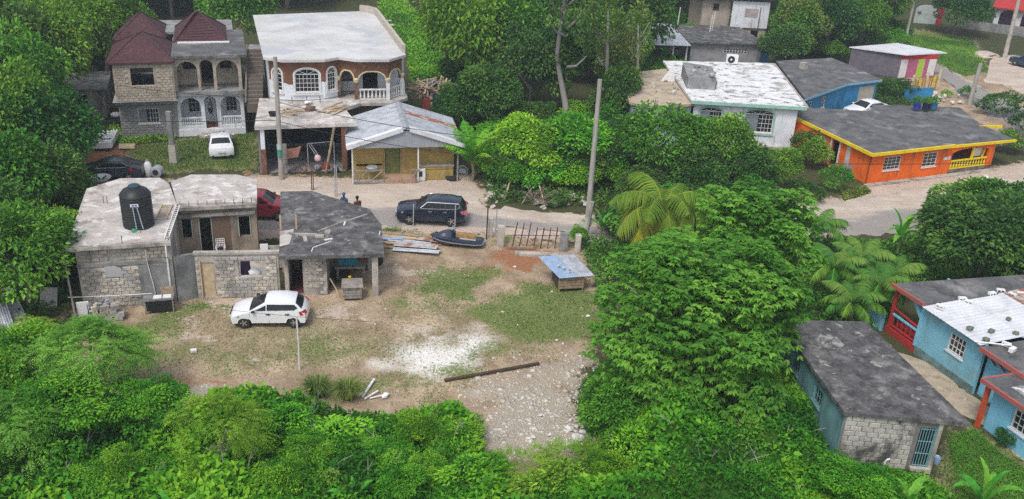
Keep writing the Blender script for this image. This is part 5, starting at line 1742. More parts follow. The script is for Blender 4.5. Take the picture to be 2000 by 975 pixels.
def car(name, label, loc, rz, kind, paint, trim=None, lamp=None, handle=None, plate=False, group=None, parts=True):
    pf = PROFILES[kind]
    top, W, r = pf['top'], pf['W'], pf['r']
    ws, wt, rt, rb = pf['ws'], pf['wt'], pf['rt'], pf['rb']
    zb = top[ws][1]
    zroof = max(p[1] for p in top)
    C = thing(name, label, 'car', loc, rz, group)

    def S(x, z, f):
        a = abs(f)
        up = max(0.0, (z - zb) / (zroof - zb))
        y = f * W * (1 - .24 * up)
        low = max(0.0, (.5 - z) / .5)
        y *= 1 - .06 * low
        xx = x * (1 - .055 * a ** 4 * (1 if abs(x) > 1.5 else .35))
        zz = z - (.055 * a ** 4 + .02 * a * a) * (1 if z > .6 else 0)
        return (xx, y, zz)
    # densify the roof line a little
    arch = r + .06
    bot = []
    x_r, x_f = top[-1][0], top[0][0]
    for wx in (pf['wheels'][1], pf['wheels'][0]):
        for k in range(9):
            t = math.pi - math.pi * k / 8
            bot.append((wx + arch * math.cos(t), max(.22, .30 + (arch - .02) * math.sin(t) - .0)))
    loop = top + bot
    fr = [-1, -.95, -.82, -.5, 0, .5, .82, .95, 1]
    n = len(loop)
    vs, fs = [], []
    for f in fr:
        vs += [S(x, z, f) for x, z in loop]
    for i in range(len(fr) - 1):
        for k in range(n):
            fs.append((i * n + k, i * n + (k + 1) % n, (i + 1) * n + (k + 1) % n, (i + 1) * n + k))
    m = len(fr) - 1
    lowpoly = list(range(0, ws + 1)) + list(range(rb, n))
    uppoly = list(range(ws, rb + 1))
    fs.append(tuple(lowpoly[::-1])); fs.append(tuple(m * n + i for i in lowpoly))
    fs.append(tuple(uppoly[::-1])); fs.append(tuple(m * n + i for i in uppoly))
    mb = MB()
    mb.add(vs, fs)
    body = mb.build('body', paint, C, smooth=True)
    bm = bmesh.new(); bm.from_mesh(body.data); bmesh.ops.recalc_face_normals(bm, faces=bm.faces); bm.to_mesh(body.data); bm.free()

    def panel(p, q, f0, f1, off, nm, mt, k=4, e0=.1, e1=.06):
        """curved sheet on the skin between profile points p and q"""
        dx, dz = q[0] - p[0], q[1] - p[1]
        l = math.hypot(dx, dz)
        nx_, nz_ = -dz / l, dx / l
        if nz_ < 0 and abs(nz_) > .15:
            nx_, nz_ = -nx_, -nz_
        v, g = [], []
        for i in range(k + 1):
            f = f0 + (f1 - f0) * i / k
            for t in (e0, 1 - e1):
                s = S(p[0] + dx * t, p[1] + dz * t, f)
                v.append((s[0] + nx_ * off, s[1], s[2] + nz_ * off))
        for i in range(k):
            g.append((2 * i, 2 * i + 1, 2 * i + 3, 2 * i + 2))
        return MB().add(v, g).build(nm, mt, C, True)
    panel(top[wt], top[ws], -.86, .86, .012, 'windscreen', GLASS, 8, .05, .03)
    panel(top[rt], top[rb], -.84, .84, .012, 'rear_window', GLASS, 8, .08, .12)
    # side windows between waist and roof
    wx0, wx1 = top[ws][0], top[rb][0]
    zlo = zb + .05
    zhi = zroof - .13
    fx0 = wx0 - .28
    sw = top[wt][0] - .02
    rw = top[rt][0] + .02
    cuts = [sw - .0] + []
    up = [(fx0, zlo), (sw - .08, zhi - .03), (rw - .02, zhi - .05), (wx1 + .24, zlo + .12), (wx1 + .42, zlo + .02)]
    for sgn in (1, -1):
        def sp(x, z, off=.012):
            s = S(x, z, sgn)
            return (s[0], s[1] + sgn * off, s[2] + .06)
        segs = []
        pil = list(pf['pillars'])
        xs = [99] + pil + [-99]
        for a, b in zip(xs[:-1], xs[1:]):
            poly = []
            a2, b2 = a - .03, b + .03
            pts = up
            res = []
            for i in range(len(pts)):
                p, q = pts[i], pts[(i + 1) % len(pts)]
                ins = lambda w: b2 <= w[0] <= a2
                if ins(p):
                    res.append(p)
                cross = []
                for c in (a2, b2):
                    if (p[0] - c) * (q[0] - c) < 0:
                        t = (c - p[0]) / (q[0] - p[0])
                        cross.append((t, (c, p[1] + (q[1] - p[1]) * t)))
                res += [c[1] for c in sorted(cross)]
            if len(res) >= 3:
                ids = list(range(len(res)))
                MB().add([sp(*p) for p in res], [tuple(ids), tuple(ids[::-1])]).build('side_window', GLASS, C)
        if trim:
            t = MB()
            ring = [(fx0 + .02, zlo - .03)] + [(p[0], p[1] + (.035 if i in (1, 2) else 0)) for i, p in enumerate(up)][1:] + [(fx0 + .02, zlo - .03)]
            t.tube([sp(*p, .02) for p in ring], .02, 5, False)
            t.build('window_trim', trim, C)
        for hx in (.02, -.95 if kind != 'sedan' else -.9):
            s = S(hx, zb - .10, sgn)
            MB().box(s[0] - .11, s[1] - .005 if sgn > 0 else s[1] - .03, s[2] - .02, s[0] + .11, s[1] + .03 if sgn > 0 else s[1] + .005, s[2] + .025).build('door_handle', handle or BLACK, C)
        s = S(wx0 - .25, zb + .03, sgn)
        mm = MB()
        mm.lump((s[0] + .02, s[1] + sgn * .11, s[2] + .08), .11, 5, 1, .75, .1)
        mm.build('wing_mirror', BLACK if kind == 'hatch' else paint, C, True)
        # lamps wrap the corners
        fx, fz = top[3]
        q = []
        for f, x, z in ((.55, fx + .06, fz - .10), (.80, fx + .04, fz - .06), (.97, fx - .12, fz - .02), (1.0, fx - .42, fz + .03), (1.0, fx - .36, fz - .09), (.97, fx - .02, fz - .16), (.8, fx + .10, fz - .17), (.55, fx + .11, fz - .17)):
            p = S(x, z, sgn * f)
            q.append((p[0] + .025, p[1] + sgn * .012, p[2] + .02))
        ids = tuple(range(len(q)))
        MB().add(q, [ids, ids[::-1]]).build('headlight', LAMP_CLEAR, C)
        rx, rz_ = top[rb]
        q = []
        for f, x, z in ((.72, rx - .10, rz_ - .02), (.97, rx - .02, rz_ + .0), (1.0, rx + .22, rz_ - .03), (1.0, rx + .08, rz_ - .22), (.97, rx - .14, rz_ - .24), (.72, rx - .19, rz_ - .2)):
            p = S(x, z, sgn * f)
            q.append((p[0] - .035, p[1] + sgn * .014, p[2] + .01))
        ids = tuple(range(len(q)))
        MB().add(q, [ids, ids[::-1]]).build('tail_light', lamp or LAMP_RED, C)
        dl = MB()                                       # door seams
        for xx in (.95, -.02, -1.0):
            a, b = S(xx, .36, sgn), S(xx, zb - .02, sgn)
            dl.bar((a[0], a[1] + sgn * .002, a[2]), (b[0], b[1] + sgn * .002, b[2]), .012, .008)
        dl.build('door_seam', BLACK, C)
        for wx in pf['wheels']:
            T = Matrix.Translation((wx, sgn * (W - .10), r)) @ Matrix.Rotation(math.radians(90) * -sgn, 4, 'X')
            t = MB(T)
            t.lathe([(r * .62, -.1), (r * .93, -.1), (r, -.06), (r, .06), (r * .94, .1), (r * .62, .1)], 20)
            w = t.build('wheel', TYRE, C, True)
            rm = MB(T)
            rm.lathe([(r * .62, .06), (r * .66, .095), (r * .58, .1), (r * .54, .07), (.01, .072)], 18)
            for k in range(5):
                a = 2 * math.pi * k / 5
                rm.bar((0, 0, .095), (math.cos(a) * r * .58, math.sin(a) * r * .58, .095), .06, .02, up=(0, 0, 1))
            rm.lathe([(.05, .07), (.05, .11), (.01, .112)], 8)
            rm.build('rim', RIM if kind != 'x' else BLACK, w)
            dd = MB(T)
            dd.lathe([(r * .53, .073), (.06, .075)], 16)
            dd.build('rim_gap', BLACK, w)
            ar = MB(Matrix.Translation((wx, sgn * (W - .30), r)) @ Matrix.Rotation(math.radians(90) * -sgn, 4, 'X'))
            ar.lathe([(arch + .03, 0), (arch + .03, .08)], 18)
            ar.build('wheel_well', BLACK, C)
    gr = MB()
    a, b = top[1], top[2]
    for f0, f1, z0, z1 in ((-.45, .45, .52, .66), (-.55, .55, .30, .42)):
        p0 = S(top[1][0], .5, 0)
        gr.box(p0[0] - .02, f0 * W, z0, p0[0] + .015, f1 * W, z1)
    gr.build('grille', BLACK, C)
    if plate:
        p0 = top[-2]
        MB().box(p0[0] - .05, -.26, .60, p0[0] - .01, .26, .73).build('number_plate', PLASTIC_WHITE, C)
    bp = MB()
    bp.box(top[-1][0] + .02, -W * .8, .24, top[-1][0] + .3, W * .8, .36)
    bp.build('under_bumper', BLACK, C)
    return C


def mid(a, b, z=0):
    p, q = P(*a), P(*b)
    return ((p[0] + q[0]) / 2, (p[1] + q[1]) / 2, z)


c = mid((462, 628), (598, 622))
car('hatchback_car', 'white five-door hatchback parked in front of the block yard wall', (c[0], c[1] - .02, 0), 187, 'hatch', PAINT_WHITE)
c = mid((778, 437), (905, 437))
car('sport_utility_car', 'dark blue-black sport utility car with chrome window trim on the marl road', (c[0], c[1] + .5, .04), 180, 'suv', PAINT_BLACK, CHROME, LAMP_PINK, CHROME)
c = P(431, 305)
car('white_car', 'white saloon car seen from behind, parked on the lawn path by the porch', (c[0] - .35, c[1] + 1.3, 0), 109, 'sedan', PAINT_WHITE, plate=True)
c = P(228, 352)
car('dark_saloon_car', 'dark grey saloon car parked behind the pale flat roof', (c[0] - .6, c[1] + .6, 0), 190, 'sedan', PAINT_GREY, CHROME)
c = P(522, 432)
car('maroon_car', 'maroon car half hidden between the pale roof and the blackened roof', (c[0] - .6, c[1] + .8, .04), 4, 'suv', PAINT_MAROON)
c = P(1686, 229)
car('white_car', 'white car showing its windscreen behind the orange house roof', (c[0] + .5, c[1] + 1.0, 0), -150, 'sedan', PAINT_WHITE)
c = P(2000, 133)
car('navy_car', 'navy blue car on the pale forecourt at the right edge', (c[0] + .6, c[1], .07), 120, 'suv', PAINT_BLUE)


def car_shell():
    o = P(206, 283)
    C = thing('car_shell', 'stripped white car shell without roof or doors on the red soil', 'car wreck', (o[0], o[1], 0), 104)
    b = MB()
    b.box(-1.5, -.72, .2, 1.5, .72, .34)
    for s in (-1, 1):
        b.bar((-1.5, s * .68, .5), (1.35, s * .74, .55), .16, .5)
    b.bar((-1.52, -.7, .48), (-1.52, .7, .48), .2, .5)
    b.build('tub', PAINT_WHITE, C, bevel=.04)
    MB().bar((.35, -.7, .62), (.35, .7, .62), .25, .4).build('bulkhead', PLASTIC_WHITE, C, bevel=.03)
    MB().box(.5, -.62, .35, 1.3, .62, .52).build('engine_bay', BLACK, C)
    for i in range(5):
        MB().lump((1.45 + .05 * (i % 2), -.6 + .3 * i, .55), .18, i, 1).build('crumpled_front', ZINC_WHITE, C)
    MB().lump((-.7, .1, .45), .3, 3, 1, .5).build('rag_heap', WOOD, C)
    for s in (-1, 1):
        MB().bar((.4, s * .66, .7), (.75, s * .6, 1.0), .06).build('pillar_stub', PAINT_WHITE, C)
    return C


car_shell()


def jet_ski():
    o = P(892, 478)
    C = thing('jet_ski', 'black jet ski with a brown seat lying on the grass beside scrap sheets', 'jet ski', (o[0], o[1], 0), 178)
    st = [(1.62, .03, .55, .60), (1.45, .26, .30, .66), (1.0, .46, .12, .66), (.3, .56, .06, .60), (-.5, .58, .05, .52), (-1.2, .57, .08, .46), (-1.55, .50, .14, .44), (-1.64, .40, .2, .42)]
    vs, fs = [], []
    n = 10
    for x, w, z0, z1 in st:
        ring = [(x, -w, (z0 + z1) * .5), (x, -w * .98, z1 - .06), (x, -w * .8, z1), (x, -w * .3, z1 + .03), (x, w * .3, z1 + .03), (x, w * .8, z1), (x, w * .98, z1 - .06), (x, w, (z0 + z1) * .5), (x, w * .55, z0), (x, -w * .55, z0)]
        vs += ring
    for i in range(len(st) - 1):
        for k in range(n):
            fs.append((i * n + k, i * n + (k + 1) % n, (i + 1) * n + (k + 1) % n, (i + 1) * n + k))
    fs.append(tuple(range(n))[::-1]); fs.append(tuple(range((len(st) - 1) * n, len(st) * n)))
    MB().add(vs, fs).build('hull', PAINT_BLACK, C, True)
    rim = MB()
    for s in (-1, 1):
        rim.tube([(x, s * (w + .012), (z0 + z1) * .5 + .02) for x, w, z0, z1 in st[1:]], .035, 6)
    rim.tube([(-1.65, -.42, .34), (-1.69, 0, .34), (-1.65, .42, .34)], .05, 6)
    rim.build('bumper_rail', mat('grey_rubber', (.22, .23, .25), (.16, .17, .18), 4.0), C)
    hd = MB()
    hs = [(1.35, .2, .68), (1.0, .36, .82), (.55, .38, .98), (.25, .30, 1.02), (.05, .2, .9)]
    vs, fs = [], []
    for x, w, z in hs:
        vs += [(x, -w, .6), (x, -w * .7, z - .06), (x, 0, z), (x, w * .7, z - .06), (x, w, .6)]
    for i in range(len(hs) - 1):
        for k in range(4):
            fs.append((i * 5 + k, (i + 1) * 5 + k, (i + 1) * 5 + k + 1, i * 5 + k + 1))
    fs.append((0, 1, 2, 3, 4)); fs.append((24, 23, 22, 21, 20))
    hd.add(vs, fs).build('hood', PAINT_BLACK, C, True)
    s = MB()
    ss = [(.1, .14, .88), (-.3, .2, .84), (-.8, .22, .80), (-1.1, .2, .80), (-1.22, .14, .74)]
    vs, fs = [], []
    for x, w, z in ss:
        vs += [(x, -w * 1.25, .5), (x, -w, z - .05), (x, 0, z + .02), (x, w, z - .05), (x, w * 1.25, .5)]
    for i in range(len(ss) - 1):
        for k in range(4):
            fs.append((i * 5 + k, (i + 1) * 5 + k, (i + 1) * 5 + k + 1, i * 5 + k + 1))
    fs.append((0, 1, 2, 3, 4)); fs.append((24, 23, 22, 21, 20))
    s.add(vs, fs).build('seat', CARD, C, True)
    h = MB()
    h.tube([(.28, -.38, 1.12), (.3, -.15, 1.06), (.3, .15, 1.06), (.28, .38, 1.12)], .03, 6)
    h.lump((.32, 0, 1.03), .16, 4, 1, .6)
    h.build('handlebar', mat('grey_plastic', (.33, .34, .35), (.25, .26, .27), 4.0), C, True)
    MB().bar((-.2, .3, .56), (-1.2, .36, .53), .12, .04).build('foot_mat', mat('grey_mat', (.42, .42, .42), (.33, .33, .33), 4.0), C)
    MB().bar((-.2, -.3, .56), (-1.2, -.36, .53), .12, .04).build('foot_mat', mat('grey_mat', (.42, .42, .42), (.33, .33, .33), 4.0), C)
    return C


jet_ski()


# ================================================================ PEOPLE
def person(label, loc, rz, shirt, trousers, cap=None):
    H = thing('person', label, 'person', loc, rz)

    def skin(name, verts, edges, radii, m, parent, root=0):
        me = bpy.data.meshes.new(name)
        me.from_pydata(verts, edges, [])
        me.materials.append(m)
        o = bpy.data.objects.new(name, me)
        COL.objects.link(o)
        o.parent = parent
        md = o.modifiers.new('skin', 'SKIN')
        md.use_smooth_shade = True
        for i, rr in enumerate(radii):
            sv = me.skin_vertices[0].data[i]
            sv.radius = rr if isinstance(rr, tuple) else (rr, rr)
            sv.use_root = i == root
        o.modifiers.new('sub', 'SUBSURF').levels = 1
        o.modifiers['sub'].render_levels = 1
        return o
    V = [(0, 0, .95), (0, 0, 1.15), (0, 0, 1.36), (0, .01, 1.47), (0, .03, 1.55), (0, .04, 1.64), (0, .03, 1.72),
         (.19, 0, 1.38), (.25, .02, 1.12), (.26, .12, .92), (.26, .18, .84), (-.19, 0, 1.38), (-.25, .02, 1.12), (-.26, .10, .92), (-.26, .16, .84),
         (.10, 0, .86), (.11, .02, .48), (.11, 0, .08), (.11, .15, .05), (-.10, 0, .86), (-.11, .02, .48), (-.11, 0, .08), (-.11, .15, .05)]
    E = [(0, 1), (1, 2), (2, 3), (3, 4), (4, 5), (5, 6), (2, 7), (7, 8), (8, 9), (9, 10), (2, 11), (11, 12), (12, 13), (13, 14), (0, 15), (15, 16), (16, 17), (17, 18), (0, 19), (19, 20), (20, 21), (21, 22)]
    R = [(.15, .10), (.13, .09), (.15, .10), .055, .075, .10, .07, .06, .045, .035, .04, .06, .045, .035, .04, .085, .06, .045, .04, .085, .06, .045, .04]
    skin('body', V, E, R, SKIN, H)
    skin('shirt', [V[0], V[1], V[2], V[7], (.235, .015, 1.2), V[11], (-.235, .015, 1.2)], [(0, 1), (1, 2), (2, 3), (3, 4), (2, 5), (5, 6)], [(.175, .125), (.155, .115), (.175, .125), .08, .07, .08, .07], shirt, H)
    skin('trousers', [V[0], V[15], V[16], (.11, .0, .15), V[19], V[20], (-.11, .0, .15)], [(0, 1), (1, 2), (2, 3), (0, 4), (4, 5), (5, 6)], [(.165, .12), .105, .08, .07, .105, .08, .07], trousers, H)
    hm = MB()
    hm.lump((0, .015, 1.70), .118, 2, 2, .85, .06)
    hm.build('cap' if cap else 'hair', cap or HAIR, H, True)
    for s in (-1, 1):
        MB().lump((s * .035, .125, 1.655), .012, 1, 1).build('eye', PLASTIC_WHITE, H, True)
    MB().lump((0, .142, 1.625), .02, 1, 1).build('nose', SKIN, H, True)
    fg = MB()
    for s in (-1, 1):
        for k in range(4):
            fg.tube([(s * .26 + (k - 1.5) * .018, .17, .82), (s * .26 + (k - 1.5) * .019, .19, .77), (s * .26 + (k - 1.5) * .018, .185, .73 + .008 * abs(k - 1.5))], .009, 5)
        fg.tube([(s * .225, .16, .84), (s * .205, .19, .80), (s * .21, .20, .77)], .01, 5)
    fg.build('fingers', SKIN, H, True)
    return H


p = P(672, 385, 1.5)
person('person in a blue top standing on the road behind the blackened roof', (p[0], p[1], .03), 160, CLOTH_BLUE, CLOTH_NAVY, CLOTH_BLUE)
p = P(698, 389, 1.6)
person('person in a dark maroon top standing on the road behind the blackened roof', (p[0], p[1], .03), 40, CLOTH_MAROON, DARK)


# ================================================================ THINGS ON AND ROUND THE CONCRETE BUILDING
def water_tank():
    x, y, z = on_d(2.9, 2.0, 3.74)
    C = thing('water_tank', 'tall ribbed black plastic water tank standing on the pale roof', 'water tank', (x, y, z), 16)
    prof = []
    R = .76
    for i in range(26):
        t = i / 25
        prof.append((R + (.028 if i % 2 else 0), t * 1.75))
    prof += [(R * .97, 1.84), (R * .80, 2.0), (R * .5, 2.12), (R * .36, 2.16)]
    MB().lathe(prof, 28).build('drum', BLACK, C, True)
    MB().lathe([(.30, 2.15), (.30, 2.24), (.22, 2.28), (.05, 2.3)], 16).build('lid', mat('blue_black_lid', (.035, .07, .09), (.03, .05, .07), 5.0), C, True)
    lab = MB()
    lab.add([(-.2, -.80, 1.32), (.2, -.80, 1.32), (.2, -.80, 1.5), (-.2, -.80, 1.5)], [(0, 1, 2, 3)])
    lb = lab.build('label_plate', PLASTIC_WHITE, C)
    for k, (a, b, c_, d) in enumerate(((-.17, .17, 1.335, 1.37), (-.12, -.02, 1.40, 1.46), (.02, .13, 1.40, 1.46))):
        MB().add([(a, -.803, c_), (b, -.803, c_), (b, -.803, d), (a, -.803, d)], [(0, 1, 2, 3)]).build('label_print', BLUE_PLASTIC, lb)
    for x0, x1 in ((-.08, -.02), (.12, .3)):
        MB().tube([(x0, -.81, 1.3), ((x0 + x1) / 2, -.83, .7), (x1, -.86, .12)], .028, 6).build('overflow_pipe', mat('pale_blue_hose', (.35, .45, .5), (.3, .38, .43), 4.0), C, True)
    return C


water_tank()
x, y, z = on_d(2.75, 1.02, 3.73)
t = thing('valve_box', 'green plastic valve at the foot of the black water tank', 'valve', (x, y, z), 16)
MB().lump((0, 0, .12), .14, 3, 1).build('valve', GREEN_PLASTIC, t, True)
MB().box(-.25, -.08, 0, .3, .08, .08).build('base', CONC, t)


def ladder(label, a, b, w, m, rungs=9):
    a, b = Vector(a), Vector(b)
    t = thing('ladder', label, 'ladder', tuple(a))
    d = (b - a)
    s = d.cross(Vector((0, 0, 1)))
    s = s.normalized() if s.length > .01 else Vector((1, 0, 0))
    for k in (-1, 1):
        MB().bar(s * (k * w / 2), d + s * (k * w / 2), .05, .07).build('rail', m, t)
    for i in range(rungs):
        q = d * ((i + .5) / rungs)
        MB().bar(q - s * (w / 2), q + s * (w / 2), .035, .035).build('rung', m, t)
    return t


ladder('short pale timber ladder lying flat on the roof beside the tank', on_d(3.95, 2.5, 3.80), on_d(4.15, 4.6, 3.80), .55, WOOD_PALE, 8)
ladder('white ladder lying along the edge between the two pale roofs', on_d(4.42, -.1, 3.80), on_d(4.72, 4.3, 3.80), .2, TRIM_WHITE, 16)


def plastic_chair():
    x, y, z = on_d(6.75, 4.35, .44)
    C = thing('plastic_chair', 'white plastic garden chair with lattice back in the walled yard', 'chair', (x, y, z), 16)
    MB().box(-.24, -.25, .42, .24, .22, .46).build('seat', PLASTIC_WHITE, C, bevel=.02)
    b = MB()
    for i in range(6):
        u = -.23 + .46 * i / 5
        b.bar((u, .22, .46), (u, .32, 1.05), .03, .025)
    for i in range(5):
        z = .55 + .5 * i / 4
        b.bar((-.24, .22 + (z - .46) * .17, z), (.24, .22 + (z - .46) * .17, z), .03, .025)
    b.build('backrest', PLASTIC_WHITE, C)
    for u in (-.22, .22):
        for v in (-.22, .2):
            MB().bar((u, v, 0), (u * .95, v * .95, .43), .045, .045).build('leg', PLASTIC_WHITE, C)
        MB().bar((u * 1.1, -.2, .64), (u * 1.1, .26, .66), .05, .03).build('armrest', PLASTIC_WHITE, C)
    return C


plastic_chair()
x, y, z = on_d(6.75, 4.33, .905)
bagm = MB()
bagm.lump((0, 0, .12), .17, 9, 2, .8, .4)
bg = bagm.build('bag', BLACK, None, True)
bg.location = (x, y, z)
tag(bg, 'small black bag lying on the white plastic chair', 'bag')


def ty(u, v, z):
    p = HD_M @ (TY @ Vector((u, v, z)))
    return (p.x, p.y, p.z)


x, y, z = ty(2.45, .75, .42)
o = MB().lathe([(.24, 0), (.27, .3), (.27, .9), (.25, 1.35), (.2, 1.4)], 14).build('barrel', mat('purple_plastic', (.06, .03, .08), (.045, .022, .06), 4.0), None, True)
o.location = (x, y, z); tag(o, 'dark purple barrel seen through the yard wall opening', 'barrel')
x, y, z = ty(2.95, .62, .95)
o = MB().lump((0, 0, .2), .3, 12, 2, .9, .35).build('sack', PLASTIC_WHITE, None, True)
o.location = (x, y, z); tag(o, 'white sack seen through the yard wall opening', 'sack')
t = thing('crate', 'low wooden crate carrying the white sack in the yard', 'crate', (x, y, .42), 10)
for i in range(5):
    MB().box(-.5, -.32, .02 + .1 * i, .5, -.28, .09 + .1 * i).build('slat', WOOD, t)
MB().box(-.5, -.27, 0, .5, .3, .53).build('core', WOOD_GREY, t)

# yard corner: white panel, plywood and timber frame by the maroon car
x, y, z = on_d(9.15, 2.9, .2)
o = MB().box(-.22, -.05, 0, .22, .05, 1.5).build('door_panel', PLASTIC_WHITE, None, bevel=.01)
o.location = (x, y, z); o.rotation_euler = (math.radians(-8), 0, math.radians(12)); tag(o, 'narrow white panel standing behind the yard wall', 'panel')
t = thing('timber_trellis', 'tall pale timber trellis with plywood infill between the two buildings', 'trellis', on_d(10.2, 2.7, 0), 14)
for u in (-.1, .75):
    MB().box(u, 0, 0, u + .09, .09, 3.5).build('post', WOOD_PALE, t)
MB().bar((-.05, .05, 1.9), (.8, .05, 2.3), .07, .07).build('brace', WOOD_PALE, t)
MB().box(.0, .1, .1, .74, .13, 1.75).build('plywood', WOOD, t)
o = MB().box(-.6, -.06, 0, .6, .06, 1.35).build('concrete_slab', CONC, None)
o.location = on_d(9.6, 3.2, .1); o.rotation_euler = (math.radians(-6), 0, math.radians(14)); tag(o, 'rough concrete slab behind the white panel in the yard corner', 'slab')


def counter():
    x, y, z = on_d(3.75, -.75, 0)
    C = thing('sink_counter', 'black counter with two white basins against the plastered wall', 'counter', (x, y, z), 16)
    MB().box(-.75, -.3, .72, .75, .32, .80).build('top', mat('grey_counter', (.24, .22, .22), (.18, .17, .17), 4.0), C)
    MB().box(-.62, -.24, .12, .72, .26, .70).build('cabinet', BLACK, C)
    for u in (-.05, .42):
        MB().add([(u - .2, -.2, .815), (u + .2, -.2, .815), (u + .2, .2, .815), (u - .2, .2, .815), (u - .15, -.15, .806), (u + .15, -.15, .806), (u + .15, .15, .806), (u - .15, .15, .806)], [(0, 1, 5, 4), (1, 2, 6, 5), (2, 3, 7, 6), (3, 0, 4, 7), (4, 5, 6, 7)]).build('basin', PLASTIC_WHITE, C)
    for u in (-.7, .66):
        for v in (-.26, .26):
            MB().box(u, v, 0, u + .06, v + .06, .72).build('leg', WOOD_GREY, C)
    MB().box(.1, .33, .8, .75, .4, 1.15).build('splash_board', WOOD, C)
    return C


counter()


def block_stack():
    x, y, z = on_d(1.15, -1.15, 0)
    C = thing('block_stack', 'heap of loose concrete blocks stacked before the block wall', 'block stack', (x, y, z), 12)
    rr = random.Random(4)
    me = MB().box(-.2, -.1, -.1, .2, .1, .1).mesh('block')
    me.materials.append(BLOCK)
    for lay in range(4):
        nx_ = 4 - lay // 2
        for i in range(nx_):
            for j in range(2):
                o = bpy.data.objects.new('block', me)
                COL.objects.link(o)
                o.parent = C
                o.location = (-.62 + .43 * i + rr.uniform(-.04, .04) + .1 * lay, -.15 + .25 * j + rr.uniform(-.03, .03), .1 + .203 * lay)
                o.rotation_euler = (0, 0, rr.uniform(-.16, .16) + (.5 if lay == 3 else 0))
    for i in range(6):
        MB().lump((rr.uniform(-.7, .8), rr.uniform(-.2, .35), .85 + rr.uniform(-.1, .1)), rr.uniform(.08, .16), i, 1).build('broken_block', BLOCK if i % 3 else CONC_GREY, C)
    return C


block_stack()
x, y, z = on_d(1.35, -1.1, .92)
o = MB().lump((0, 0, .08), .2, 5, 1, .5, .5).build('rag', ZINC_BLUE, None, True)
o.location = (x, y, z); tag(o, 'pale blue rag on top of the concrete block heap', 'rag')
x, y, z = on_d(.15, -.95, 0)
t = thing('refrigerator_door', 'white appliance door leaning beside the block heap', 'appliance', (x, y, z), 18)
MB().box(-.3, -.04, .05, .3, .05, .95).build('panel', PLASTIC_WHITE, t, bevel=.03)
MB().box(.18, -.07, .5, .22, -.041, .8).build('handle', ZINC, t)
x, y, z = on_d(.55, -1.2, .0)
o = MB().lathe([(.15, 0), (.17, .2), (.17, .5), (.1, .62), (.06, .7)], 12).build('jug', CLOTH_NAVY, None, True)
o.location = (x, y, z); tag(o, 'dark blue plastic jug between appliance door and block heap', 'jug')
t = thing('scaffold_pole', 'thin pale pole leaning against the left corner of the concrete building', 'pole', on_d(-.2, -1.3, 0))
MB().tube([(0, 0, 0), tuple(Vector(on_d(-.45, -.45, 3.6)) - Vector(on_d(-.2, -1.3, 0)))], .05, 6).build('shaft', WOOD_GREY, t)
MB().bar(tuple(Vector(on_d(-.8, -.45, 3.58)) - Vector(on_d(-.2, -1.3, 0))), tuple(Vector(on_d(.3, -.4, 3.5)) - Vector(on_d(-.2, -1.3, 0))), .06, .06).build('crosspiece', WOOD_GREY, t)


def on_e(u, v, z):
    p = AN_M @ Vector((u, v, z))
    return (p.x, p.y, p.z)


t = thing('rabbit_hutch', 'grey wooden hutch on legs under the blackened roof', 'hutch', on_e(3.55, -.35, 0), 10)
for i in range(4):
    MB().box(-.5, -.36, .12 + .17 * i, .5, -.33, .26 + .17 * i).build('slat', WOOD_GREY, t)
MB().box(-.48, -.32, .1, .48, .35, .8).build('box', WOOD_DARK, t)
MB().add([(-.58, -.45, .84), (.58, -.45, .84), (.55, .45, .95), (-.55, .45, .95), (-.58, -.45, .80), (.58, -.45, .80), (.55, .45, .91), (-.55, .45, .91)], [(0, 1, 2, 3), (7, 6, 5, 4), (0, 4, 5, 1), (1, 5, 6, 2), (2, 6, 7, 3), (3, 7, 4, 0)]).build('lid', WOOD_GREY, t)
for u in (-.46, .4):
    for v in (-.3, .28):
        MB().box(u, v, 0, u + .06, v + .06, .12).build('leg', WOOD_GREY, t)
o = MB().lump((0, 0, .07), .11, 6, 1).build('cloth', YELLOW, None, True)
o.location = on_e(3.4, 0.15, .93); tag(o, 'small yellow cloth on the grey wooden hutch', 'cloth')
o = MB().box(-.52, -.04, 0, .52, .04, 1.15).build('turquoise_board', TURQ, None, bevel=.01)
o.location = on_e(3.25, 1.9, .85); o.rotation_euler = (math.radians(-4), 0, math.radians(8)); tag(o, 'turquoise board standing in the shade under the blackened roof', 'board')
t = thing('bench', 'rough low bench that carries the turquoise board', 'bench', on_e(3.3, 2.0, 0), 8)
MB().box(-.8, -.3, .72, .9, .4, .84).build('seat', WOOD_GREY, t)
for u in (-.7, .75):
    MB().box(u, -.2, 0, u + .1, .3, .72).build('leg', WOOD_GREY, t)
o = MB().add([(-.35, 0, 0), (.35, .03, 0), (.4, 0, .45), (.3, -.03, .9), (-.3, .02, .95), (-.38, .04, .5)], [(0, 1, 2, 5), (5, 2, 3, 4)]).build('curtain', PINK_CLOTH, None)
o.modifiers.new('s', 'SOLIDIFY').thickness = .02
o.location = on_e(4.15, 3.45, .35); o.rotation_euler = (0, 0, math.radians(8)); tag(o, 'salmon cloth hanging on the low wall beside the turquoise board', 'cloth')
o = MB(Matrix.Rotation(math.radians(80), 4, 'X')).lathe([(.18, -.09), (.33, -.1), (.36, 0), (.33, .1), (.18, .09)], 18).build('tyre', TYRE, None, True)
o.location = on_e(4.85, 3.35, .45); tag(o, 'old tyre leaning on the low wall behind the concrete post', 'tyre')
t = thing('wall_bracket', 'thin pale stick leaning against the annexe corner', 'stick', on_e(2.35, -.1, 0), 8)
MB().tube([(.0, .1, 1.0), (.3, -.1, .5), (.55, -.3, .0)], .03, 6).build('stick', WOOD_PALE, t)

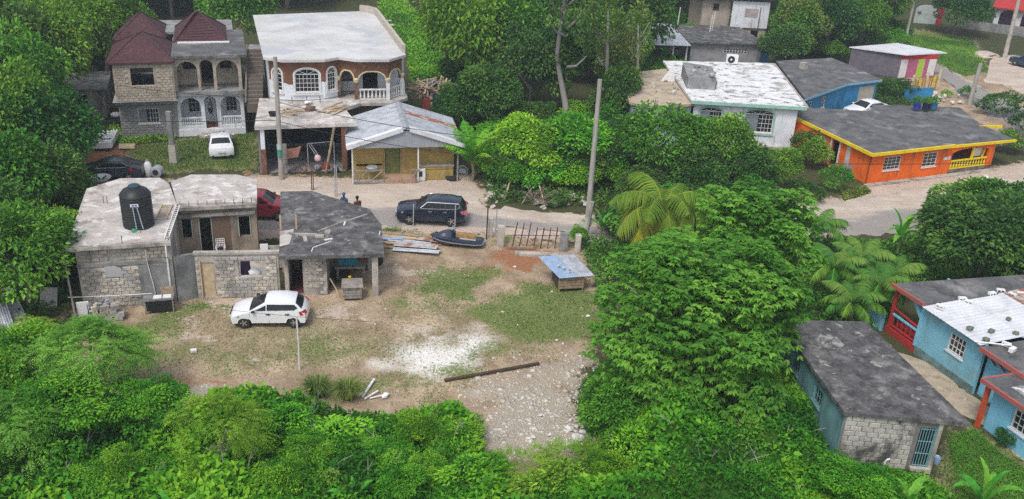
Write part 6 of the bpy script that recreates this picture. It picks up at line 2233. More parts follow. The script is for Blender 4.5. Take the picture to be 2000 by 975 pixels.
# scrap timber and sheets between annexe and jet ski
rr = random.Random(12)
base = P(800, 482)
for i in range(7):
    a = P(748 + rr.uniform(-6, 6), 458 + i * 4.2, 0)
    L = rr.uniform(3.0, 4.2)
    an = math.radians(-4 + rr.uniform(-3, 2))
    o = MB().box(0, -.08, 0, L, .08, .05).build('timber_plank', WOOD_PALE if i % 3 else WOOD, None)
    o.location = (a[0], a[1], .04 + .05 * (i % 3)); o.rotation_euler = (0, 0, an)
    tag(o, 'long sawn plank lying in the scrap pile behind the sheets', 'plank', 'planks in the scrap pile')
for i, (px, py, w, d, an, m, lab) in enumerate(((800, 476, 2.7, .55, -7, ZINC, 'grey corrugated sheet at the back of the scrap pile'), (765, 470, 1.4, .5, 4, ZINC_BLUE, 'short bluish corrugated sheet lying across the scrap pile'), (835, 474, 1.6, .45, -16, ZINC_RUST, 'rust-streaked corrugated sheet on the scrap pile'),
                                          (812, 486, 2.7, .6, -9, mat('stained_sheet', (.45, .44, .44), (.36, .35, .35), 1.5, rough=.6, metal=.2, stains=[((.27, .13, .08), 2.0, .56, .68, .8)]), 'pale corrugated sheet on top of the scrap pile'), (812, 494, 2.9, .42, -9, ZINC, 'corrugated sheet at the front of the scrap pile'))):
    p = P(px, py)
    o = corrugated((-w / 2, -d / 2, 0), (-w / 2, d / 2, 0), (w / 2, d / 2, .05), (w / 2, -d / 2, .04), pitch=.1, amp=.015).build('corrugated_sheet', m, None)
    o.location = (p[0], p[1], .12 + .03 * i - (.1 if i == 4 else 0)); o.rotation_euler = (math.radians(-4 + 2 * i), math.radians(1.5 - i), math.radians(an)); tag(o, lab, 'metal sheet', 'sheets in the scrap pile')


# ================================================================ YARD
p = P(585, 722)
t = thing('thin_post', 'thin white post standing upright in the dirt before the white hatchback', 'post', (p[0], p[1], -.05))
MB().tube([(0, 0, 0), (.02, .01, 1.5), (0.0, 0, 2.95)], [.045, .04, .035], 7).build('shaft', TRIM_WHITE, t, True)
p, q = P(868, 745), P(1053, 712)
o = MB().bar((0, 0, .06), (q[0] - p[0], q[1] - p[1], .08), .16, .08).build('rotten_plank', WOOD_DARK, None, bevel=.01)
o.location = (p[0], p[1], 0); tag(o, 'long dark rotten plank lying across the dirt yard', 'plank')
for (a, b, r, lab) in (((708, 778), (731, 745), .06, 'longest white plastic pipe leaning in the pipe scatter'), ((712, 782), (738, 768), .045, 'short white plastic pipe lying in the pipe scatter'), ((722, 781), (760, 773), .035, 'thin white plastic pipe lying nearest the bushes')):
    p, q = P(*a), P(*b)
    o = MB().tube([(0, 0, .08), ((q[0] - p[0]) * .5, (q[1] - p[1]) * .5, .1), (q[0] - p[0], q[1] - p[1], .12)], r, 8).build('plastic_pipe', PLASTIC_WHITE, None, True)
    o.location = (p[0], p[1], 0); tag(o, lab, 'pipe', 'white pipes dumped at the yard edge')
for px, py, lab in ((752, 776, 'crumpled white plastic bag beside the pipe scatter'), (703, 772, 'white plastic bag behind the pipe scatter'), (880, 688, None)):
    if lab:
        p = P(px, py)
        o = MB().lump((0, 0, .1), .22, px, 2, .5, .6).build('plastic_bag', PLASTIC_WHITE, None, True)
        o.location = (p[0], p[1], 0); tag(o, lab, 'plastic bag')
p = P(378, 688)
o = MB().box(-.14, -.1, 0, .14, .1, .16).build('white_block', PLASTIC_WHITE, None, bevel=.02)
o.location = (p[0], p[1], 0); o.rotation_euler = (0, .1, .5); tag(o, 'small white block lying alone on the dirt yard', 'block')


def animal_hutch():
    p = P(1100, 568)
    C = thing('animal_hutch', 'low timber hutch with bluish metal sheets on its roof', 'hutch', (p[0] + .3, p[1] + .3, 0), 14)
    for i in range(4):
        MB().box(-.7, -.42, .22 + .18 * i, .75, -.38, .37 + .18 * i).build('slat', WOOD, C)
    MB().box(-.68, -.37, .15, .73, 1.2, .95).build('box', WOOD_DARK, C)
    for u in (-.7, .68):
        for v in (-.38, 1.12):
            MB().box(u, v, 0, u + .08, v + .08, .98).build('leg', WOOD, C)
    for i in range(2):
        a, b = -1.1 + 1.0 * i, -1.1 + 1.0 * (i + 1) + .06
        corrugated((a + .35, -.6, 1.0 + .02 * i), (b + .35, -.6, 1.02 + .02 * i), (b - .2, 1.75, 1.30 + .02 * i), (a - .3, 1.75, 1.28 + .02 * i), pitch=.12, amp=.014).build('roof_sheet', ZINC_BLUE if i == 0 else ZINC, C)
    return C


animal_hutch()
p = P(1100, 522, 1.25)
for i, (dx, dy) in enumerate(((-.25, .1), (.05, -.15), (.35, -.4))):
    o = MB().lump((0, 0, .1), .14, 30 + i, 1, .6, .5).build('roof_stone', STONE if i < 2 else CONC_GREY, None)
    o.location = (p[0] + dx, p[1] + dy, 1.2); tag(o, ('pale stone at the back of the blue hutch roof', 'middle stone holding the blue hutch roof down', 'dark stone at the front of the blue hutch roof')[i], 'stone', 'stones on the hutch roof')


# gate and fence
def iron_gate():
    a, b = P(990, 489), P(1085, 489)
    C = thing('iron_gate', 'leaning rusty iron bar gate between concrete posts at the roadside', 'gate', (a[0], a[1] + .3, 0), math.degrees(math.atan2(b[1] - a[1], b[0] - a[0])))
    L = math.hypot(b[0] - a[0], b[1] - a[1])
    for i, h in enumerate((1.75, 1.7, 1.72, 1.4, 1.4, 1.38, 1.42)):
        u = .3 + (L - .35) * i / 6
        MB().bar((u, .02 * (i % 2), 0), (u + .28 - .03 * i, .0, h), .07, .06).build('bar', RUST, C)
    MB().bar((.1, .08, .85), (L + .2, .08, .82), .07, .06).build('rail', WOOD_GREY, C)
    MB().bar((.05, -.1, .1), (L * .55, -.1, .08), .12, .12).build('bottom_rail', WOOD, C)
    return C


iron_gate()
for px, py, w, d, h, m, lab in ((977, 480, .42, .4, 1.35, CONC, 'square concrete gate post left of the rusty bars'), (1100, 489, .5, .3, 1.2, CONC_GREY, 'grey concrete gate post right of the rusty bars'), (1127, 490, .35, .35, 1.1, STONE, 'rough stone gate post nearest the tall roadside pole'), (957, 462, .3, .3, 1.3, CONC, 'weathered concrete fence post beside the jet ski')):
    p = P(px, py)
    o = MB().box(-w / 2, -d / 2, -.1, w / 2, d / 2, h).build('gate_post', m, None, bevel=.03)
    o.location = (p[0], p[1], 0); o.rotation_euler = (0, .02, .1); tag(o, lab, 'post')
p = P(1050, 498)
o = MB().box(-1.4, -.2, -.1, 1.3, .2, .14).build('gate_step', CONC, None, bevel=.03)
o.location = (p[0], p[1], 0); tag(o, 'low concrete step below the rusty iron gate', 'step')
for px, py, h, lab, m in ((950, 467, 2.3, 'thin dark green metal fence post by the jet ski', BLACK), (968, 452, 1.6, 'thin grey metal rod behind the concrete fence post', ZINC), (807, 442, 1.6, 'thin grey metal rod in front of the dark car bonnet', ZINC), (888, 448, 1.7, 'thin grey metal rod in front of the dark car tail', ZINC), (609, 372, 1.9, 'rusty rod pair standing at the road behind the blackened roof', RUST), (655, 385, 2.3, 'grey metal post standing at the road behind the blackened roof', ZINC)):
    p = P(px, py)
    t = thing('metal_post', lab, 'post', (p[0], p[1], -.05))
    MB().tube([(0, 0, 0), (.03, 0, h)], .04, 6).build('shaft', m, t)
    if h == 1.9 or h == 2.3 and px == 655:
        MB().tube([(.12, 0, 0), (.14, 0, h - .05)], .035, 6).build('shaft', m, t)


# ================================================================ ROUND THE GREY HOUSE AND THE GARAGE
p = P(340, 318)
t = thing('concrete_stub_pole', 'short square concrete pole standing on the lawn before the grey house', 'pole', (p[0], p[1], -.1))
MB().add([(-.28, -.2, 0), (.28, -.2, 0), (.28, .2, 0), (-.28, .2, 0), (-.24, -.17, 1.5), (.24, -.17, 1.5), (.24, .17, 1.5), (-.24, .17, 1.5)], [(0, 1, 5, 4), (1, 2, 6, 5), (2, 3, 7, 6), (3, 0, 4, 7), (4, 5, 6, 7)]).build('foot', CONC, t)
MB().add([(-.18, -.14, 1.5), (.18, -.14, 1.5), (.18, .14, 1.5), (-.18, .14, 1.5), (-.17, -.13, 4.0), (.15, -.13, 4.0), (.15, .13, 4.0), (-.17, .13, 4.0)], [(0, 1, 5, 4), (1, 2, 6, 5), (2, 3, 7, 6), (3, 0, 4, 7), (4, 5, 6, 7)]).build('shaft', CONC_GREY, t)
p = P(291, 345)
t = thing('gas_cylinder', 'white gas cylinder standing behind the dark saloon car', 'cylinder', (p[0], p[1], 0))
MB().lathe([(.2, 0), (.26, .1), (.27, .6), (.24, .95), (.14, 1.1), (.05, 1.15)], 14).build('shell', PLASTIC_WHITE, t, True)
MB().lathe([(.09, 1.14), (.09, 1.24), (.03, 1.25)], 10).build('valve', ZINC, t)
p = P(305, 345)
t = thing('washing_drum', 'pale grey machine drum with dark opening near the gas cylinder', 'drum', (p[0] + .1, p[1], 0))
MB(Matrix.Translation((0, 0, .4)) @ Matrix.Rotation(math.radians(90), 4, 'X')).lathe([(.38, -.3), (.4, -.28), (.4, .28), (.36, .3), (.24, .31)], 16).build('shell', ZINC, t, True)
MB(Matrix.Translation((0, 0, .4)) @ Matrix.Rotation(math.radians(90), 4, 'X')).lathe([(.22, .312), (.02, .316)], 14).build('opening', DARK, t)  # flat dark disc, colour in place of the shade inside the drum
p = P(199, 362)
t = thing('dish', 'round white dish lying beside the dark saloon car bonnet', 'dish', (p[0], p[1], .3))
MB().lathe([(.1, 0), (.45, .1), (.68, .3), (.66, .32), (.43, .14), (.08, .05)], 20).build('bowl', PLASTIC_WHITE, t, True)
for k in range(5):
    a = k * 1.25
    MB().bar((0, 0, .09), (.5 * math.cos(a), .5 * math.sin(a), .24), .1, .03).build('strut', BLACK, t)
p = P(248, 290)
o = MB().box(-.55, -.3, 0, .55, .3, .05).build('board', WOOD_PALE, None)
o.location = (p[0], p[1], .15); o.rotation_euler = (math.radians(20), .1, .4); tag(o, 'pale board propped on the lawn edge by the grey house', 'board')
p = P(272, 276)
o = MB().box(-.7, -.1, 0, .7, .1, .05).build('plank', WOOD_PALE, None)
o.location = (p[0], p[1], .1); o.rotation_euler = (0, 0, .3); tag(o, 'narrow pale plank lying against the grey house wall', 'plank')
p = P(228, 242)
t = thing('scrap_washer', 'white and black scrap machine beside the grey house corner', 'machine', (p[0], p[1], 0), 20)
MB().box(-.4, -.4, 0, .4, .4, .5).build('base', BLACK, t, bevel=.05)
MB().lump((0, 0, .75), .42, 8, 2, .7, .3).build('cover', PLASTIC_WHITE, t, True)


def on_b(u, v, z):
    q = P(510, 348)
    p = frame(q[0], q[1], 12) @ Vector((u, v, z))
    return (p.x, p.y, p.z)


rr = random.Random(5)
for i in range(16):
    u, v = rr.uniform(1.6, 3.2), rr.uniform(2.8, 4.4)
    o = MB().box(-.6, -.035, 0, .6, .035, .05).build('offcut', WOOD_PALE if i % 2 else WOOD, None)
    o.location = on_b(u, v, 3.68 + .05 * (i % 5)); o.rotation_euler = (rr.uniform(-.1, .1), rr.uniform(-.25, .1), rr.uniform(-1, 1.2)); o.scale = (rr.uniform(.5, 1.1), 1, 1)
    tag(o, ('pale' if i % 2 else 'brown') + ' timber offcut in the heap on the garage terrace', 'timber', 'offcuts heaped on the garage terrace')
for i in range(9):
    o = MB().box(-1.0, -.07, 0, 1.0, .07, .05).build('board_offcut', WOOD_PALE if i % 3 else WOOD, None)
    o.location = on_b(rr.uniform(4.6, 5.9), rr.uniform(3.2, 5.2), 3.68 + .055 * (i % 4)); o.rotation_euler = (0, rr.uniform(-.15, .05), rr.uniform(.2, 1.2)); o.scale = (rr.uniform(.5, 1), 1, 1)
    tag(o, 'pale board lying at the right end of the garage terrace', 'board', 'boards on the garage terrace')
o = MB().lump((0, 0, .2), .62, 77, 2, .4, .5).build('soil_heap', mat('brown_soil', (.20, .12, .085), (.14, .09, .065), 4.0), None, True)
o.location = on_b(3.6, 4.4, 3.66); tag(o, 'small brown soil heap on the garage terrace', 'heap')
o = MB().lump((0, 0, .18), .4, 78, 2, .5, .5).build('cement_bag', PLASTIC_WHITE, None, True)
o.location = on_b(3.4, 6.0, 3.66); tag(o, 'torn white bag lying below the arched window', 'bag')
t = thing('bucket', 'black bucket on the left end of the garage terrace', 'bucket', on_b(.9, 3.0, 3.66))
MB().lathe([(.2, 0), (.3, .3), (.32, .32), (.27, .3), (.18, .05)], 14).build('pail', BLACK, t, True)
for i, u in enumerate((2.2, 3.3, 4.3)):
    t = thing('starter_bars', ('left rusty starter bar', 'middle rusty starter bar', 'right rusty starter bar')[i] + ' on the terrace before the white wall', 'rebar', on_b(u, 6.5, 3.64))
    MB().tube([(0, 0, 0), (0, 0, .5)], .03, 5).build('rod', RUST, t)
# inside the garage
o = MB().add([(-.5, 0, 0), (.25, .1, .1), (.5, .05, .95), (.1, .1, .8), (-.55, 0, .75)], [(0, 1, 2, 3, 4)]).build('hung_cloth', PINK_CLOTH, None)
o.modifiers.new('s', 'SOLIDIFY').thickness = .03
o.location = on_b(2.35, 1.3, .95); o.rotation_euler = (0, 0, .2); tag(o, 'salmon pink cloth hung at the garage front', 'cloth')
t = thing('bedstead', 'thin metal bedstead propped inside the open garage', 'bedstead', on_b(3.3, 1.6, 0), 12)
for a, b in (((0, 0, 2.0), (1.9, .1, 2.1)), ((0, 0, .1), (0, 0, 2.0)), ((1.9, .1, .1), (1.9, .1, 2.1)), ((.1, 0, 1.9), (.9, 0, .6)), ((.25, 0, 1.95), (1.0, 0, .7))):
    MB().bar(a, b, .05, .05).build('tube', ZINC, t)
o = MB().lump((0, 0, .2), .24, 3, 2, 1, .2).build('play_ball', mat('pink_white_ball', (.6, .3, .36), (.7, .65, .65), 5.0), None, True)
o.location = on_b(4.0, 1.3, .75); tag(o, 'pink and white bundle in the middle of the garage front', 'bundle')
for i, (u, v, s, m, lab) in enumerate(((3.0, 1.2, .34, WOOD, 'brown scrap heap left in the garage mouth'), (3.9, 1.25, .4, CONC_GREY, 'grey scrap heap under the pink bundle'), (4.6, 1.5, .42, CLOTH_RED, 'reddish scrap heap at the garage right side'), (5.3, 1.0, .3, BLACK, 'dark bag beside the leaning garage prop'))):
    o = MB().lump((0, 0, s * .6), s, 60 + i, 2, 1.0, .5).build('scrap_heap', m, None)
    o.location = on_b(u, v, 0); tag(o, lab, 'scrap heap')
t = thing('low_mesh_fence', 'low rusty wire fence across the garage mouth', 'fence', on_b(2.0, .6, 0), 12)
for i in range(9):
    MB().bar((i * .38, 0, 0), (i * .38, 0, .95), .03, .03).build('stake', RUST, t)
for z in (.2, .55, .9):
    MB().bar((0, 0, z), (3.1, 0, z), .018, .018).build('wire', RUST, t)

# timber rubble behind the shack, clothes hung on it
c0 = P(838, 225)
for i in range(130):
    a = rr.uniform(0, 6.28)
    r_ = 2.4 * math.sqrt(rr.random())
    x, y = c0[0] + r_ * math.cos(a) * .95 + .3, c0[1] + r_ * math.sin(a) * .8 + .9
    hgt = max(.1, 1.25 * (1 - (r_ / 2.6) ** 2))
    L = rr.uniform(.7, 2.0)
    o = MB().box(-L / 2, -.07, -.03, L / 2, .07, .03).build('broken_timber', (WOOD_PALE, WOOD, WOOD_GREY)[i % 3], None)
    o.location = (x, y, hgt * rr.uniform(.75, 1.2) + 1.5); o.rotation_euler = (rr.uniform(-.5, .5), rr.uniform(-.7, .7), rr.uniform(0, 3.1))
    tag(o, 'broken timber in the rubble mound behind the shack', 'timber', 'timbers in the mound behind the shack')
o = MB().lump((0, 0, 0), 1.7, 91, 4, .6, .9).build('rubble_mound', mat('rubble', (.38, .31, .24), (.28, .22, .17), 2.5, bump=.8, bscale=6), None)
o.location = (c0[0] + .3, c0[1] + 1.0, 1.5); tag(o, 'mound of timber rubble rising behind the shack roof', 'rubble')
for px, py, w, h, m, lab in ((836, 222, .7, 1.6, CLOTH_RED, 'dull red cloth hanging behind the shack roof'), (852, 205, .4, 1.3, CLOTH_NAVY, 'navy cloth hanging behind the shack roof'), (845, 218, .3, 1.1, PLASTIC_WHITE, 'pale cloth hanging between the red and navy cloths')):
    p = P(px, py + 18)
    o = MB().add([(-w / 2, 0, 0), (w / 2, .05, .1), (w / 2, .1, h), (-w / 2, .08, h * .95)], [(0, 1, 2, 3)]).build('hung_cloth', m, None)
    o.modifiers.new('s', 'SOLIDIFY').thickness = .03
    o.location = (p[0], p[1] - 1.5, 1.0); tag(o, lab, 'cloth')
p = P(823, 352)
t = thing('standpipe', 'small whitewashed standpipe block before the shack', 'standpipe', (p[0], p[1], 0), 12)
MB().box(-.28, -.2, 0, .28, .2, .9).build('plinth', TRIM_WHITE, t, bevel=.03)
MB().box(-.2, -.22, .35, .05, -.201, .75).build('recess_shade', DARK, t)  # dark plate on the face, painted in place of a shaded hollow
p = P(903, 338)
t = thing('wash_tub', 'grey metal tub lying by the shack corner', 'tub', (p[0], p[1], .1))
MB(Matrix.Rotation(math.radians(60), 4, 'X')).lathe([(.28, 0), (.42, .3), (.45, .32), (.4, .3), (.26, .04)], 16).build('bowl', ZINC, t, True)
p = P(883, 350)
o = MB(Matrix.Translation((0, 0, .1))).lathe([(.25, -.1), (.45, -.11), (.5, 0), (.45, .11), (.25, .1)], 18).build('tyre', TYRE, None, True)
o.location = (p[0], p[1], .05); tag(o, 'old tyre lying flat before the shack half wall', 'tyre')


# ================================================================ POLES AND WIRES
POLE = {}


def pole(key, label, base, top_px, h, r0, r1, m=POLE_MAT, arm=False):
    b = P(*base)
    # the head leans to where the survey frame shows it
    d = _fw + _rt * (top_px[0] - 1000) / FPX + _dn * (top_px[1] - 487.5) / FPX
    t_ = (h - CAM_H) / d[2]
    tp = np.array([d[0] * t_, d[1] * t_, h])
    if math.hypot(tp[0] - b[0], tp[1] - b[1]) > .22 * h:
        v = (tp - b)[:2]
        v = v / np.linalg.norm(v) * .1 * h
        tp = np.array([b[0] + v[0], b[1] + v[1], h])
    t = thing('utility_pole', label, 'pole', (b[0], b[1], -.1))
    q = (tp[0] - b[0], tp[1] - b[1], h + .1)
    MB().tube([(0, 0, 0), tuple(x * .5 for x in q), q], [r0, (r0 + r1) / 2, r1], 10).build('shaft', m, t, True)
    POLE[key] = Vector((tp[0], tp[1], h))
    return t


pb = pole('left', 'tall grey utility pole in front of the open garage', (550, 350), (540, 100), 8.6, .19, .14)
for z0, m in ((2.35, mat('pale_green_poster', (.40, .52, .47), (.34, .45, .42), 5.0)), (1.85, mat('green_poster', (.03, .22, .17), (.05, .30, .24), 5.0))):
    T = Matrix.Translation((-.0, 0, 0))
    v, f = [], []
    for k in range(7):
        a = math.radians(210 + 20 * k)
        for z in (z0, z0 + .42):
            v.append((.19 * math.cos(a) - .01, .19 * math.sin(a), z))
    f = [(2 * k, 2 * k + 2, 2 * k + 3, 2 * k + 1) for k in range(6)]
    MB(T).add(v, f).build('poster', m, pb)
pole('mid', 'tall grey utility pole beside the coconut palm at the roadside', (1147, 442), (1173, 135), 9.6, .19, .14)
t_mid = P(1150, 442)
t = thing('stub_pole', 'thick short concrete pole leaning at the roadside near the gate', 'pole', (P(1140, 470)[0], P(1140, 470)[1], -.1))
MB().tube([(0, 0, 0), (.12, .1, 1.3), (.3, .2, 2.7)], [.24, .22, .2], 8).build('shaft', CONC, t, True)
pole('right', 'slanting grey utility pole between the shop and the back road', (1893, 205), (1937, 108), 4.2, .24, .2)
pole('far', 'thin pale utility pole behind the pink shop roof', (1766, 88), (1784, 0), 7.5, .2, .15, mat('pale_pole', (.5, .48, .44), (.42, .4, .37), 2.0))
pole('farright', 'broad pale concrete pole at the right edge by the red-roofed house', (1962, 112), (1990, 0), 7.0, .3, .22, CONC)
pole('lean', 'dark leaning pole at the road edge below the orange house', (1795, 444), (1818, 368), 2.9, .13, .1, WOOD_GREY)


def cable(a, b, sag, label, r=.024):
    a, b = Vector(a), Vector(b)
    pts = [a.lerp(b, k / 16) - Vector((0, 0, sag * 4 * (k / 16) * (1 - k / 16))) - a for k in range(17)]
    t = MB().tube(pts, r, 4, False).build('overhead_cable', WIRE, None)
    t.location = a
    tag(t, label, 'cable')


LP, MP, RP = POLE['left'], POLE['mid'], POLE['right']
dn = lambda v, d: (v.x, v.y, v.z - d)
cable(dn(LP, 2.9), (P(480, 190)[0] - 14, 70, 5.2), .6, 'cable running left from the garage pole past the grey house')
cable(dn(LP, 3.2), dn(MP, 4.5), .5, 'upper cable from the garage pole to the pole by the palm')
cable(dn(LP, 4.6), dn(MP, 5.6), .6, 'lower cable from the garage pole to the pole by the palm')
cable(dn(LP, 4.5), (-48, 58, 5.0), .5, 'lower cable running left from the garage pole')
cable(dn(LP, 3.0), on_b(7.0, 6.8, 4.4), .3, 'thin service cable from the garage pole to the arched porch')
cable(dn(MP, 4.8), (52, 66, 4.6), 1.0, 'cable from the palm pole along the road to the right')
cable((P(440, 600)[0] - 6, P(440, 600)[1] - 3.0, 2.3), (-6.0, 37.0, 2.9), .25, 'thin cable crossing low in front of the white hatchback', .012)


# ================================================================ VEGETATION
RNG = np.random.default_rng(11)
LEAF_MID = leaf_mat('leaf_mid_green', (0.034, 0.102, 0.014), (0.086, 0.233, 0.022), (0.200, 0.400, 0.039))
LEAF_DARK = leaf_mat('leaf_dark_green', (0.020, 0.058, 0.014), (0.041, 0.121, 0.022), (0.103, 0.219, 0.033))
LEAF_BRIGHT = leaf_mat('leaf_bright_green', (0.053, 0.159, 0.013), (0.133, 0.345, 0.020), (0.285, 0.540, 0.037), .3)
LEAF_YELLOW = leaf_mat('leaf_yellow_green', (0.060, 0.140, 0.014), (0.135, 0.265, 0.022), (0.240, 0.400, 0.040), .3, hue_var=0.012)
LEAF_OLIVE = leaf_mat('leaf_olive', (0.048, 0.089, 0.020), (0.102, 0.170, 0.033), (0.188, 0.267, 0.056))
LEAF_SCRUB = leaf_mat('leaf_scrub', (0.034, 0.140, 0.012), (0.095, 0.310, 0.020), (0.270, 0.500, 0.030), .3, hue_var=0.015, val=(.15, .0))
LEAF_BANANA = leaf_mat('leaf_banana', (0.053, 0.194, 0.025), (0.098, 0.308, 0.035), (0.180, 0.421, 0.050), .3)
LEAF_PALM = leaf_mat('leaf_palm', (0.060, 0.138, 0.015), (0.128, 0.243, 0.025), (0.315, 0.356, 0.044), .3, hue_var=0.0, val=(.15, .0))
LEAF_PALM_YELLOW = leaf_mat('leaf_palm_yellow', (0.135, 0.162, 0.013), (0.285, 0.292, 0.022), (0.495, 0.437, 0.044), .3, hue_var=0.0, val=(.15, .0))
GRASS_MAT = leaf_mat('grass_blade', (0.050, 0.120, 0.022), (0.105, 0.185, 0.042), (0.230, 0.265, 0.095), .2, hue_var=0.0, val=(.15, .0))


def norm(a):
    return a / (np.linalg.norm(a, axis=-1, keepdims=True) + 1e-9)


def leaves(p, d, L, W, fold=.25, up=None):
    """rhombic folded leaves: base points p, directions d -> vertices (4 each), triangles"""
    n = len(p)
    d = norm(d)
    ref = np.zeros((n, 3))
    ref[:, 2] = 1
    ref += RNG.normal(0, .45, (n, 3))
    s = norm(np.cross(d, ref))
    nn = np.cross(s, d)
    L = np.broadcast_to(np.asarray(L, float), (n,))[:, None]
    W = np.broadcast_to(np.asarray(W, float), (n,))[:, None]
    a = p
    l = p + d * L * .45 + s * W * .5 + nn * W * fold
    t = p + d * L - nn * L * .10
    r = p + d * L * .45 - s * W * .5 + nn * W * fold
    V = np.stack([a, l, t, r], 1).reshape(-1, 3)
    i = np.arange(n)[:, None] * 4
    F = np.concatenate([i + np.array([[0, 2, 1]]), i + np.array([[0, 3, 2]])], 1).reshape(-1, 3)
    return V, F


def leaf_mesh(name, V, F, tone, m):
    me = fast_mesh(name, V, F)
    face_attr(me, 'tone', np.repeat(np.clip(tone, 0, 1), len(F) // len(tone)))
    me.materials.append(m)
    return me


def sph(n):
    return norm(RNG.normal(0, 1, (n, 3)))


def crown_mesh(name, R, nl, per, leaf, m, rl=.34, squash=.85, zlow=-.55, droop=.35, width=.5, hollow=.5):
    """lobed crown round the origin"""
    R = np.asarray(R, float)
    c = sph(nl)
    c[:, 2] = np.where(c[:, 2] < zlow, -c[:, 2] * .6, c[:, 2])
    c = c * RNG.uniform(hollow, .86, (nl, 1)) * R
    rr = RNG.uniform(.7, 1.25, nl) * rl * R.mean()
    lt = RNG.uniform(.15, .8, nl)
    P_, D_, T_ = [], [], []
    for k in range(nl):
        q = sph(int(per * (rr[k] / (rl * R.mean())) ** 2))
        out = norm(c[k:k + 1])
        keep = (q @ out[0] > -.35) & (q[:, 2] > -.75)
        q = q[keep]
        p = c[k] + q * rr[k] * RNG.uniform(.72, 1.08, (len(q), 1)) * np.array([1, 1, squash])
        d = q * .8 + out * .35 + RNG.normal(0, .5, (len(q), 3))
        d[:, 2] -= droop
        P_.append(p); D_.append(d); T_.append(lt[k] + RNG.normal(0, .16, len(q)))
    p, d, t = np.concatenate(P_), np.concatenate(D_), np.concatenate(T_)
    L = leaf * RNG.uniform(.65, 1.3, len(p))
    V, F = leaves(p, d, L, L * width)
    return leaf_mesh(name, V, F, t, m)


def spray_mesh(name, centers, dirs, length, pairs, ll, lw, m, tone, sag=.5):
    """compound leaves: a drooping stalk with paired leaflets"""
    n = len(centers)
    dirs = norm(dirs)
    side = norm(np.cross(dirs, np.array([0, 0, 1.0]) + RNG.normal(0, .15, (n, 3))))
    P_, D_, L_, T_ = [], [], [], []
    ln = length * RNG.uniform(.7, 1.25, n)
    for k in range(pairs):
        t = (k + .6) / pairs
        base = centers + dirs * (ln * t)[:, None]
        base[:, 2] -= sag * ln * t * t
        dd = dirs.copy()
        dd[:, 2] -= 2 * sag * t
        for s in (-1, 1):
            d = side * s * 1.0 + norm(dd) * .55 + RNG.normal(0, .18, (n, 3))
            d[:, 2] -= .25
            P_.append(base); D_.append(d); L_.append(ll * RNG.uniform(.75, 1.2, n) * (1.1 - .5 * abs(t - .45))); T_.append(tone + RNG.normal(0, .07, n))
    p, d, L, T = np.concatenate(P_), np.concatenate(D_), np.concatenate(L_), np.concatenate(T_)
    V, F = leaves(p, d, L, L * lw, .15)
    return leaf_mesh(name, V, F, T, m)


def spray_crown(name, R, nl, per, m, length, pairs, ll, lw, rl=.32, sag=.5, zlow=-.5):
    R = np.asarray(R, float)
    c = sph(nl)
    c[:, 2] = np.where(c[:, 2] < zlow, -c[:, 2] * .6, c[:, 2])
    c = c * RNG.uniform(.45, .88, (nl, 1)) * R
    rr = RNG.uniform(.7, 1.3, nl) * rl * R.mean()
    lt = RNG.uniform(.2, .8, nl)
    C_, D_, T_ = [], [], []
    for k in range(nl):
        q = sph(per)
        out = norm(c[k:k + 1])[0]
        keep = (q @ out > -.25) & (q[:, 2] > -.6)
        q = q[keep]
        C_.append(c[k] + q * rr[k] * RNG.uniform(.55, .95, (len(q), 1)) * np.array([1, 1, .8]))
        d = q + out * .5 + RNG.normal(0, .25, (len(q), 3))
        d[:, 2] = d[:, 2] * .6 + .1
        D_.append(d); T_.append(lt[k] + RNG.normal(0, .12, len(q)))
    return spray_mesh(name, np.concatenate(C_), np.concatenate(D_), length, pairs, ll, lw, m, np.concatenate(T_), sag)


def trunk_mesh(name, h, r, reach, m, limbs=6, seed=0, low=.35, lean=.3):
    rr = random.Random(seed)
    mb = MB()
    top = (rr.uniform(-lean, lean), rr.uniform(-lean, lean), h)
    mid_ = (top[0] * .4 + rr.uniform(-.15, .15), top[1] * .4 + rr.uniform(-.15, .15), h * .5)
    mb.tube([(0, 0, -.2), (mid_[0] * .3, mid_[1] * .3, h * .2), mid_, top], [r * 1.25, r, r * .75, r * .4], 8)
    for k in range(limbs):
        a = 2 * math.pi * (k + rr.random() * .6) / limbs
        z = h * rr.uniform(low, .85)
        f = z / h
        b = (top[0] * f, top[1] * f, z)
        e = (b[0] + math.cos(a) * reach * rr.uniform(.6, 1), b[1] + math.sin(a) * reach * rr.uniform(.6, 1), z + reach * rr.uniform(.25, .8))
        m1 = tuple((x + y) / 2 for x, y in zip(b, e))
        m1 = (m1[0], m1[1], m1[2] - .1 * reach)
        mb.tube([b, m1, e], [r * .42, r * .3, r * .12], 6)
    me = mb.mesh(name)
    me.polygons.foreach_set('use_smooth', [True] * len(me.polygons))
    me.materials.append(m)
    return me


CR = {}
for i in range(3):
    CR['broad%d' % i] = crown_mesh('crown', (3.4, 3.4, 3.0), 40, 300, .34, LEAF_MID)
    CR['dark%d' % i] = crown_mesh('crown', (3.2, 3.2, 3.2), 40, 280, .34, LEAF_DARK)
CR['yellow'] = crown_mesh('crown', (3.6, 3.6, 3.2), 44, 280, .32, LEAF_YELLOW)
CR['bright0'] = crown_mesh('crown', (2.6, 2.6, 2.4), 34, 320, .30, LEAF_BRIGHT)
CR['bright1'] = crown_mesh('crown', (2.6, 2.6, 2.6), 34, 320, .30, LEAF_BRIGHT)
CR['olive0'] = crown_mesh('crown', (2.8, 2.8, 3.0), 34, 280, .28, LEAF_OLIVE)
CR['thin0'] = crown_mesh('crown', (3.0, 3.0, 3.6), 26, 150, .28, LEAF_OLIVE, rl=.26, hollow=.3)
CR['leafy'] = crown_mesh('crown', (2.3, 2.3, 2.0), 44, 300, .17, MATS['leaf_scrub'], rl=.27, hollow=.4)
RAD_LEAFY = (2.3, 2.0)
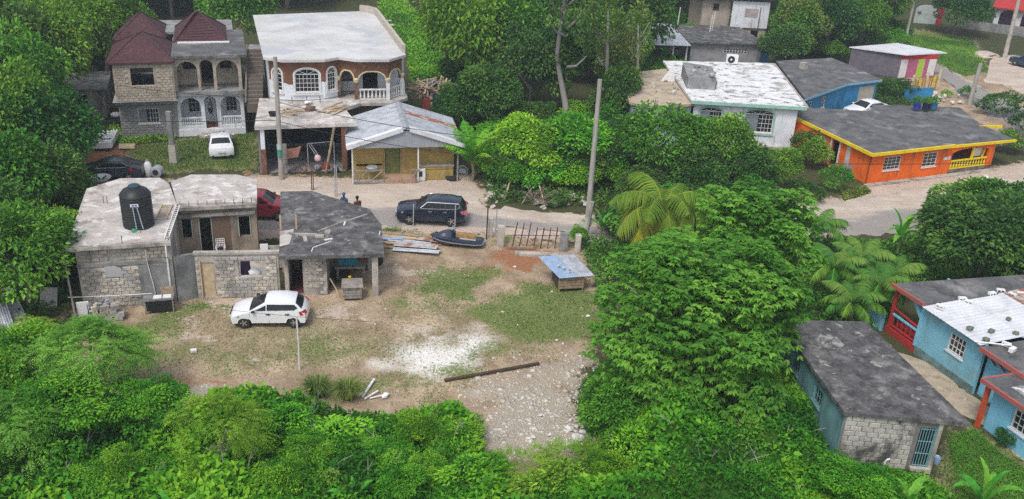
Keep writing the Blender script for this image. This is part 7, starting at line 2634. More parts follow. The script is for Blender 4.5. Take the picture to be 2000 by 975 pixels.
CR['shrub0'] = crown_mesh('crown', (1.5, 1.5, 1.3), 26, 190, .20, LEAF_MID)
CR['shrub1'] = crown_mesh('crown', (1.5, 1.5, 1.2), 26, 190, .18, LEAF_DARK)
CR['shrub2'] = crown_mesh('crown', (1.5, 1.5, 1.3), 26, 190, .20, LEAF_BRIGHT)
CR['feather'] = spray_crown('crown', (2.3, 2.2, 1.9), 30, 84, leaf_mat('leaf_feather', (0.038, 0.132, 0.016), (0.095, 0.253, 0.030), (0.190, 0.380, 0.060), .3, hue_var=.01), .6, 8, .13, .32, sag=.45)
CR['feather_olive'] = spray_crown('crown', (1.9, 1.9, 2.0), 22, 60, LEAF_YELLOW, .6, 7, .13, .30, sag=.5)
RAD = {'leafy': RAD_LEAFY, 'broad': (3.4, 3.0), 'dark': (3.2, 3.2), 'yellow': (3.6, 3.2), 'bright': (2.6, 2.5), 'olive': (2.8, 3.0), 'thin': (3.0, 3.6), 'shrub': (1.5, 1.25), 'feather': (2.3, 1.9), 'feather_olive': (1.9, 2.0)}
TRUNK = {k: trunk_mesh('trunk', 1.0, .035, .32, BARK, 6, i) for i, k in enumerate(('a', 'b', 'c'))}
TRUNK_P = {k: trunk_mesh('trunk', 1.0, .030, .30, BARK_PALE, 7, i + 5, .4) for i, k in enumerate(('a', 'b', 'c'))}


def tree(name, label, x, y, h, r, kind, group=None, pale=False, trunk=True, cat='tree', zc=None, z0=0.0, tw=1.0):
    """tree > trunk, crown; h = height, r = crown radius"""
    base = kind.rstrip('0123456789')
    br, bz = RAD[base]
    rr = random.Random(int(x * 97 + y * 31))
    t = thing(name, label, cat, (x, y, z0), rr.uniform(0, 360), group)
    k = r / br
    kz = min(k * 1.25, h * .42 / bz)
    o = bpy.data.objects.new('crown', CR[kind])
    COL.objects.link(o)
    o.parent = t
    v = .32 if cat == 'bush' else .1
    o.scale = (k * rr.uniform(1 - v, 1 + v), k * rr.uniform(1 - v, 1 + v), kz)
    if cat == 'bush':
        o.rotation_euler = (rr.uniform(-.3, .3), rr.uniform(-.3, .3), 0)
    o.location = (0, 0, (h - bz * kz) if zc is None else zc)
    if trunk:
        q = bpy.data.objects.new('trunk', (TRUNK_P if pale else TRUNK)[rr.choice('abc')])
        COL.objects.link(q)
        q.parent = t
        hh = h - bz * kz * .7
        q.scale = (hh * tw, hh * tw, hh)
    return t


ORD = 'first second third fourth fifth sixth seventh eighth ninth tenth eleventh twelfth thirteenth fourteenth fifteenth sixteenth seventeenth eighteenth nineteenth twentieth twenty-first'.split()
# ---- trees placed one by one
def tp(px, py, h, r, kind, label, name='tree', group=None, **kw):
    p = P(px, py)
    return tree(name, label, p[0], p[1], h, r, kind, group, **kw)


LEFT = [(15, 492, 7.5, 3.0, 'broad0', 'broad leafy tree at the left edge level with the concrete building'), (88, 470, 6.2, 2.5, 'dark0', 'dark tree left of the pale flat roof'),
        (60, 606, 5.6, 2.9, 'broad1', 'rounded tree overhanging the left end of the concrete building'), (112, 545, 4.4, 1.7, 'yellow', 'small yellow-green tree next to the concrete building corner'),
        (8, 560, 6.0, 2.4, 'dark1', 'dark tree at the left edge above the leaning metal sheets'),
        (22, 395, 9.5, 3.6, 'broad2', 'tall tree at the left edge level with the dark saloon car'), (112, 402, 8.0, 3.1, 'dark2', 'tall dark tree left of the dark saloon car'),
        (60, 330, 10.0, 3.5, 'broad0', 'tall tree in the middle of the left grove'), (150, 335, 4.6, 1.9, 'broad1', 'low tree near the stripped car shell'),
        (18, 270, 11.0, 4.0, 'dark0', 'large dark tree behind the left grove'), (100, 250, 10.5, 3.6, 'broad2', 'tall tree left of the small grey shed'),
        (40, 190, 11.0, 4.2, 'broad1', 'wide tree at the upper left edge'), (135, 150, 9.5, 3.4, 'dark1', 'dark tree behind the small grey shed'), (195, 120, 8.5, 2.8, 'dark2', 'dark tree beside the maroon roofs'),
        (-60, 330, 9.5, 4, 'broad1', 'tree at the far left edge by the road'), (-70, 520, 7, 3.5, 'dark2', 'tree at the far left edge near the metal sheets')]
for a in LEFT:
    tp(*a, group='trees of the left grove')
MIDW = [(912, 198, 12.0, 4.6, 'yellow', 'large yellow-green tree right of the white-roofed house'), (985, 200, 10.5, 3.8, 'broad1', 'broad tree left of the pale tall trunk'), (1030, 235, 8.0, 3.2, 'dark0', 'dark tree behind the roadside shrubs'),
        (885, 262, 4.2, 1.8, 'dark1', 'dark tree beside the timber rubble mound'), (950, 262, 6.0, 2.6, 'dark2', 'dark tree behind the feathery palm'), (1085, 225, 9.0, 3.2, 'dark1', 'dark tree just left of the tall pale trunk'),
        (1200, 205, 8.0, 2.4, 'olive0', 'olive tree left of the open shed'), (1200, 255, 6.0, 2.3, 'dark2', 'dark tree beside the aqua wing of the white house'), (1060, 120, 11, 4.2, 'olive0', 'olive tree behind the tall pale trunk'), (1150, 110, 11, 4.2, 'broad2', 'broad tree behind the pair of pale trunks')]
for a in MIDW:
    tp(*a, group='trees of the middle wood')
for px, py, h, r, lab in ((1110, 262, 15.5, 3.0, 'tall tree with a straight pale trunk in the middle wood'), (1168, 250, 13.0, 2.8, 'tall tree with a forked pale trunk right of the straight one'), (1205, 240, 11.0, 2.2, 'thin pale-trunked tree beside the open shed')):
    tp(px, py, h, r, 'thin0', lab, 'pale_trunk_tree', 'pale trunked trees of the middle wood', pale=True, tw=.72)
SHR = [(1030, 352, 4.7, 2.5, 'bright0', 'bright green rounded tree above the branch heap'), (1132, 352, 4.9, 2.7, 'bright1', 'bright green tree left of the roadside pole'), (975, 356, 2.6, 1.3, 'yellow', 'small yellow-green tree right of the feathery palm'),
       (1180, 360, 3.6, 1.8, 'dark0', 'dark shrub right of the roadside pole'), (1285, 362, 6.0, 3.1, 'broad0', 'leafy tree in front of the aqua wing'), (1400, 368, 5.8, 2.8, 'broad2', 'leafy tree before the arched windows of the white house'),
       (1350, 390, 4.2, 2.4, 'dark1', 'dark tree behind the coconut palm'), (1455, 385, 4.0, 2.0, 'dark2', 'dark tree below the white house corner'), (1505, 378, 3.6, 1.8, 'yellow', 'loose yellow-green tree right of the white house'),
       (1250, 400, 2.6, 1.7, 'dark0', 'dark shrub left of the coconut palm')]
for a in SHR:
    tp(*a, name='small_tree', group='small trees along the road')
for a in [(1588, 330, 2.9, 1.15, 'shrub0', 'tall bush against the orange side wall'), (1572, 318, 3.2, 1.2, 'shrub1', 'dark bush at the far end of the orange side wall'), (1575, 394, 1.7, 1.35, 'shrub1', 'dark rounded bush at the bend of the road'), (1628, 372, 2.3, .9, 'shrub0', 'upright bush by the orange house doorway'), (1748, 192, 2.3, 1.7, 'shrub1', 'dark bush between the blue house and the yellow fence'),
          (1885, 190, 1.3, .8, 'shrub0', 'small bush at the foot of the slanting pole'), (1950, 222, 2.4, 1.9, 'shrub1', 'bush at the right edge beside the back road'), (2000, 262, 2.4, 2.0, 'shrub1', 'bush at the right edge behind the orange house'),
          (1965, 296, 2.0, 1.3, 'shrub0', 'bush beside the orange house porch'), (1085, 398, .8, .8, 'shrub1', 'low bush by the stone rubble'),
          (1128, 480, 1.7, .55, 'shrub2', 'narrow green bush growing on the gate post'), (1965, 865, .9, .55, 'shrub1', 'small bush at the foot of the orange-red post'), (1275, 165, 1.9, 1.7, 'shrub0', 'bush growing on the left terrace of the white house'), (1320, 145, 1.5, 1.1, 'shrub2', 'bright bush behind the white house roof'),
          (1845, 190, .9, .5, 'shrub2', 'small plant beside the ochre fence'), (650, 530, .1, .1, 'shrub0', None)]:
    if a[5]:
        tp(*a, name='bush', group='bushes round the houses', trunk=False, cat='bush', zc=a[2] * .45)
RT = [(1905, 548, 5.2, 3.2, 'dark0', 'dark tree behind the pale blue house porch'), (1848, 512, 4.4, 2.2, 'dark1', 'dark tree below the leaning road pole'), (1965, 500, 5.0, 3.0, 'dark2', 'dark tree at the right edge below the road'), (2040, 560, 5.0, 3.0, 'dark0', 'dark tree behind the pale blue house roof'), (2190, 560, 6, 3.4, 'broad1', 'broad tree beyond the pale blue house'), (2330, 720, 6, 3.4, 'broad0', 'broad tree far right of the pale blue house'), (2210, 450, 6, 3.4, 'dark1', 'dark tree far right below the road'), (1890, 470, 4.2, 2.6, 'broad1', 'broad tree right of the leaning road pole')]
for a in RT:
    tp(*a, group='trees below the road on the right')
TR = [(1552, 120, 8.0, 3.0, 'olive0', 'olive tree left of the dark blue roof'), (1585, 100, 9.0, 3.4, 'dark1', 'dark tree behind the dark blue roof'), (1650, 92, 9.0, 3.6, 'broad0', 'broad tree behind the blue house'), (1710, 70, 9.5, 3.6, 'bright0', 'bright tree left of the thin far pole'),
      (1560, 60, 11, 4.0, 'broad2', 'tall tree right of the tall pale house'), (1860, 72, 6.5, 3.4, 'dark0', 'dark round tree beside the red gate leaf'), (1535, 48, 11, 3.2, 'dark2', 'dark tree beside the white upper front'), (1640, 30, 11, 4.2, 'dark1', 'dark tree at the top edge behind the blue house'),
      (1330, 58, 9.0, 3.4, 'broad1', 'broad tree behind the open shed roof'), (1270, 50, 9.5, 3.4, 'yellow', 'yellow-green tree behind the open shed')]
for a in TR:
    tp(*a, group='trees behind the right houses')
# far wood behind everything
frng = random.Random(8)
spots = []
keep_out = [(P(1290, 100), 11), (P(1420, 85), 9), (P(1400, 110), 8), (P(1940, 50), 16), (P(1800, 50), 9), (P(1740, 120), 9), (P(620, 60), 13), (P(340, 90), 11), (P(1860, 110), 12), (P(700, 110), 10), (P(790, 60), 13), (P(850, 110), 9), (P(740, 20), 10), (P(1960, 90), 13), (P(1905, 80), 8), (P(1990, 60), 12), (P(1440, 60), 9)]
tries = 0
while len(spots) < 150 and tries < 6000:
    tries += 1
    y = frng.uniform(78, 150)
    x = frng.uniform(-.62 * y, .66 * y)
    if any(math.hypot(x - c[0][0], y - c[0][1]) < c[1] for c in keep_out):
        continue
    if -36 < x < 12 and y < 92 or (x > 12 and y < 112):
        continue
    if 12 < x < 32 and y < 124 and y > 90:
        continue
    if any(math.hypot(x - s[0], y - s[1]) < 4.6 for s in spots):
        continue
    spots.append((x, y))
names = {'broad': 'broad green', 'dark': 'dark green', 'yellow': 'yellow-green', 'olive': 'olive green', 'bright': 'bright green'}
for x, y in spots:
    k = frng.choice(['broad0', 'broad1', 'broad2', 'dark0', 'dark1', 'dark2', 'dark0', 'broad1', 'yellow', 'olive0', 'bright0'])
    h = frng.uniform(7, 11.5) * (1.0 if y < 110 else 1.15)
    where = 'behind the maroon and white roofs' if x < -8 else ('behind the middle wood' if x < 22 else 'behind the right houses')
    tree('forest_tree', names[k.rstrip('012')] + ' tree of the far wood ' + where, x, y, h, h * frng.uniform(.36, .46), k, 'trees of the far wood', z0=max(0, (y - 125) / 60) ** 1.3 * 6)


for i, (px, py, h) in enumerate(((1205, 455, 1.8), (1245, 470, 2.2), (1330, 476, 2.4), (1385, 472, 2.6), (1430, 474, 2.6), (1478, 468, 2.4), (1520, 470, 2.0), (1300, 420, 2.2), (1370, 425, 2.6), (1420, 418, 2.6), (1465, 408, 2.4), (1230, 418, 1.8))):
    tp(px, py, h, h * .75, ('shrub1', 'shrub0', 'shrub1')[i % 3], '%s bush from the left on the %s road verge by the coconut palm' % (ORD[(0, 1, 2, 3, 4, 5, 6, 1, 2, 3, 4, 0)[i]], 'near' if py > 440 else 'far'), 'verge_bush', 'bushes beside the road near the palm', trunk=False, cat='bush', zc=h * .48)
for i, (px, py) in enumerate(((985, 358), (1012, 364), (1050, 366), (1090, 362), (1118, 364), (1152, 364), (1068, 350), (1205, 372))):
    tp(px, py, 2.4, 1.5, 'shrub2' if i % 3 else 'shrub0', '%s leafy bush from the left under the bright roadside trees' % ORD[(0, 1, 2, 4, 5, 6, 3, 7)[i]], 'roadside_bush', 'bushes under the roadside trees', trunk=False, cat='bush', zc=1.15)
# understory between the trunks
urng = random.Random(17)
UND = [((930, 250), (1230, 330), 34, 'below the middle wood'), ((1215, 120), (1345, 60), 8, 'round the open shed'), ((1490, 128), (1760, 70), 22, 'behind the right houses'), ((0, 560), (140, 230), 26, 'under the left grove'), ((120, 200), (215, 100), 8, 'behind the grey shed'), ((860, 250), (1000, 150), 14, 'behind the rubble mound'), ((230, 30), (500, 8), 12, 'behind the maroon roofs')]
for (a, b, n, where) in UND:
    for i in range(n):
        p = P(urng.uniform(a[0], b[0]), urng.uniform(a[1], b[1]))
        k = urng.choice(['shrub1', 'shrub0', 'shrub1', 'shrub2'])
        h = urng.uniform(1.6, 3.2)
        tree('understory_bush', {'shrub0': 'green', 'shrub1': 'dark green', 'shrub2': 'bright green'}[k] + ' understory bush ' + where, p[0], p[1], h, urng.uniform(1.3, 2.1), k, 'understory bushes', trunk=False, cat='bush', zc=h * .5)
for px, py, h, k, lab in ((1530, 138, 5.0, 'dark1', 'dark tree at the left corner of the dark blue roof'), (1545, 122, 7.0, 'broad1', 'broad tree just behind the dark blue roof'), (1610, 112, 7.5, 'dark0', 'dark tree behind the chimney of the blue house'), (1670, 108, 7.5, 'broad0', 'broad tree left of the pink shop')):
    tp(px, py, h, 3.0, k, lab, group='trees behind the right houses')


# ---- the big tree in the right foreground
def hand_crown(name, R, nl, per, m, leaf=.30, rl=.27, zlow=-.8):
    """crown of drooping leaf clusters: every shoot carries a whorl of hanging leaves"""
    R = np.asarray(R, float)
    c = sph(nl)
    c[:, 2] = np.where(c[:, 2] < zlow, -c[:, 2] * .6, c[:, 2])
    c = c * RNG.uniform(.5, .92, (nl, 1)) * R
    rr = RNG.uniform(.6, 1.35, nl) * rl * R.mean()
    lt = RNG.uniform(.15, .8, nl)
    P_, D_, T_ = [], [], []
    for k in range(nl):
        q = sph(per)
        out = norm(c[k:k + 1])[0]
        q = q[(q @ out > -.3) & (q[:, 2] > -.55)]
        tip = c[k] + q * rr[k] * RNG.uniform(.6, 1.05, (len(q), 1)) * np.array([1, 1, .75])
        tt = lt[k] + RNG.normal(0, .13, len(q))
        base = norm(q + out * .6)
        for j in range(6):
            a = 2 * math.pi * j / 6 + RNG.uniform(0, 1, len(q))
            d = base * .55 + np.stack([np.cos(a), np.sin(a), np.full(len(q), -.45)], -1) * .8
            P_.append(tip); D_.append(d); T_.append(tt + RNG.normal(0, .06, len(q)))
    p, d, t = np.concatenate(P_), np.concatenate(D_), np.concatenate(T_)
    L = leaf * RNG.uniform(.65, 1.25, len(p))
    V, F = leaves(p, d, L, L * .42, .18)
    return leaf_mesh(name, V, F, t, m)


def big_tree():
    c1, c2 = P(1352, 625, 4.5), P(1470, 470, 6.1)
    t = thing('spreading_tree', 'large spreading bright green tree between the yard and the teal shed', 'tree', (c1[0], c1[1], 0))
    m = leaf_mat('leaf_spreading', (0.050, 0.165, 0.020), (0.118, 0.310, 0.036), (0.240, 0.470, 0.062), .35, hue_var=0.0, val=(.1, .1))
    for c, R, nl in ((c1, (4.2, 4.0, 4.1), 120), (c2, (3.1, 3.0, 2.9), 64), (P(1430, 580, 5.4), (3.1, 3.0, 3.0), 56), (P(1300, 735, 2.4), (2.4, 2.2, 2.2), 36), (P(1400, 740, 2.6), (2.6, 2.4, 2.4), 36)):
        me = hand_crown('crown', R, nl, 84, m)
        o = bpy.data.objects.new('crown', me)
        COL.objects.link(o)
        o.parent = t
        o.location = (c[0] - c1[0], c[1] - c1[1], c[2])
    q = bpy.data.objects.new('trunk', trunk_mesh('trunk', 6.0, .26, 3.2, BARK, 10, 3, .3))
    COL.objects.link(q)
    q.parent = t
    mb = MB().tube([(0, 0, .6), tuple((c2 - c1)[:2] * .5) + (3.4,), tuple((c2 - c1)[:2]) + (5.8,)], [.2, .16, .08], 7)
    mb.build('limb', BARK, t, True)
    return t


big_tree()

# ---- bottom left trees
for a in [(190, 800, 4.4, 2.5, 'feather', 'feathery light green tree at the yard corner bottom left'), (60, 800, 4.0, 2.2, 'leafy', 'small-leaved tree at the left edge below the metal sheets'), (290, 860, 3.0, 1.7, 'leafy', 'low small-leaved tree below the yard corner'), (115, 900, 3.6, 2.3, 'leafy', 'small-leaved tree in the bottom left thicket'), (10, 930, 3.5, 2.4, 'feather', 'feathery tree in the bottom left corner'),
          (435, 935, 4.0, 1.5, 'feather_olive', 'olive slender tree with a thin pale trunk at the bottom'), (1000, 960, 1.6, 1.8, 'feather_olive', 'low yellowish shrub at the edge of the rubble'), (1130, 950, 1.5, 1.7, 'feather_olive', 'low yellowish shrub right of the rubble'), (45, 720, 2.6, 1.4, 'feather_olive', 'small olive tree under the leaning metal sheets'), (320, 790, 1.1, .6, 'feather_olive', 'small olive bush at the yard edge')]:
    tp(*a, name='feathery_tree', group='feathery trees of the lower thicket')


# bushes that rise out of the thicket
brng = random.Random(31)
SP_ = [(480, 880), (560, 850), (610, 900), (660, 870), (740, 900), (820, 850), (880, 870), (850, 930), (780, 960), (920, 950), (560, 960), (640, 960), (330, 900), (250, 930), (1180, 960), (1230, 900), (1290, 930), (1200, 830), (1260, 850), (1350, 900), (1420, 960), (1450, 890), (1500, 930), (1470, 830), (1190, 790), (1660, 960), (1330, 970), (40, 860), (150, 960), (1090, 975), (400, 960)]
for i, (px, py) in enumerate(SP_):
    k = brng.choice(['leafy', 'shrub2', 'shrub0', 'leafy'])
    h = brng.uniform(1.3, 2.3) * (1.25 if px > 1100 else 1)
    row = [q for q in SP_ if (q[1] < 900) == (py < 900)]
    rank = ORD[sorted(row).index((px, py))] + ' bush from the left in the ' + ('upper' if py < 900 else 'lower') + ' row'
    tp(px, py + 22, h, brng.uniform(1.0, 1.6), k, rank + ' of the bottom thicket', 'thicket_bush', 'bushes in the lower thicket', trunk=False, cat='bush', zc=h * .5)
# ---- palms
def frond_mesh(name, L, el0, el1, pairs, ll, m, hang=.45, tone=.5):
    pts = []
    x = z = 0.0
    n = 24
    for i in range(n + 1):
        t = i / n
        pts.append((x, 0, z))
        a = math.radians(el0 + (el1 - el0) * t)
        x += math.cos(a) * L / n
        z += math.sin(a) * L / n
    A = np.array(pts)
    mb = MB().tube([tuple(q) for q in A[::3]], [.035 - .028 * i / 8 for i in range(len(A[::3]))], 4)
    V0, F0 = np.array(mb.v), mb.f
    ts = np.linspace(.1, .99, pairs)
    base = np.stack([np.interp(ts * n, np.arange(n + 1), A[:, k]) for k in range(3)], -1)
    tang = norm(np.gradient(base, axis=0))
    Vs, Fs, T = [], [], []
    off = 0
    for s in (-1, 1):
        d = tang * .55 + np.array([[0, s * 1.0, 0]]) + RNG.normal(0, .07, (pairs, 3))
        d[:, 2] -= hang
        d = norm(d)
        ln = ll * np.sin(np.clip(ts * 1.05 + .12, 0, 1) * math.pi) ** .5 * RNG.uniform(.85, 1.12, pairs)
        w = norm(np.cross(d, tang + .01)) * 0 + tang
        hw = .022
        m1 = base + d * (ln * .55)[:, None]
        e = base + d * ln[:, None]
        e[:, 2] -= .28 * ln * hang * 2
        v = np.stack([base - w * hw, base + w * hw, m1 + w * hw * 1.3, m1 - w * hw * 1.3, e], 1).reshape(-1, 3)
        i = np.arange(pairs)[:, None] * 5 + off
        f = np.concatenate([i + [[0, 1, 2]], i + [[0, 2, 3]], i + [[3, 2, 4]]], 1).reshape(-1, 3)
        Vs.append(v); Fs.append(f)
        T.append(np.repeat(np.clip(tone + RNG.normal(0, .15, pairs), 0, 1), 3))
        off += len(v)
    V, F = np.concatenate(Vs), np.concatenate(Fs)
    tri = []
    for f in F0:
        for k in range(1, len(f) - 1):
            tri.append((f[0], f[k], f[k + 1]))
    tri = np.array(tri) + len(V)
    me = fast_mesh(name, np.concatenate([V, V0]), np.concatenate([F, tri]))
    face_attr(me, 'tone', np.concatenate(T + [np.full(len(tri), .95)]))
    me.materials.append(m)
    return me


FR = [frond_mesh('frond', 3.7, 74, -70, 56, .9, LEAF_PALM, .6, .5), frond_mesh('frond', 3.6, 50, -92, 56, .9, LEAF_PALM, .75, .6), frond_mesh('frond', 3.4, 25, -98, 56, .85, LEAF_PALM_YELLOW, .85, .5)]
AF = [frond_mesh('frond', 2.4, 82, -55, 44, .5, LEAF_DARK, .5, .8), frond_mesh('frond', 2.2, 62, -80, 44, .5, LEAF_MID, .55, .3)]
UF = [frond_mesh('frond', 3.2, 86, 10, 44, .6, LEAF_BRIGHT, .35, .4), frond_mesh('frond', 2.8, 70, -30, 40, .6, LEAF_BRIGHT, .4, .5)]


def palm(name, label, px, py, h, fr, n, seed, s=1.0, stem=.13, group=None, cat='palm'):
    p = P(px, py)
    rr = random.Random(seed)
    t = thing(name, label, cat, (p[0], p[1], 0), 0, group)
    if h > .3:
        MB().tube([(0, 0, -.1), (.1, 0, h * .5), (0, 0, h)], [stem * 1.3, stem, stem * .9], 8).build('trunk', PALM_BARK, t, True)
    for i in range(n):
        o = bpy.data.objects.new('frond', fr[min(len(fr) - 1, int(i * len(fr) / n))])
        COL.objects.link(o)
        o.parent = t
        o.location = (0, 0, h - .05)
        o.rotation_euler = (rr.uniform(-.12, .12), rr.uniform(-.12, .12), 2.399 * i + rr.uniform(-.25, .25))
        k = s * rr.uniform(.85, 1.1)
        o.scale = (k, k, k)
    return t


palm('coconut_palm', 'young coconut palm with yellowing fronds beside the roadside pole', 1283, 500, 3.0, FR, 24, 3, 1.3, .2)
for a in ((1655, 640, 1.3, 11, 1, 'clumping palm directly behind the teal shed roof'), (1705, 615, 1.6, 11, 2, 'clumping palm left of the pale blue porch'), (1618, 585, 1.8, 11, 3, 'clumping palm right of the large spreading tree'), (1672, 560, 1.5, 11, 4, 'clumping palm in the middle of the palm clump'), (1735, 575, 1.0, 10, 5, 'clumping palm nearest the road banana'), (1590, 500, 1.8, 10, 6, 'clumping palm nearest the road')):
    palm('clumping_palm', a[5], a[0], a[1], a[2], AF, a[3] + 3, a[4], 1.15, .07, 'clumping palms behind the teal shed')
palm('feather_palm', 'upright feathery palm right of the shack roof', 922, 352, 1.3, UF, 13, 9, 1.25, .12)


def banana_leaf(name, L, W, el0, el1):
    n = 12
    V, F, x, z = [], [], 0., 0.
    for i in range(n + 1):
        t = i / n
        a = math.radians(el0 + (el1 - el0) * t * t)
        w = W * (math.sin(math.pi * min(1, .06 + .94 * t) ** .8) ** .7) * .5 if t > .08 else .03
        jag = 1 + .12 * math.sin(i * 2.3)
        V += [(x, -w * jag, z + w * .30), (x, 0, z), (x, w / jag, z + w * .30)]
        x += math.cos(a) * L / n
        z += math.sin(a) * L / n
    for i in range(n):
        b = i * 3
        F += [(b, b + 1, b + 4), (b, b + 4, b + 3), (b + 1, b + 2, b + 5), (b + 1, b + 5, b + 4)]
    me = fast_mesh(name, V, F)
    face_attr(me, 'tone', np.clip(.5 + RNG.normal(0, .12, len(F)), 0, 1))
    me.materials.append(LEAF_BANANA)
    return me


BL = [banana_leaf('leaf', 2.1, .42, 82, 20), banana_leaf('leaf', 2.2, .46, 62, -45), banana_leaf('leaf', 2.0, .46, 38, -75)]


def banana(label, px, py, h, n, seed, s=1.0):
    p = P(px, py)
    rr = random.Random(seed)
    t = thing('banana_plant', label, 'banana plant', (p[0], p[1], 0), 0, 'banana plants')
    MB().tube([(0, 0, -.1), (.04, 0, h * .6), (0, 0, h)], [.12 * s, .09 * s, .06 * s], 8).build('stem', mat('banana_stem', (.16, .22, .07), (.12, .16, .06), 4.0), t, True)
    for i in range(n):
        o = bpy.data.objects.new('leaf', BL[min(2, int(i * 3 / n))])
        COL.objects.link(o)
        o.parent = t
        o.location = (0, 0, h - .1)
        o.rotation_euler = (rr.uniform(-.15, .15), rr.uniform(-.1, .1), 2.399 * i + rr.uniform(-.3, .3))
        k = s * rr.uniform(.8, 1.15)
        o.scale = (k, k, k)


banana('banana plant at the road edge among the clumping palms', 1748, 508, 1.6, 9, 1, .95)
banana('banana plant at the right edge below the orange porch', 1925, 425, 1.5, 7, 2, .9)
banana('banana plant with a broad upright leaf at the bottom right', 1912, 1000, .6, 8, 3, .85)
banana('banana plant at the bottom edge before the teal shed', 1768, 1010, .4, 7, 4, .75)
banana('banana plant in the bottom centre thicket', 695, 1010, .6, 7, 5, .6)
banana('banana plant at the bottom left edge', 350, 1050, .7, 6, 6, .7)
banana('banana plant in the bottom left corner thicket', 150, 1055, .7, 6, 7, .7)
banana('dark banana plant beside the roadside pole', 1172, 468, 1.0, 6, 8, .75)
banana('banana plant before the open shed', 1265, 130, 1.2, 8, 9, 1.0)
banana('banana plant on the left of the open shed', 1295, 128, 1.0, 7, 10, .9)


# ---- tall grass clumps in the yard
def grass_clump(label, px, py, r, h):
    p = P(px, py)
    n = 420
    a = RNG.uniform(0, 2 * math.pi, n)
    q = r * .35 * np.sqrt(RNG.random(n))
    b = np.stack([q * np.cos(a), q * np.sin(a), np.zeros(n)], -1)
    out = np.stack([np.cos(a), np.sin(a), np.zeros(n)], -1)
    hh = h * RNG.uniform(.6, 1.1, n)[:, None]
    sp = RNG.uniform(.2, 1.0, n)[:, None] * r
    s = np.stack([-np.sin(a), np.cos(a), np.zeros(n)], -1) * .012
    m1 = b + out * sp * .4 + np.array([0, 0, .75]) * hh
    e = b + out * sp + np.array([0, 0, 1.0]) * hh * (1 - .5 * sp / r)
    V = np.stack([b - s, b + s, m1 + s, m1 - s, e], 1).reshape(-1, 3)
    i = np.arange(n)[:, None] * 5
    F = np.concatenate([i + [[0, 1, 2]], i + [[0, 2, 3]], i + [[3, 2, 4]]], 1).reshape(-1, 3)
    me = leaf_mesh('grass_clump', V, F, RNG.uniform(.1, .8, n), MATS['leaf_olive'])
    o = link('grass_clump', me, None)
    o.location = (p[0], p[1], 0)
    tag(o, label, 'grass clump')


grass_clump('tall grass clump left of the pair at the thicket edge', 620, 772, .95, 1.0)
grass_clump('tall grass clump right of the pair at the thicket edge', 680, 776, .95, .95)
grass_clump('small grass clump on the yard edge below the metal sheets', 102, 640, .5, .5)


# ---- undergrowth: one mass of leaves over a lumpy surface
SCRUB = wpoly([(-500, 760), (40, 742), (170, 790), (280, 800), (330, 825), (380, 800), (440, 786), (500, 796), (590, 792), (650, 806), (720, 812), (790, 822), (850, 812), (915, 808), (940, 860), (955, 925), (1010, 955), (1150, 945), (1185, 905), (1150, 860), (1125, 800), (1135, 745), (1190, 715), (1290, 690), (1500, 660), (1540, 700), (1600, 800), (1625, 905), (1800, 940), (1870, 990), (2150, 1120), (2400, 1300), (1000, 1450), (-700, 1300)])


def scrub_h(X, Y):
    d = np.clip(sdist(X, Y, SCRUB), 0, 3)
    n = fnoise(X, Y, 2.6)
    n2 = fnoise(X + 33, Y + 12, 1.0)
    h = (np.clip(d / .7, 0, 1)) * (.2 + 2.6 * np.clip(n - .22, 0, 1) + .7 * n2) * (.6 + .2 * np.clip(d, 0, 2)) * (1 + .55 * np.clip((X - 3) / 4, 0, 1) * np.clip((13 - X) / 3, 0, 1)) * np.where(X > 11.5, .62, 1.0)
    return h


sx = np.arange(-34, 36, .3)
sy = np.arange(17, 47, .3)
SX, SY = np.meshgrid(sx, sy)
SH = scrub_h(SX, SY)
SD = sdist(SX, SY, SCRUB)
idx = np.arange(SX.size).reshape(SX.shape)
ok = (SD[:-1, :-1] > .1) & (SD[1:, 1:] > .1) & (SD[1:, :-1] > .1) & (SD[:-1, 1:] > .1)
Fq = np.stack([idx[:-1, :-1], idx[:-1, 1:], idx[1:, 1:], idx[1:, :-1]], -1)[ok]
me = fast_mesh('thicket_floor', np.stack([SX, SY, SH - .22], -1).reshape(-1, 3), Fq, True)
N = 420000
x = RNG.uniform(-34, 35, N)
y = RNG.uniform(17, 47, N)
d = sdist(x, y, SCRUB)
k = (d > .05) & (np.abs(x) < .62 * y + 7) & (y > 18)
x, y, d = x[k], y[k], d[k]
h = scrub_h(x, y)
e = .15
gx_ = (scrub_h(x + e, y) - scrub_h(x - e, y)) / (2 * e)
gy_ = (scrub_h(x, y + e) - scrub_h(x, y - e)) / (2 * e)
nrm_ = norm(np.stack([-gx_, -gy_, np.ones_like(gx_)], -1))
p = np.stack([x, y, h], -1) + nrm_ * RNG.uniform(-.25, .12, (len(x), 1))
dr = RNG.normal(0, 1, (len(x), 3)) * .8 + nrm_ * .5
dr[:, 2] -= .15
species = fnoise(x * 1.0 + 70, y + 20, 4.0)
L = np.where(species > .52, .27, .19) * RNG.uniform(.6, 1.35, len(x))
V, F = leaves(p, dr, L, L * np.where(species > .52, .62, .5))
tone = .40 + (species - .5) * 1.5 + (fnoise(x - 40, y + 3, 1.5) - .5) * .9 + RNG.normal(0, .17, len(x))
un = link('undergrowth', leaf_mesh('undergrowth', V, F, tone, LEAF_SCRUB), None)
tag(un, 'dense green vines and scrub covering the lower slope', 'undergrowth', kind='stuff')
fl = link('thicket_floor', me, mat('thicket_floor_green', (.030, .075, .010), (.045, .095, .016), 4.0, spec=0.0, rough=1.0), un)  # dark green of stems and soil below the leaf layer
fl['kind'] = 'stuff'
tw = MB()
trg = random.Random(41)
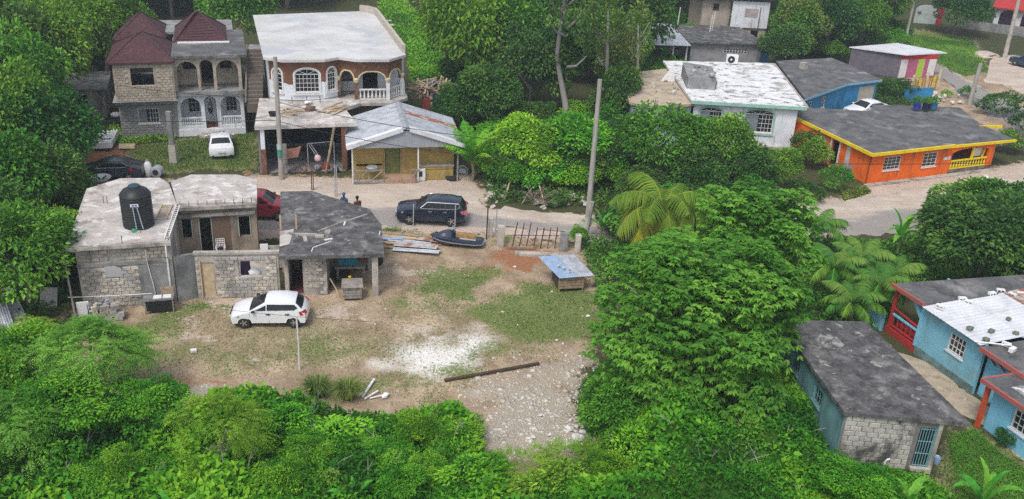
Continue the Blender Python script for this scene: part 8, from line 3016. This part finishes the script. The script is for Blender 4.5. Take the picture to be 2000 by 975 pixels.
for i in range(90):
    px, py = trg.uniform(0, 1600), trg.uniform(800, 990)
    q = P(px, py)
    if sdist(np.array([q[0]]), np.array([q[1]]), SCRUB)[0] < .4:
        continue
    zz = float(scrub_h(np.array([q[0]]), np.array([q[1]]))[0])
    a, e, L = trg.uniform(0, 6.28), trg.uniform(.3, 1.4), trg.uniform(.5, 1.4)
    b = Vector((q[0], q[1], zz - .1))
    d = Vector((math.cos(a) * math.cos(e), math.sin(a) * math.cos(e), math.sin(e))) * L
    tw.tube([b, b + d * .5 + Vector((0, 0, .08)), b + d], [.018, .013, .006], 4)
    tw.tube([b + d * .5, b + d * .7 + Vector((.2, .1, .15))], [.01, .004], 4)
tw = tw.build('dead_twigs', BARK_PALE, un)
tw['kind'] = 'stuff'

# tall weeds and vines behind the houses (dense hillside growth)
def weed_patch(name, label, poly_px, n, hgt, m, leaf=.26, z0=0.0):
    poly = wpoly(poly_px)
    lo, hi = poly.min(0), poly.max(0)
    x = RNG.uniform(lo[0], hi[0], n * 2)
    y = RNG.uniform(lo[1], hi[1], n * 2)
    d = sdist(x, y, poly)
    k = d > 0
    x, y, d = x[k][:n], y[k][:n], d[k][:n]
    hh = (fnoise(x, y, 3.0) * 1.4 + .2) * hgt * np.clip(d / .8 + .25, 0, 1)
    p = np.stack([x, y, hh * RNG.uniform(.55, 1.05, len(x)) + z0], -1)
    dr = RNG.normal(0, .8, (len(x), 3))
    dr[:, 2] += .1
    L = leaf * RNG.uniform(.6, 1.3, len(x))
    V, F = leaves(p, dr, L, L * .5)
    tone = .5 + (fnoise(x + 11, y, 3.0) - .5) * 1.2 + RNG.normal(0, .15, len(x))
    o = link(name, leaf_mesh(name, V, F, tone, m), None)
    tag(o, label, 'weeds', kind='stuff')


weed_patch('hillside_weeds', 'bright weeds covering the slope behind the white-roofed house', [(735, -10), (800, 15), (870, 80), (910, 180), (940, 250), (1000, 300), (930, 345), (900, 250), (885, 205), (800, 165), (795, 100), (740, 30)], 42000, 1.1, LEAF_BRIGHT, .3)
weed_patch('woodland_floor', 'low dark plants under the middle wood', [(930, 240), (1210, 240), (1330, 320), (1480, 340), (1500, 372), (1300, 412), (1160, 405), (960, 395), (940, 340)], 22000, .55, LEAF_DARK, .26)
weed_patch('roadside_weeds', 'weeds between the road and the palms', [(1130, 470), (1300, 478), (1560, 470), (1720, 476), (1860, 440), (2060, 405), (2060, 560), (1780, 560), (1700, 660), (1540, 640), (1400, 600), (1160, 560)], 26000, .6, LEAF_MID, .24)
weed_patch('grove_floor', 'low plants under the left grove', [(-200, 640), (20, 660), (70, 640), (130, 590), (130, 480), (160, 400), (120, 352), (150, 300), (120, 220), (-200, 220)], 20000, .5, LEAF_DARK, .26)
weed_patch('forest_floor', 'green growth on the far slope', [(-300, 60), (200, 40), (480, 20), (700, 5), (1200, 60), (1500, 60), (1700, 40), (1700, -80), (700, -100), (-300, -60)], 30000, 1.6, LEAF_MID, .6)

# ---- grass of yard and lawns
n = 520000
x = RNG.uniform(-30, 24, n)
y = RNG.uniform(28, 72, n)
mk = masks(x, y)
k = RNG.random(n) < np.clip(mk['grass'] * 1.1 - .12, 0, 1) * .8
x, y = x[k], y[k]
zz = (fnoise(x, y, 2.2) - .5) * .10 + (fnoise(x + 9, y, .7) - .5) * .05 - .03
b = np.stack([x, y, zz], -1)
nb = len(b)
tone0 = np.clip(np.where((y > 58) | (y < 33), .22, .62) + (fnoise(x, y, 1.3) - .5) * 1.4, 0, 1)
hh = RNG.uniform(.03, .09, nb) * np.where((y > 58) | (y < 33), 2.2, 1.0)
Vs, Fs, Ts = [], [], []
for j in range(2):
    a = RNG.uniform(0, 2 * math.pi, nb)
    s = np.stack([np.cos(a), np.sin(a), np.zeros(nb)], -1) * .016
    tip = b + np.stack([np.cos(a + 1.3), np.sin(a + 1.3), np.zeros(nb)], -1) * .06 + np.array([0, 0, 1.]) * hh[:, None]
    Vs.append(np.stack([b - s, b + s, tip], 1).reshape(-1, 3))
    Fs.append(np.arange(nb * 3).reshape(-1, 3) + j * nb * 3)
    Ts.append(tone0 + RNG.normal(0, .18, nb))
gr = link('grass', leaf_mesh('grass', np.concatenate(Vs), np.concatenate(Fs), np.concatenate(Ts), GRASS_MAT), None)
tag(gr, 'short patchy grass of the yard and lawns', 'grass', kind='stuff')
print('grass', nb, 'scrub', len(un.data.polygons))


# ================================================================ SMALL THINGS
# concrete blocks and stones weighing down the white sheet roof
bme = None
rr = random.Random(21)


def on_m(u, v, z):
    p = BM_M @ Vector((u, v, z))
    return (p.x, p.y, p.z)


ROOFB = [(1837, 597, 'first white block along the back edge of the sheet roof'), (1880, 582, 'second white block along the back edge of the sheet roof'), (1893, 588, 'third white block along the back edge of the sheet roof'), (1938, 572, 'fourth white block along the back edge of the sheet roof'), (1955, 566, 'fifth white block along the back edge of the sheet roof'),
         (1978, 574, 'white block at the corner of the rusty sheets'), (1995, 572, 'white block on the rusty sheets at the right edge'), (1986, 640, 'white block lying near the right edge of the sheets'), (1968, 665, 'upright white block on the grey slab below the sheets'), (1980, 675, 'large white block on the grey slab below the sheets')]
for px, py, lab in ROOFB:
    p = P(px, py, 3.0)
    t = thing('roof_block', lab, 'block', (p[0], p[1], 2.84 if py < 630 else 2.68), rr.uniform(-60, 40), 'blocks on the sheet roof')
    sh = MB()
    sh.box(-.2, -.1, 0, .2, .1, .05); sh.box(-.2, -.1, .15, .2, .1, .2)
    for u in (-.2, -.02, .16):
        sh.box(u, -.1, .05, u + .04, .1, .15)
    sh.build('shell', PLASTIC_WHITE if py != 640 else TRIM_WHITE, t)
    t.rotation_euler[0] = rr.uniform(-.1, .1)
for px, py, lab in ((1893, 642, 'mossy stone nearest the eaves of the sheet roof'), (1935, 648, 'mossy stone in the middle of the sheet roof'), (1925, 664, 'mossy stone at the lower corner of the sheet roof'), (1970, 624, 'mossy stone at the back of the sheet roof'), (1984, 652, 'mossy stone at the right of the sheet roof')):
    p = P(px, py, 2.9)
    o = MB().lump((0, 0, .08), .17, px, 1, .6, .4).build('roof_stone', mat('mossy_stone', (.15, .17, .14), (.09, .11, .08), 6.0), None)
    o.location = (p[0], p[1], 2.86); tag(o, lab, 'stone', 'stones on the sheet roof')
t = thing('gutter_pipe', 'white pipe lying along the lower edge of the sheet roof', 'pipe', on_m(3.7, -.45, 2.83))
a, b = Vector(on_m(3.7, -.45, 2.83)), Vector(on_m(4.5, 1.0, 2.86))
MB().tube([(0, 0, 0), tuple(b - a)], .04, 6).build('tube', PLASTIC_WHITE, t)

# white vent pipe before the teal shed
p = P(1722, 925)
t = thing('vent_pipe', 'white vent pipe with an elbow in the grass before the teal shed', 'pipe', (p[0], p[1], -.1))
MB().tube([(0, 0, 0), (.03, 0, .75), (.08, -.02, .85), (.17, -.03, .88)], .04, 7).build('tube', PLASTIC_WHITE, t, True)
p = P(1828, 905)
o = MB().lathe([(.12, 0), (.15, .3), (.14, .34), (.1, .3)], 12).build('bucket', ZINC_BLUE, None, True)
o.location = (p[0], p[1], 0); tag(o, 'pale bucket beside the teal shed door', 'bucket')

# air conditioner on the roof behind
p = F_M @ Vector((5.0, 14.3, 3.95))
t = thing('air_conditioner', 'white air conditioner unit at the back of the flaking white roof', 'air conditioner', tuple(p), -2)
MB().box(-.55, -.2, 0.08, .55, .2, .95).build('case', PLASTIC_WHITE, t, bevel=.03)
MB(Matrix.Translation((-.1, -.2, .5)) @ Matrix.Rotation(math.radians(90), 4, 'X')).lathe([(.34, 0), (.34, .02), (.3, .025), (.3, .005), (.02, .006)], 20).build('fan_guard', BLACK, t)
MB(Matrix.Translation((-.1, -.2, .5)) @ Matrix.Rotation(math.radians(90), 4, 'X')).lathe([(.09, 0), (.09, .03), (.02, .035)], 12).build('fan_hub', PLASTIC_WHITE, t)
for u in (-.45, .35):
    MB().box(u, -.18, 0, u + .1, .18, .08).build('foot', BLACK, t)
# terrace of the white house: tarpaulin, rubble, posts, black drum
def on_f(u, v, z):
    q = F_M @ Vector((u, v, z))
    return (q.x, q.y, q.z)


o = MB().add([(0, 0, 0), (1.3, .1, 0), (1.1, .4, 1.5), (.4, .9, 0)], [(0, 1, 2), (1, 3, 2), (3, 0, 2)]).build('tarpaulin', PLASTIC_WHITE, None)
o.location = on_f(-2.3, 7.6, 3.6); tag(o, 'white peaked tarpaulin on the terrace of the white house', 'tarpaulin')
for i in range(14):
    u, v = rr.uniform(-5, -.8), rr.uniform(2.5, 9)
    o = MB().lump((0, 0, .1), rr.uniform(.12, .32), 40 + i, 1, .7, .5).build('rubble_piece', (CONC, STONE_WHITE, CONC_GREY)[i % 3], None)
    o.location = on_f(u, v, 3.6); tag(o, 'piece of rubble scattered on the left terrace of the white house', 'rubble', 'rubble on the white house terrace')
for u in (-3.2, -2.0):
    t = thing('terrace_stake', ('left' if u < -3 else 'right') + ' thin pale stake on the terrace of the white house', 'stake', on_f(u, 3.2, 3.6))
    MB().tube([(0, 0, 0), (.05, 0, .8)], .03, 5).build('shaft', WOOD_PALE, t)
p = P(1222, 112)
t = thing('black_water_tank', 'black water tank half hidden by trees beside the open shed', 'water tank', (p[0], p[1], 0))
MB().lathe([(.95, 0)] + [(.95 + .03 * (i % 2), .2 * i) for i in range(1, 12)] + [(.8, 2.5), (.35, 2.75)], 22).build('drum', BLACK, t, True)
MB().lathe([(.33, 2.74), (.33, 2.84), (.05, 2.88)], 14).build('lid', BLACK, t, True)
MB().lathe([(1.1, -.1), (1.1, .02)], 16).build('plinth', CONC, t)
# clothes line things in front of the white house wing
p = P(1210, 235)

# by the orange house: grey sheet gate
p = P(1672, 352)
t = thing('sheet_gate', 'pair of grey metal sheets leaning by the orange house corner', 'gate', (p[0] - .6, p[1] + .4, 0), 30)
for i in range(2):
    MB().box(-.9 + .85 * i, -.03 + .05 * i, .05, -.1 + .85 * i, .02 + .05 * i, 1.25 - .15 * i).build('leaf', ZINC, t)
    MB().bar((-.9 + .85 * i, -.05 + .05 * i, .05), (-.9 + .85 * i, -.05 + .05 * i, 1.3), .05).build('stile', WOOD_GREY, t)
p = P(1725, 362)
# yellow and ochre fence by the shop
p0_, p1_ = P(1778, 186), P(1852, 170)
t = thing('ochre_fence', 'ochre and yellow picket fence beside the pink shop', 'fence', (p0_[0], p0_[1], 0), math.degrees(math.atan2(p1_[1] - p0_[1], p1_[0] - p0_[0])))
for i in range(11):
    MB().box(i * .45, 0, 0, i * .45 + .18, .06, 1.5 + .1 * (i % 2)).build('picket', OCHRE if i % 3 else YELLOW, t)
for z in (.4, 1.2):
    MB().box(0, .065, z, 5.0, .12, z + .1).build('rail', YELLOW, t)
for u in (-.1, 2.6, 5.0):
    MB().box(u, -.05, 0, u + .18, .13, 2.1).build('post', CREAM, t)
p = P(1790, 200)
o = MB().box(-1.6, -.1, 0, 1.6, .1, 1.5).build('blue_wall', BLUE_PAINT, None)
o.location = (p[0], p[1], 0); o.rotation_euler = (0, 0, .25); tag(o, 'short bright blue wall below the ochre fence', 'wall')
for px, py, m, lab in ((1790, 212, BLUE_PLASTIC, 'dark blue planter tub behind the orange house roof'), (1808, 213, CLOTH_NAVY, 'navy planter tub between the two blue tubs'), (1822, 211, BLUE_PAINT, 'bright blue planter tub behind the orange house roof')):
    q = P(px, py, 2.6)
    t = thing('planter', lab, 'planter', (q[0], q[1], 2.55))
    MB().lathe([(.3, 0), (.36, .5), (.38, .52), (.33, .5)], 12).build('tub', m, t, True)
    o = bpy.data.objects.new('plant', CR['shrub0'])
    COL.objects.link(o); o.parent = t; o.location = (0, 0, .75); o.scale = (.3, .3, .3)
for i in range(16):
    q = P(1835 + rr.uniform(-28, 45), 190 + rr.uniform(-12, 14))
    o = MB().lump((0, 0, .2), rr.uniform(.2, .42), 120 + i, 2, .8, .9).build('boulder', STONE if i % 2 else STONE_WHITE, None)
    o.location = (q[0], q[1], 0); tag(o, 'pale boulder in the rockery below the ochre fence', 'boulder', 'boulders below the ochre fence')
q = P(1925, 108)
o = MB().lump((0, 0, 0), 2.3, 9, 3, .22, .5).build('sand_heap', mat('sand_heap', (.55, .48, .40), (.45, .38, .31), 3.0, bump=.5), None, True)
o.location = (q[0], q[1], .05); tag(o, 'pale sand heap beside the forecourt', 'sand heap')
o = MB().lump((0, 0, .1), .45, 13, 2, .6, .9).build('boulder', STONE_WHITE, None)
q = P(1925, 350); o.location = (q[0], q[1], 0); tag(o, 'white boulder below the orange house porch', 'boulder')
q = P(1998, 288); o = MB().lump((0, 0, .15), .4, 14, 2, .7, .9).build('boulder', STONE_WHITE, None); o.location = (q[0], q[1], 0); tag(o, 'white boulder at the right edge behind the porch', 'boulder')
for px, py, m, lab in ((1972, 392, ZINC_BLUE, 'pale blue tarpaulin heap at the right edge below the road'), (1995, 386, SKY_BLUE, 'turquoise tarpaulin heap at the right edge')):
    q = P(px, py)
    o = MB().lump((0, 0, .3), .7, px, 2, .6, .4).build('tarpaulin_heap', m, None, True)
    o.location = (q[0], q[1], 0); tag(o, lab, 'tarpaulin')

# roadside rubble, logs and dead branches in front of the shrubs
for i in range(70):
    a = (962, 384) if i < 20 else (1085, 390)
    q = P(a[0] + rr.gauss(0, 11 if i < 20 else 30), a[1] + rr.gauss(0, 9 if i < 20 else 8))
    s = rr.uniform(.12, .34)
    o = MB().lump((0, 0, s * .4), s, 200 + i, 2, .85, .9).build('rubble_stone', (STONE, CONC, STONE, CONC)[i % 4], None)
    o.location = (q[0], q[1], 0); o.rotation_euler = (0, 0, rr.uniform(0, 6))
    tag(o, ('pale stone in the rubble right of the sandy verge', 'pale stone in the rubble below the bright roadside trees')[0 if i < 20 else 1], 'stone', 'rubble stones along the road')
for (a, b, za, zb, r, lab) in (((985, 392), (1004, 352), .1, .9, .07, 'pale broken log standing among the roadside stones'), ((1020, 400), (1040, 378), .1, .5, .06, 'grey log lying among the dead branches'), ((1048, 372), (1065, 410), .9, .1, .06, 'pale branch leaning towards the road'), ((1042, 402), (1068, 403), .1, .15, .05, 'short grey branch lying at the road edge'), ((960, 358), (995, 366), .8, .7, .06, 'log lying across the roadside stones')):
    p, q = P(*a), P(*b)
    o = MB().tube([(0, 0, za), ((q[0] - p[0]) * .5, (q[1] - p[1]) * .5 + .05, (za + zb) / 2 + .06), (q[0] - p[0], q[1] - p[1], zb)], [r, r * .9, r * .6], 7).build('log', WOOD_PALE if 'pale' in lab else WOOD_GREY, None, True)
    o.location = (p[0], p[1], 0); tag(o, lab, 'log')
q = P(1048, 396)
t = thing('branch_heap', 'heap of brown dead branches below the bright roadside tree', 'branch heap', (q[0], q[1], 0))
for i in range(46):
    a = rr.uniform(0, 6.28); e = rr.uniform(.1, 1.1); L = rr.uniform(.6, 1.5)
    b = (rr.gauss(0, .4), rr.gauss(0, .4), rr.uniform(0, .5))
    e2 = (b[0] + math.cos(a) * math.cos(e) * L, b[1] + math.sin(a) * math.cos(e) * L, b[2] + math.sin(e) * L)
    MB().tube([b, ((b[0] + e2[0]) / 2, (b[1] + e2[1]) / 2, (b[2] + e2[2]) / 2 + .1), e2], [.03, .022, .01], 4).build('branch', mat('dead_branch', (.16, .11, .08), (.24, .19, .15), 5.0), t)

# leaning sheets and slabs under the left trees
for px, py, w, h, tilt, rz, m, lab in ((20, 672, .8, 3.4, 62, 38, ZINC, 'grey corrugated sheet sliding down at the left edge'), (48, 648, .7, 3.0, 60, 44, ZINC, 'upper grey corrugated sheet at the left edge'), (2, 690, .6, 2.8, 65, 40, ZINC_BLUE, 'bluish corrugated sheet at the very left edge')):
    q = P(px, py)
    o = corrugated((-w / 2, 0, 0), (w / 2, 0, 0), (w / 2, h, 0), (-w / 2, h, 0), pitch=.11, amp=.016).build('corrugated_sheet', m, None)
    o.location = (q[0], q[1], .15); o.rotation_euler = (math.radians(90 - tilt), 0, math.radians(rz)); tag(o, lab, 'metal sheet')
q = P(95, 602)
o = MB().box(-.42, -.04, 0, .42, .04, 1.1).build('stone_slab', CONC_GREY, None, bevel=.02)
o.location = (q[0], q[1], 0); o.rotation_euler = (math.radians(-18), .08, .2); tag(o, 'grey slab leaning under the left trees', 'slab')
t = thing('fallen_stake', 'thin pale stakes crossing near the leaning sheets', 'stakes', tuple(P(64, 652)))
MB().tube([(0, 0, 0), (.02, 0, .9)], .03, 5).build('stake', WOOD_PALE, t)
MB().tube([(-1.0, .4, .5), (.5, -.3, .1)], .03, 5).build('stake', WOOD_PALE, t)
q = P(150, 400)
o = MB().box(-.9, -.8, 0, .6, .8, .12).build('loose_sheet', CONC, None)
o.location = (q[0], q[1], .5); o.rotation_euler = (.05, .05, .3); tag(o, 'grey sheet lying left of the pale flat roof', 'sheet')

# stones of the yard: single large ones, then gravel
for px, py, s, lab in ((1128, 858, .5, 'largest white rock at the corner of the rubble'), (1112, 838, .3, 'white rock above the largest one'), (1140, 845, .3, 'white rock right of the largest one'), (1105, 870, .28, 'white rock left of the largest one'), (1132, 878, .3, 'white rock below the largest one'), (1115, 822, .22, 'white rock at the top of the rubble corner'), (1075, 850, .2, 'small white rock in the middle of the rubble'), (1040, 855, .18, 'small white rock left in the rubble'),
                       (1088, 665, .16, 'white stone pair member left of the scrub edge'), (1100, 672, .14, 'white stone nearest the spreading tree shadow'), (1148, 618, .22, 'pale stone at the foot of the spreading tree'), (365, 782, .2, 'white stone at the yard edge among pebbles'), (1055, 812, .16, 'small white rock high in the rubble'), (1078, 570, .12, 'white stone beside the blue hutch')):
    q = P(px, py)
    o = MB().lump((0, 0, s * .15), s * .75, px, 2, .5, 1.1).build('rock', STONE_WHITE, None)
    o.location = (q[0], q[1], 0); tag(o, lab, 'rock')
n = 100000
x = RNG.uniform(-24, 9, n); y = RNG.uniform(28, 56, n)
mk = masks(x, y)
yd = soft(x, y, YARD, .6)
pr = np.clip(mk['gravel'], 0, 1) * .55 + yd * .014 - mk['sand']
k = (RNG.random(n) < pr) & (yd > .2)
x, y, gk = x[k], y[k], mk['gravel'][k]
bm = bmesh.new(); bmesh.ops.create_icosphere(bm, subdivisions=1, radius=1)
B = np.array([v.co[:] for v in bm.verts]); BF = np.array([[v.index for v in f.verts] for f in bm.faces]); bm.free()
bm = bmesh.new(); bmesh.ops.create_cube(bm, size=1.6); bmesh.ops.triangulate(bm, faces=bm.faces)
B = np.array([v.co[:] for v in bm.verts]); BF = np.array([[v.index for v in f.verts] for f in bm.faces]); bm.free()
m_ = len(x)
s = RNG.lognormal(-3.35, .55, m_) * np.where(gk > .3, 1.0, .7)
s = np.clip(s, .012, .13)
V = B[None] * s[:, None, None] * RNG.uniform(.6, 1.3, (m_, 1, 3)) * RNG.uniform(.8, 1.2, (m_, len(B), 3))
a = RNG.uniform(0, 6.28, m_)
c_, s_ = np.cos(a)[:, None], np.sin(a)[:, None]
V = np.stack([V[..., 0] * c_ - V[..., 1] * s_, V[..., 0] * s_ + V[..., 1] * c_, V[..., 2] * .7], -1)
zz = (fnoise(x, y, 2.2) - .5) * .10 + (fnoise(x + 9, y, .7) - .5) * .05 - .03
V += np.stack([x, y, zz - s * .1], -1)[:, None]
F = (BF[None] + (np.arange(m_) * len(B))[:, None, None]).reshape(-1, 3)
me = fast_mesh('gravel', V.reshape(-1, 3), F)
gv = link('gravel', me, mat('pebble', (.62, .58, .52), (.38, .34, .29), 1.3, coord='Object'))
tag(gv, 'pale pebbles and stones scattered over the yard', 'gravel', kind='stuff')
# weeds round the white house terrace and the shop
weed_patch('terrace_weeds', 'weeds growing round the open shed and the white house terrace', [(1215, 110), (1300, 125), (1345, 135), (1330, 175), (1260, 215), (1200, 250), (1180, 190)], 9000, 1.0, LEAF_MID, .3)
weed_patch('shop_weeds', 'low weeds along the back road', [(1690, 170), (1760, 160), (1790, 190), (1780, 215), (1700, 215)], 4000, .5, LEAF_DARK, .25)
weed_patch('verge_weeds', 'low weeds on the verge below the orange house', [(1640, 372), (1690, 366), (1700, 376), (1650, 392)], 2500, .3, LEAF_OLIVE, .2)
weed_patch('shed_weeds', 'grass and weeds before the teal shed', [(1610, 915), (1800, 925), (1850, 960), (1900, 1010), (2100, 1100), (1600, 1100)], 8000, .35, LEAF_MID, .2)
weed_patch('corner_weeds', 'weeds at the foot of the grey house', [(205, 255), (240, 285), (340, 276), (345, 268), (245, 274), (225, 240)], 2500, .5, LEAF_MID, .22)


weed_patch('slope_grass', 'grass of the slope beside the back road', [(1775, 62), (1900, 78), (1932, 138), (1885, 150), (1790, 108)], 26000, .10, LEAF_MID, .13)
weed_patch('lawn_grass', 'green lawn between the teal shed and the pale blue house', [(1850, 850), (1905, 838), (1960, 890), (2100, 980), (2100, 1100), (1880, 1000)], 20000, .08, LEAF_MID, .075)
weed_patch('field_weeds', 'rough weeds beyond the pale blue house', [(2060, 420), (2500, 380), (2800, 900), (2250, 1050), (2130, 850), (2110, 620)], 22000, .6, LEAF_MID, .3)
# ================================================================ HAZE
hz = MB().box(-420, -70, -4, 440, 720, 60).build('haze', None)
hm = bpy.data.materials.new('haze_air')
hm.use_nodes = True
hn = hm.node_tree
hn.nodes.remove(hn.nodes['Principled BSDF'])
pv = hn.nodes.new('ShaderNodeVolumePrincipled')
pv.inputs['Color'].default_value = (0.80, 0.90, 1.0, 1)
pv.inputs['Density'].default_value = 0.0007
pv.inputs['Anisotropy'].default_value = 0.2
hn.links.new(pv.outputs[0], hn.nodes['Material Output'].inputs['Volume'])
hz.data.materials.append(hm)
hz['kind'] = 'stuff'
hz['label'] = 'thin pale haze in the air over the village'
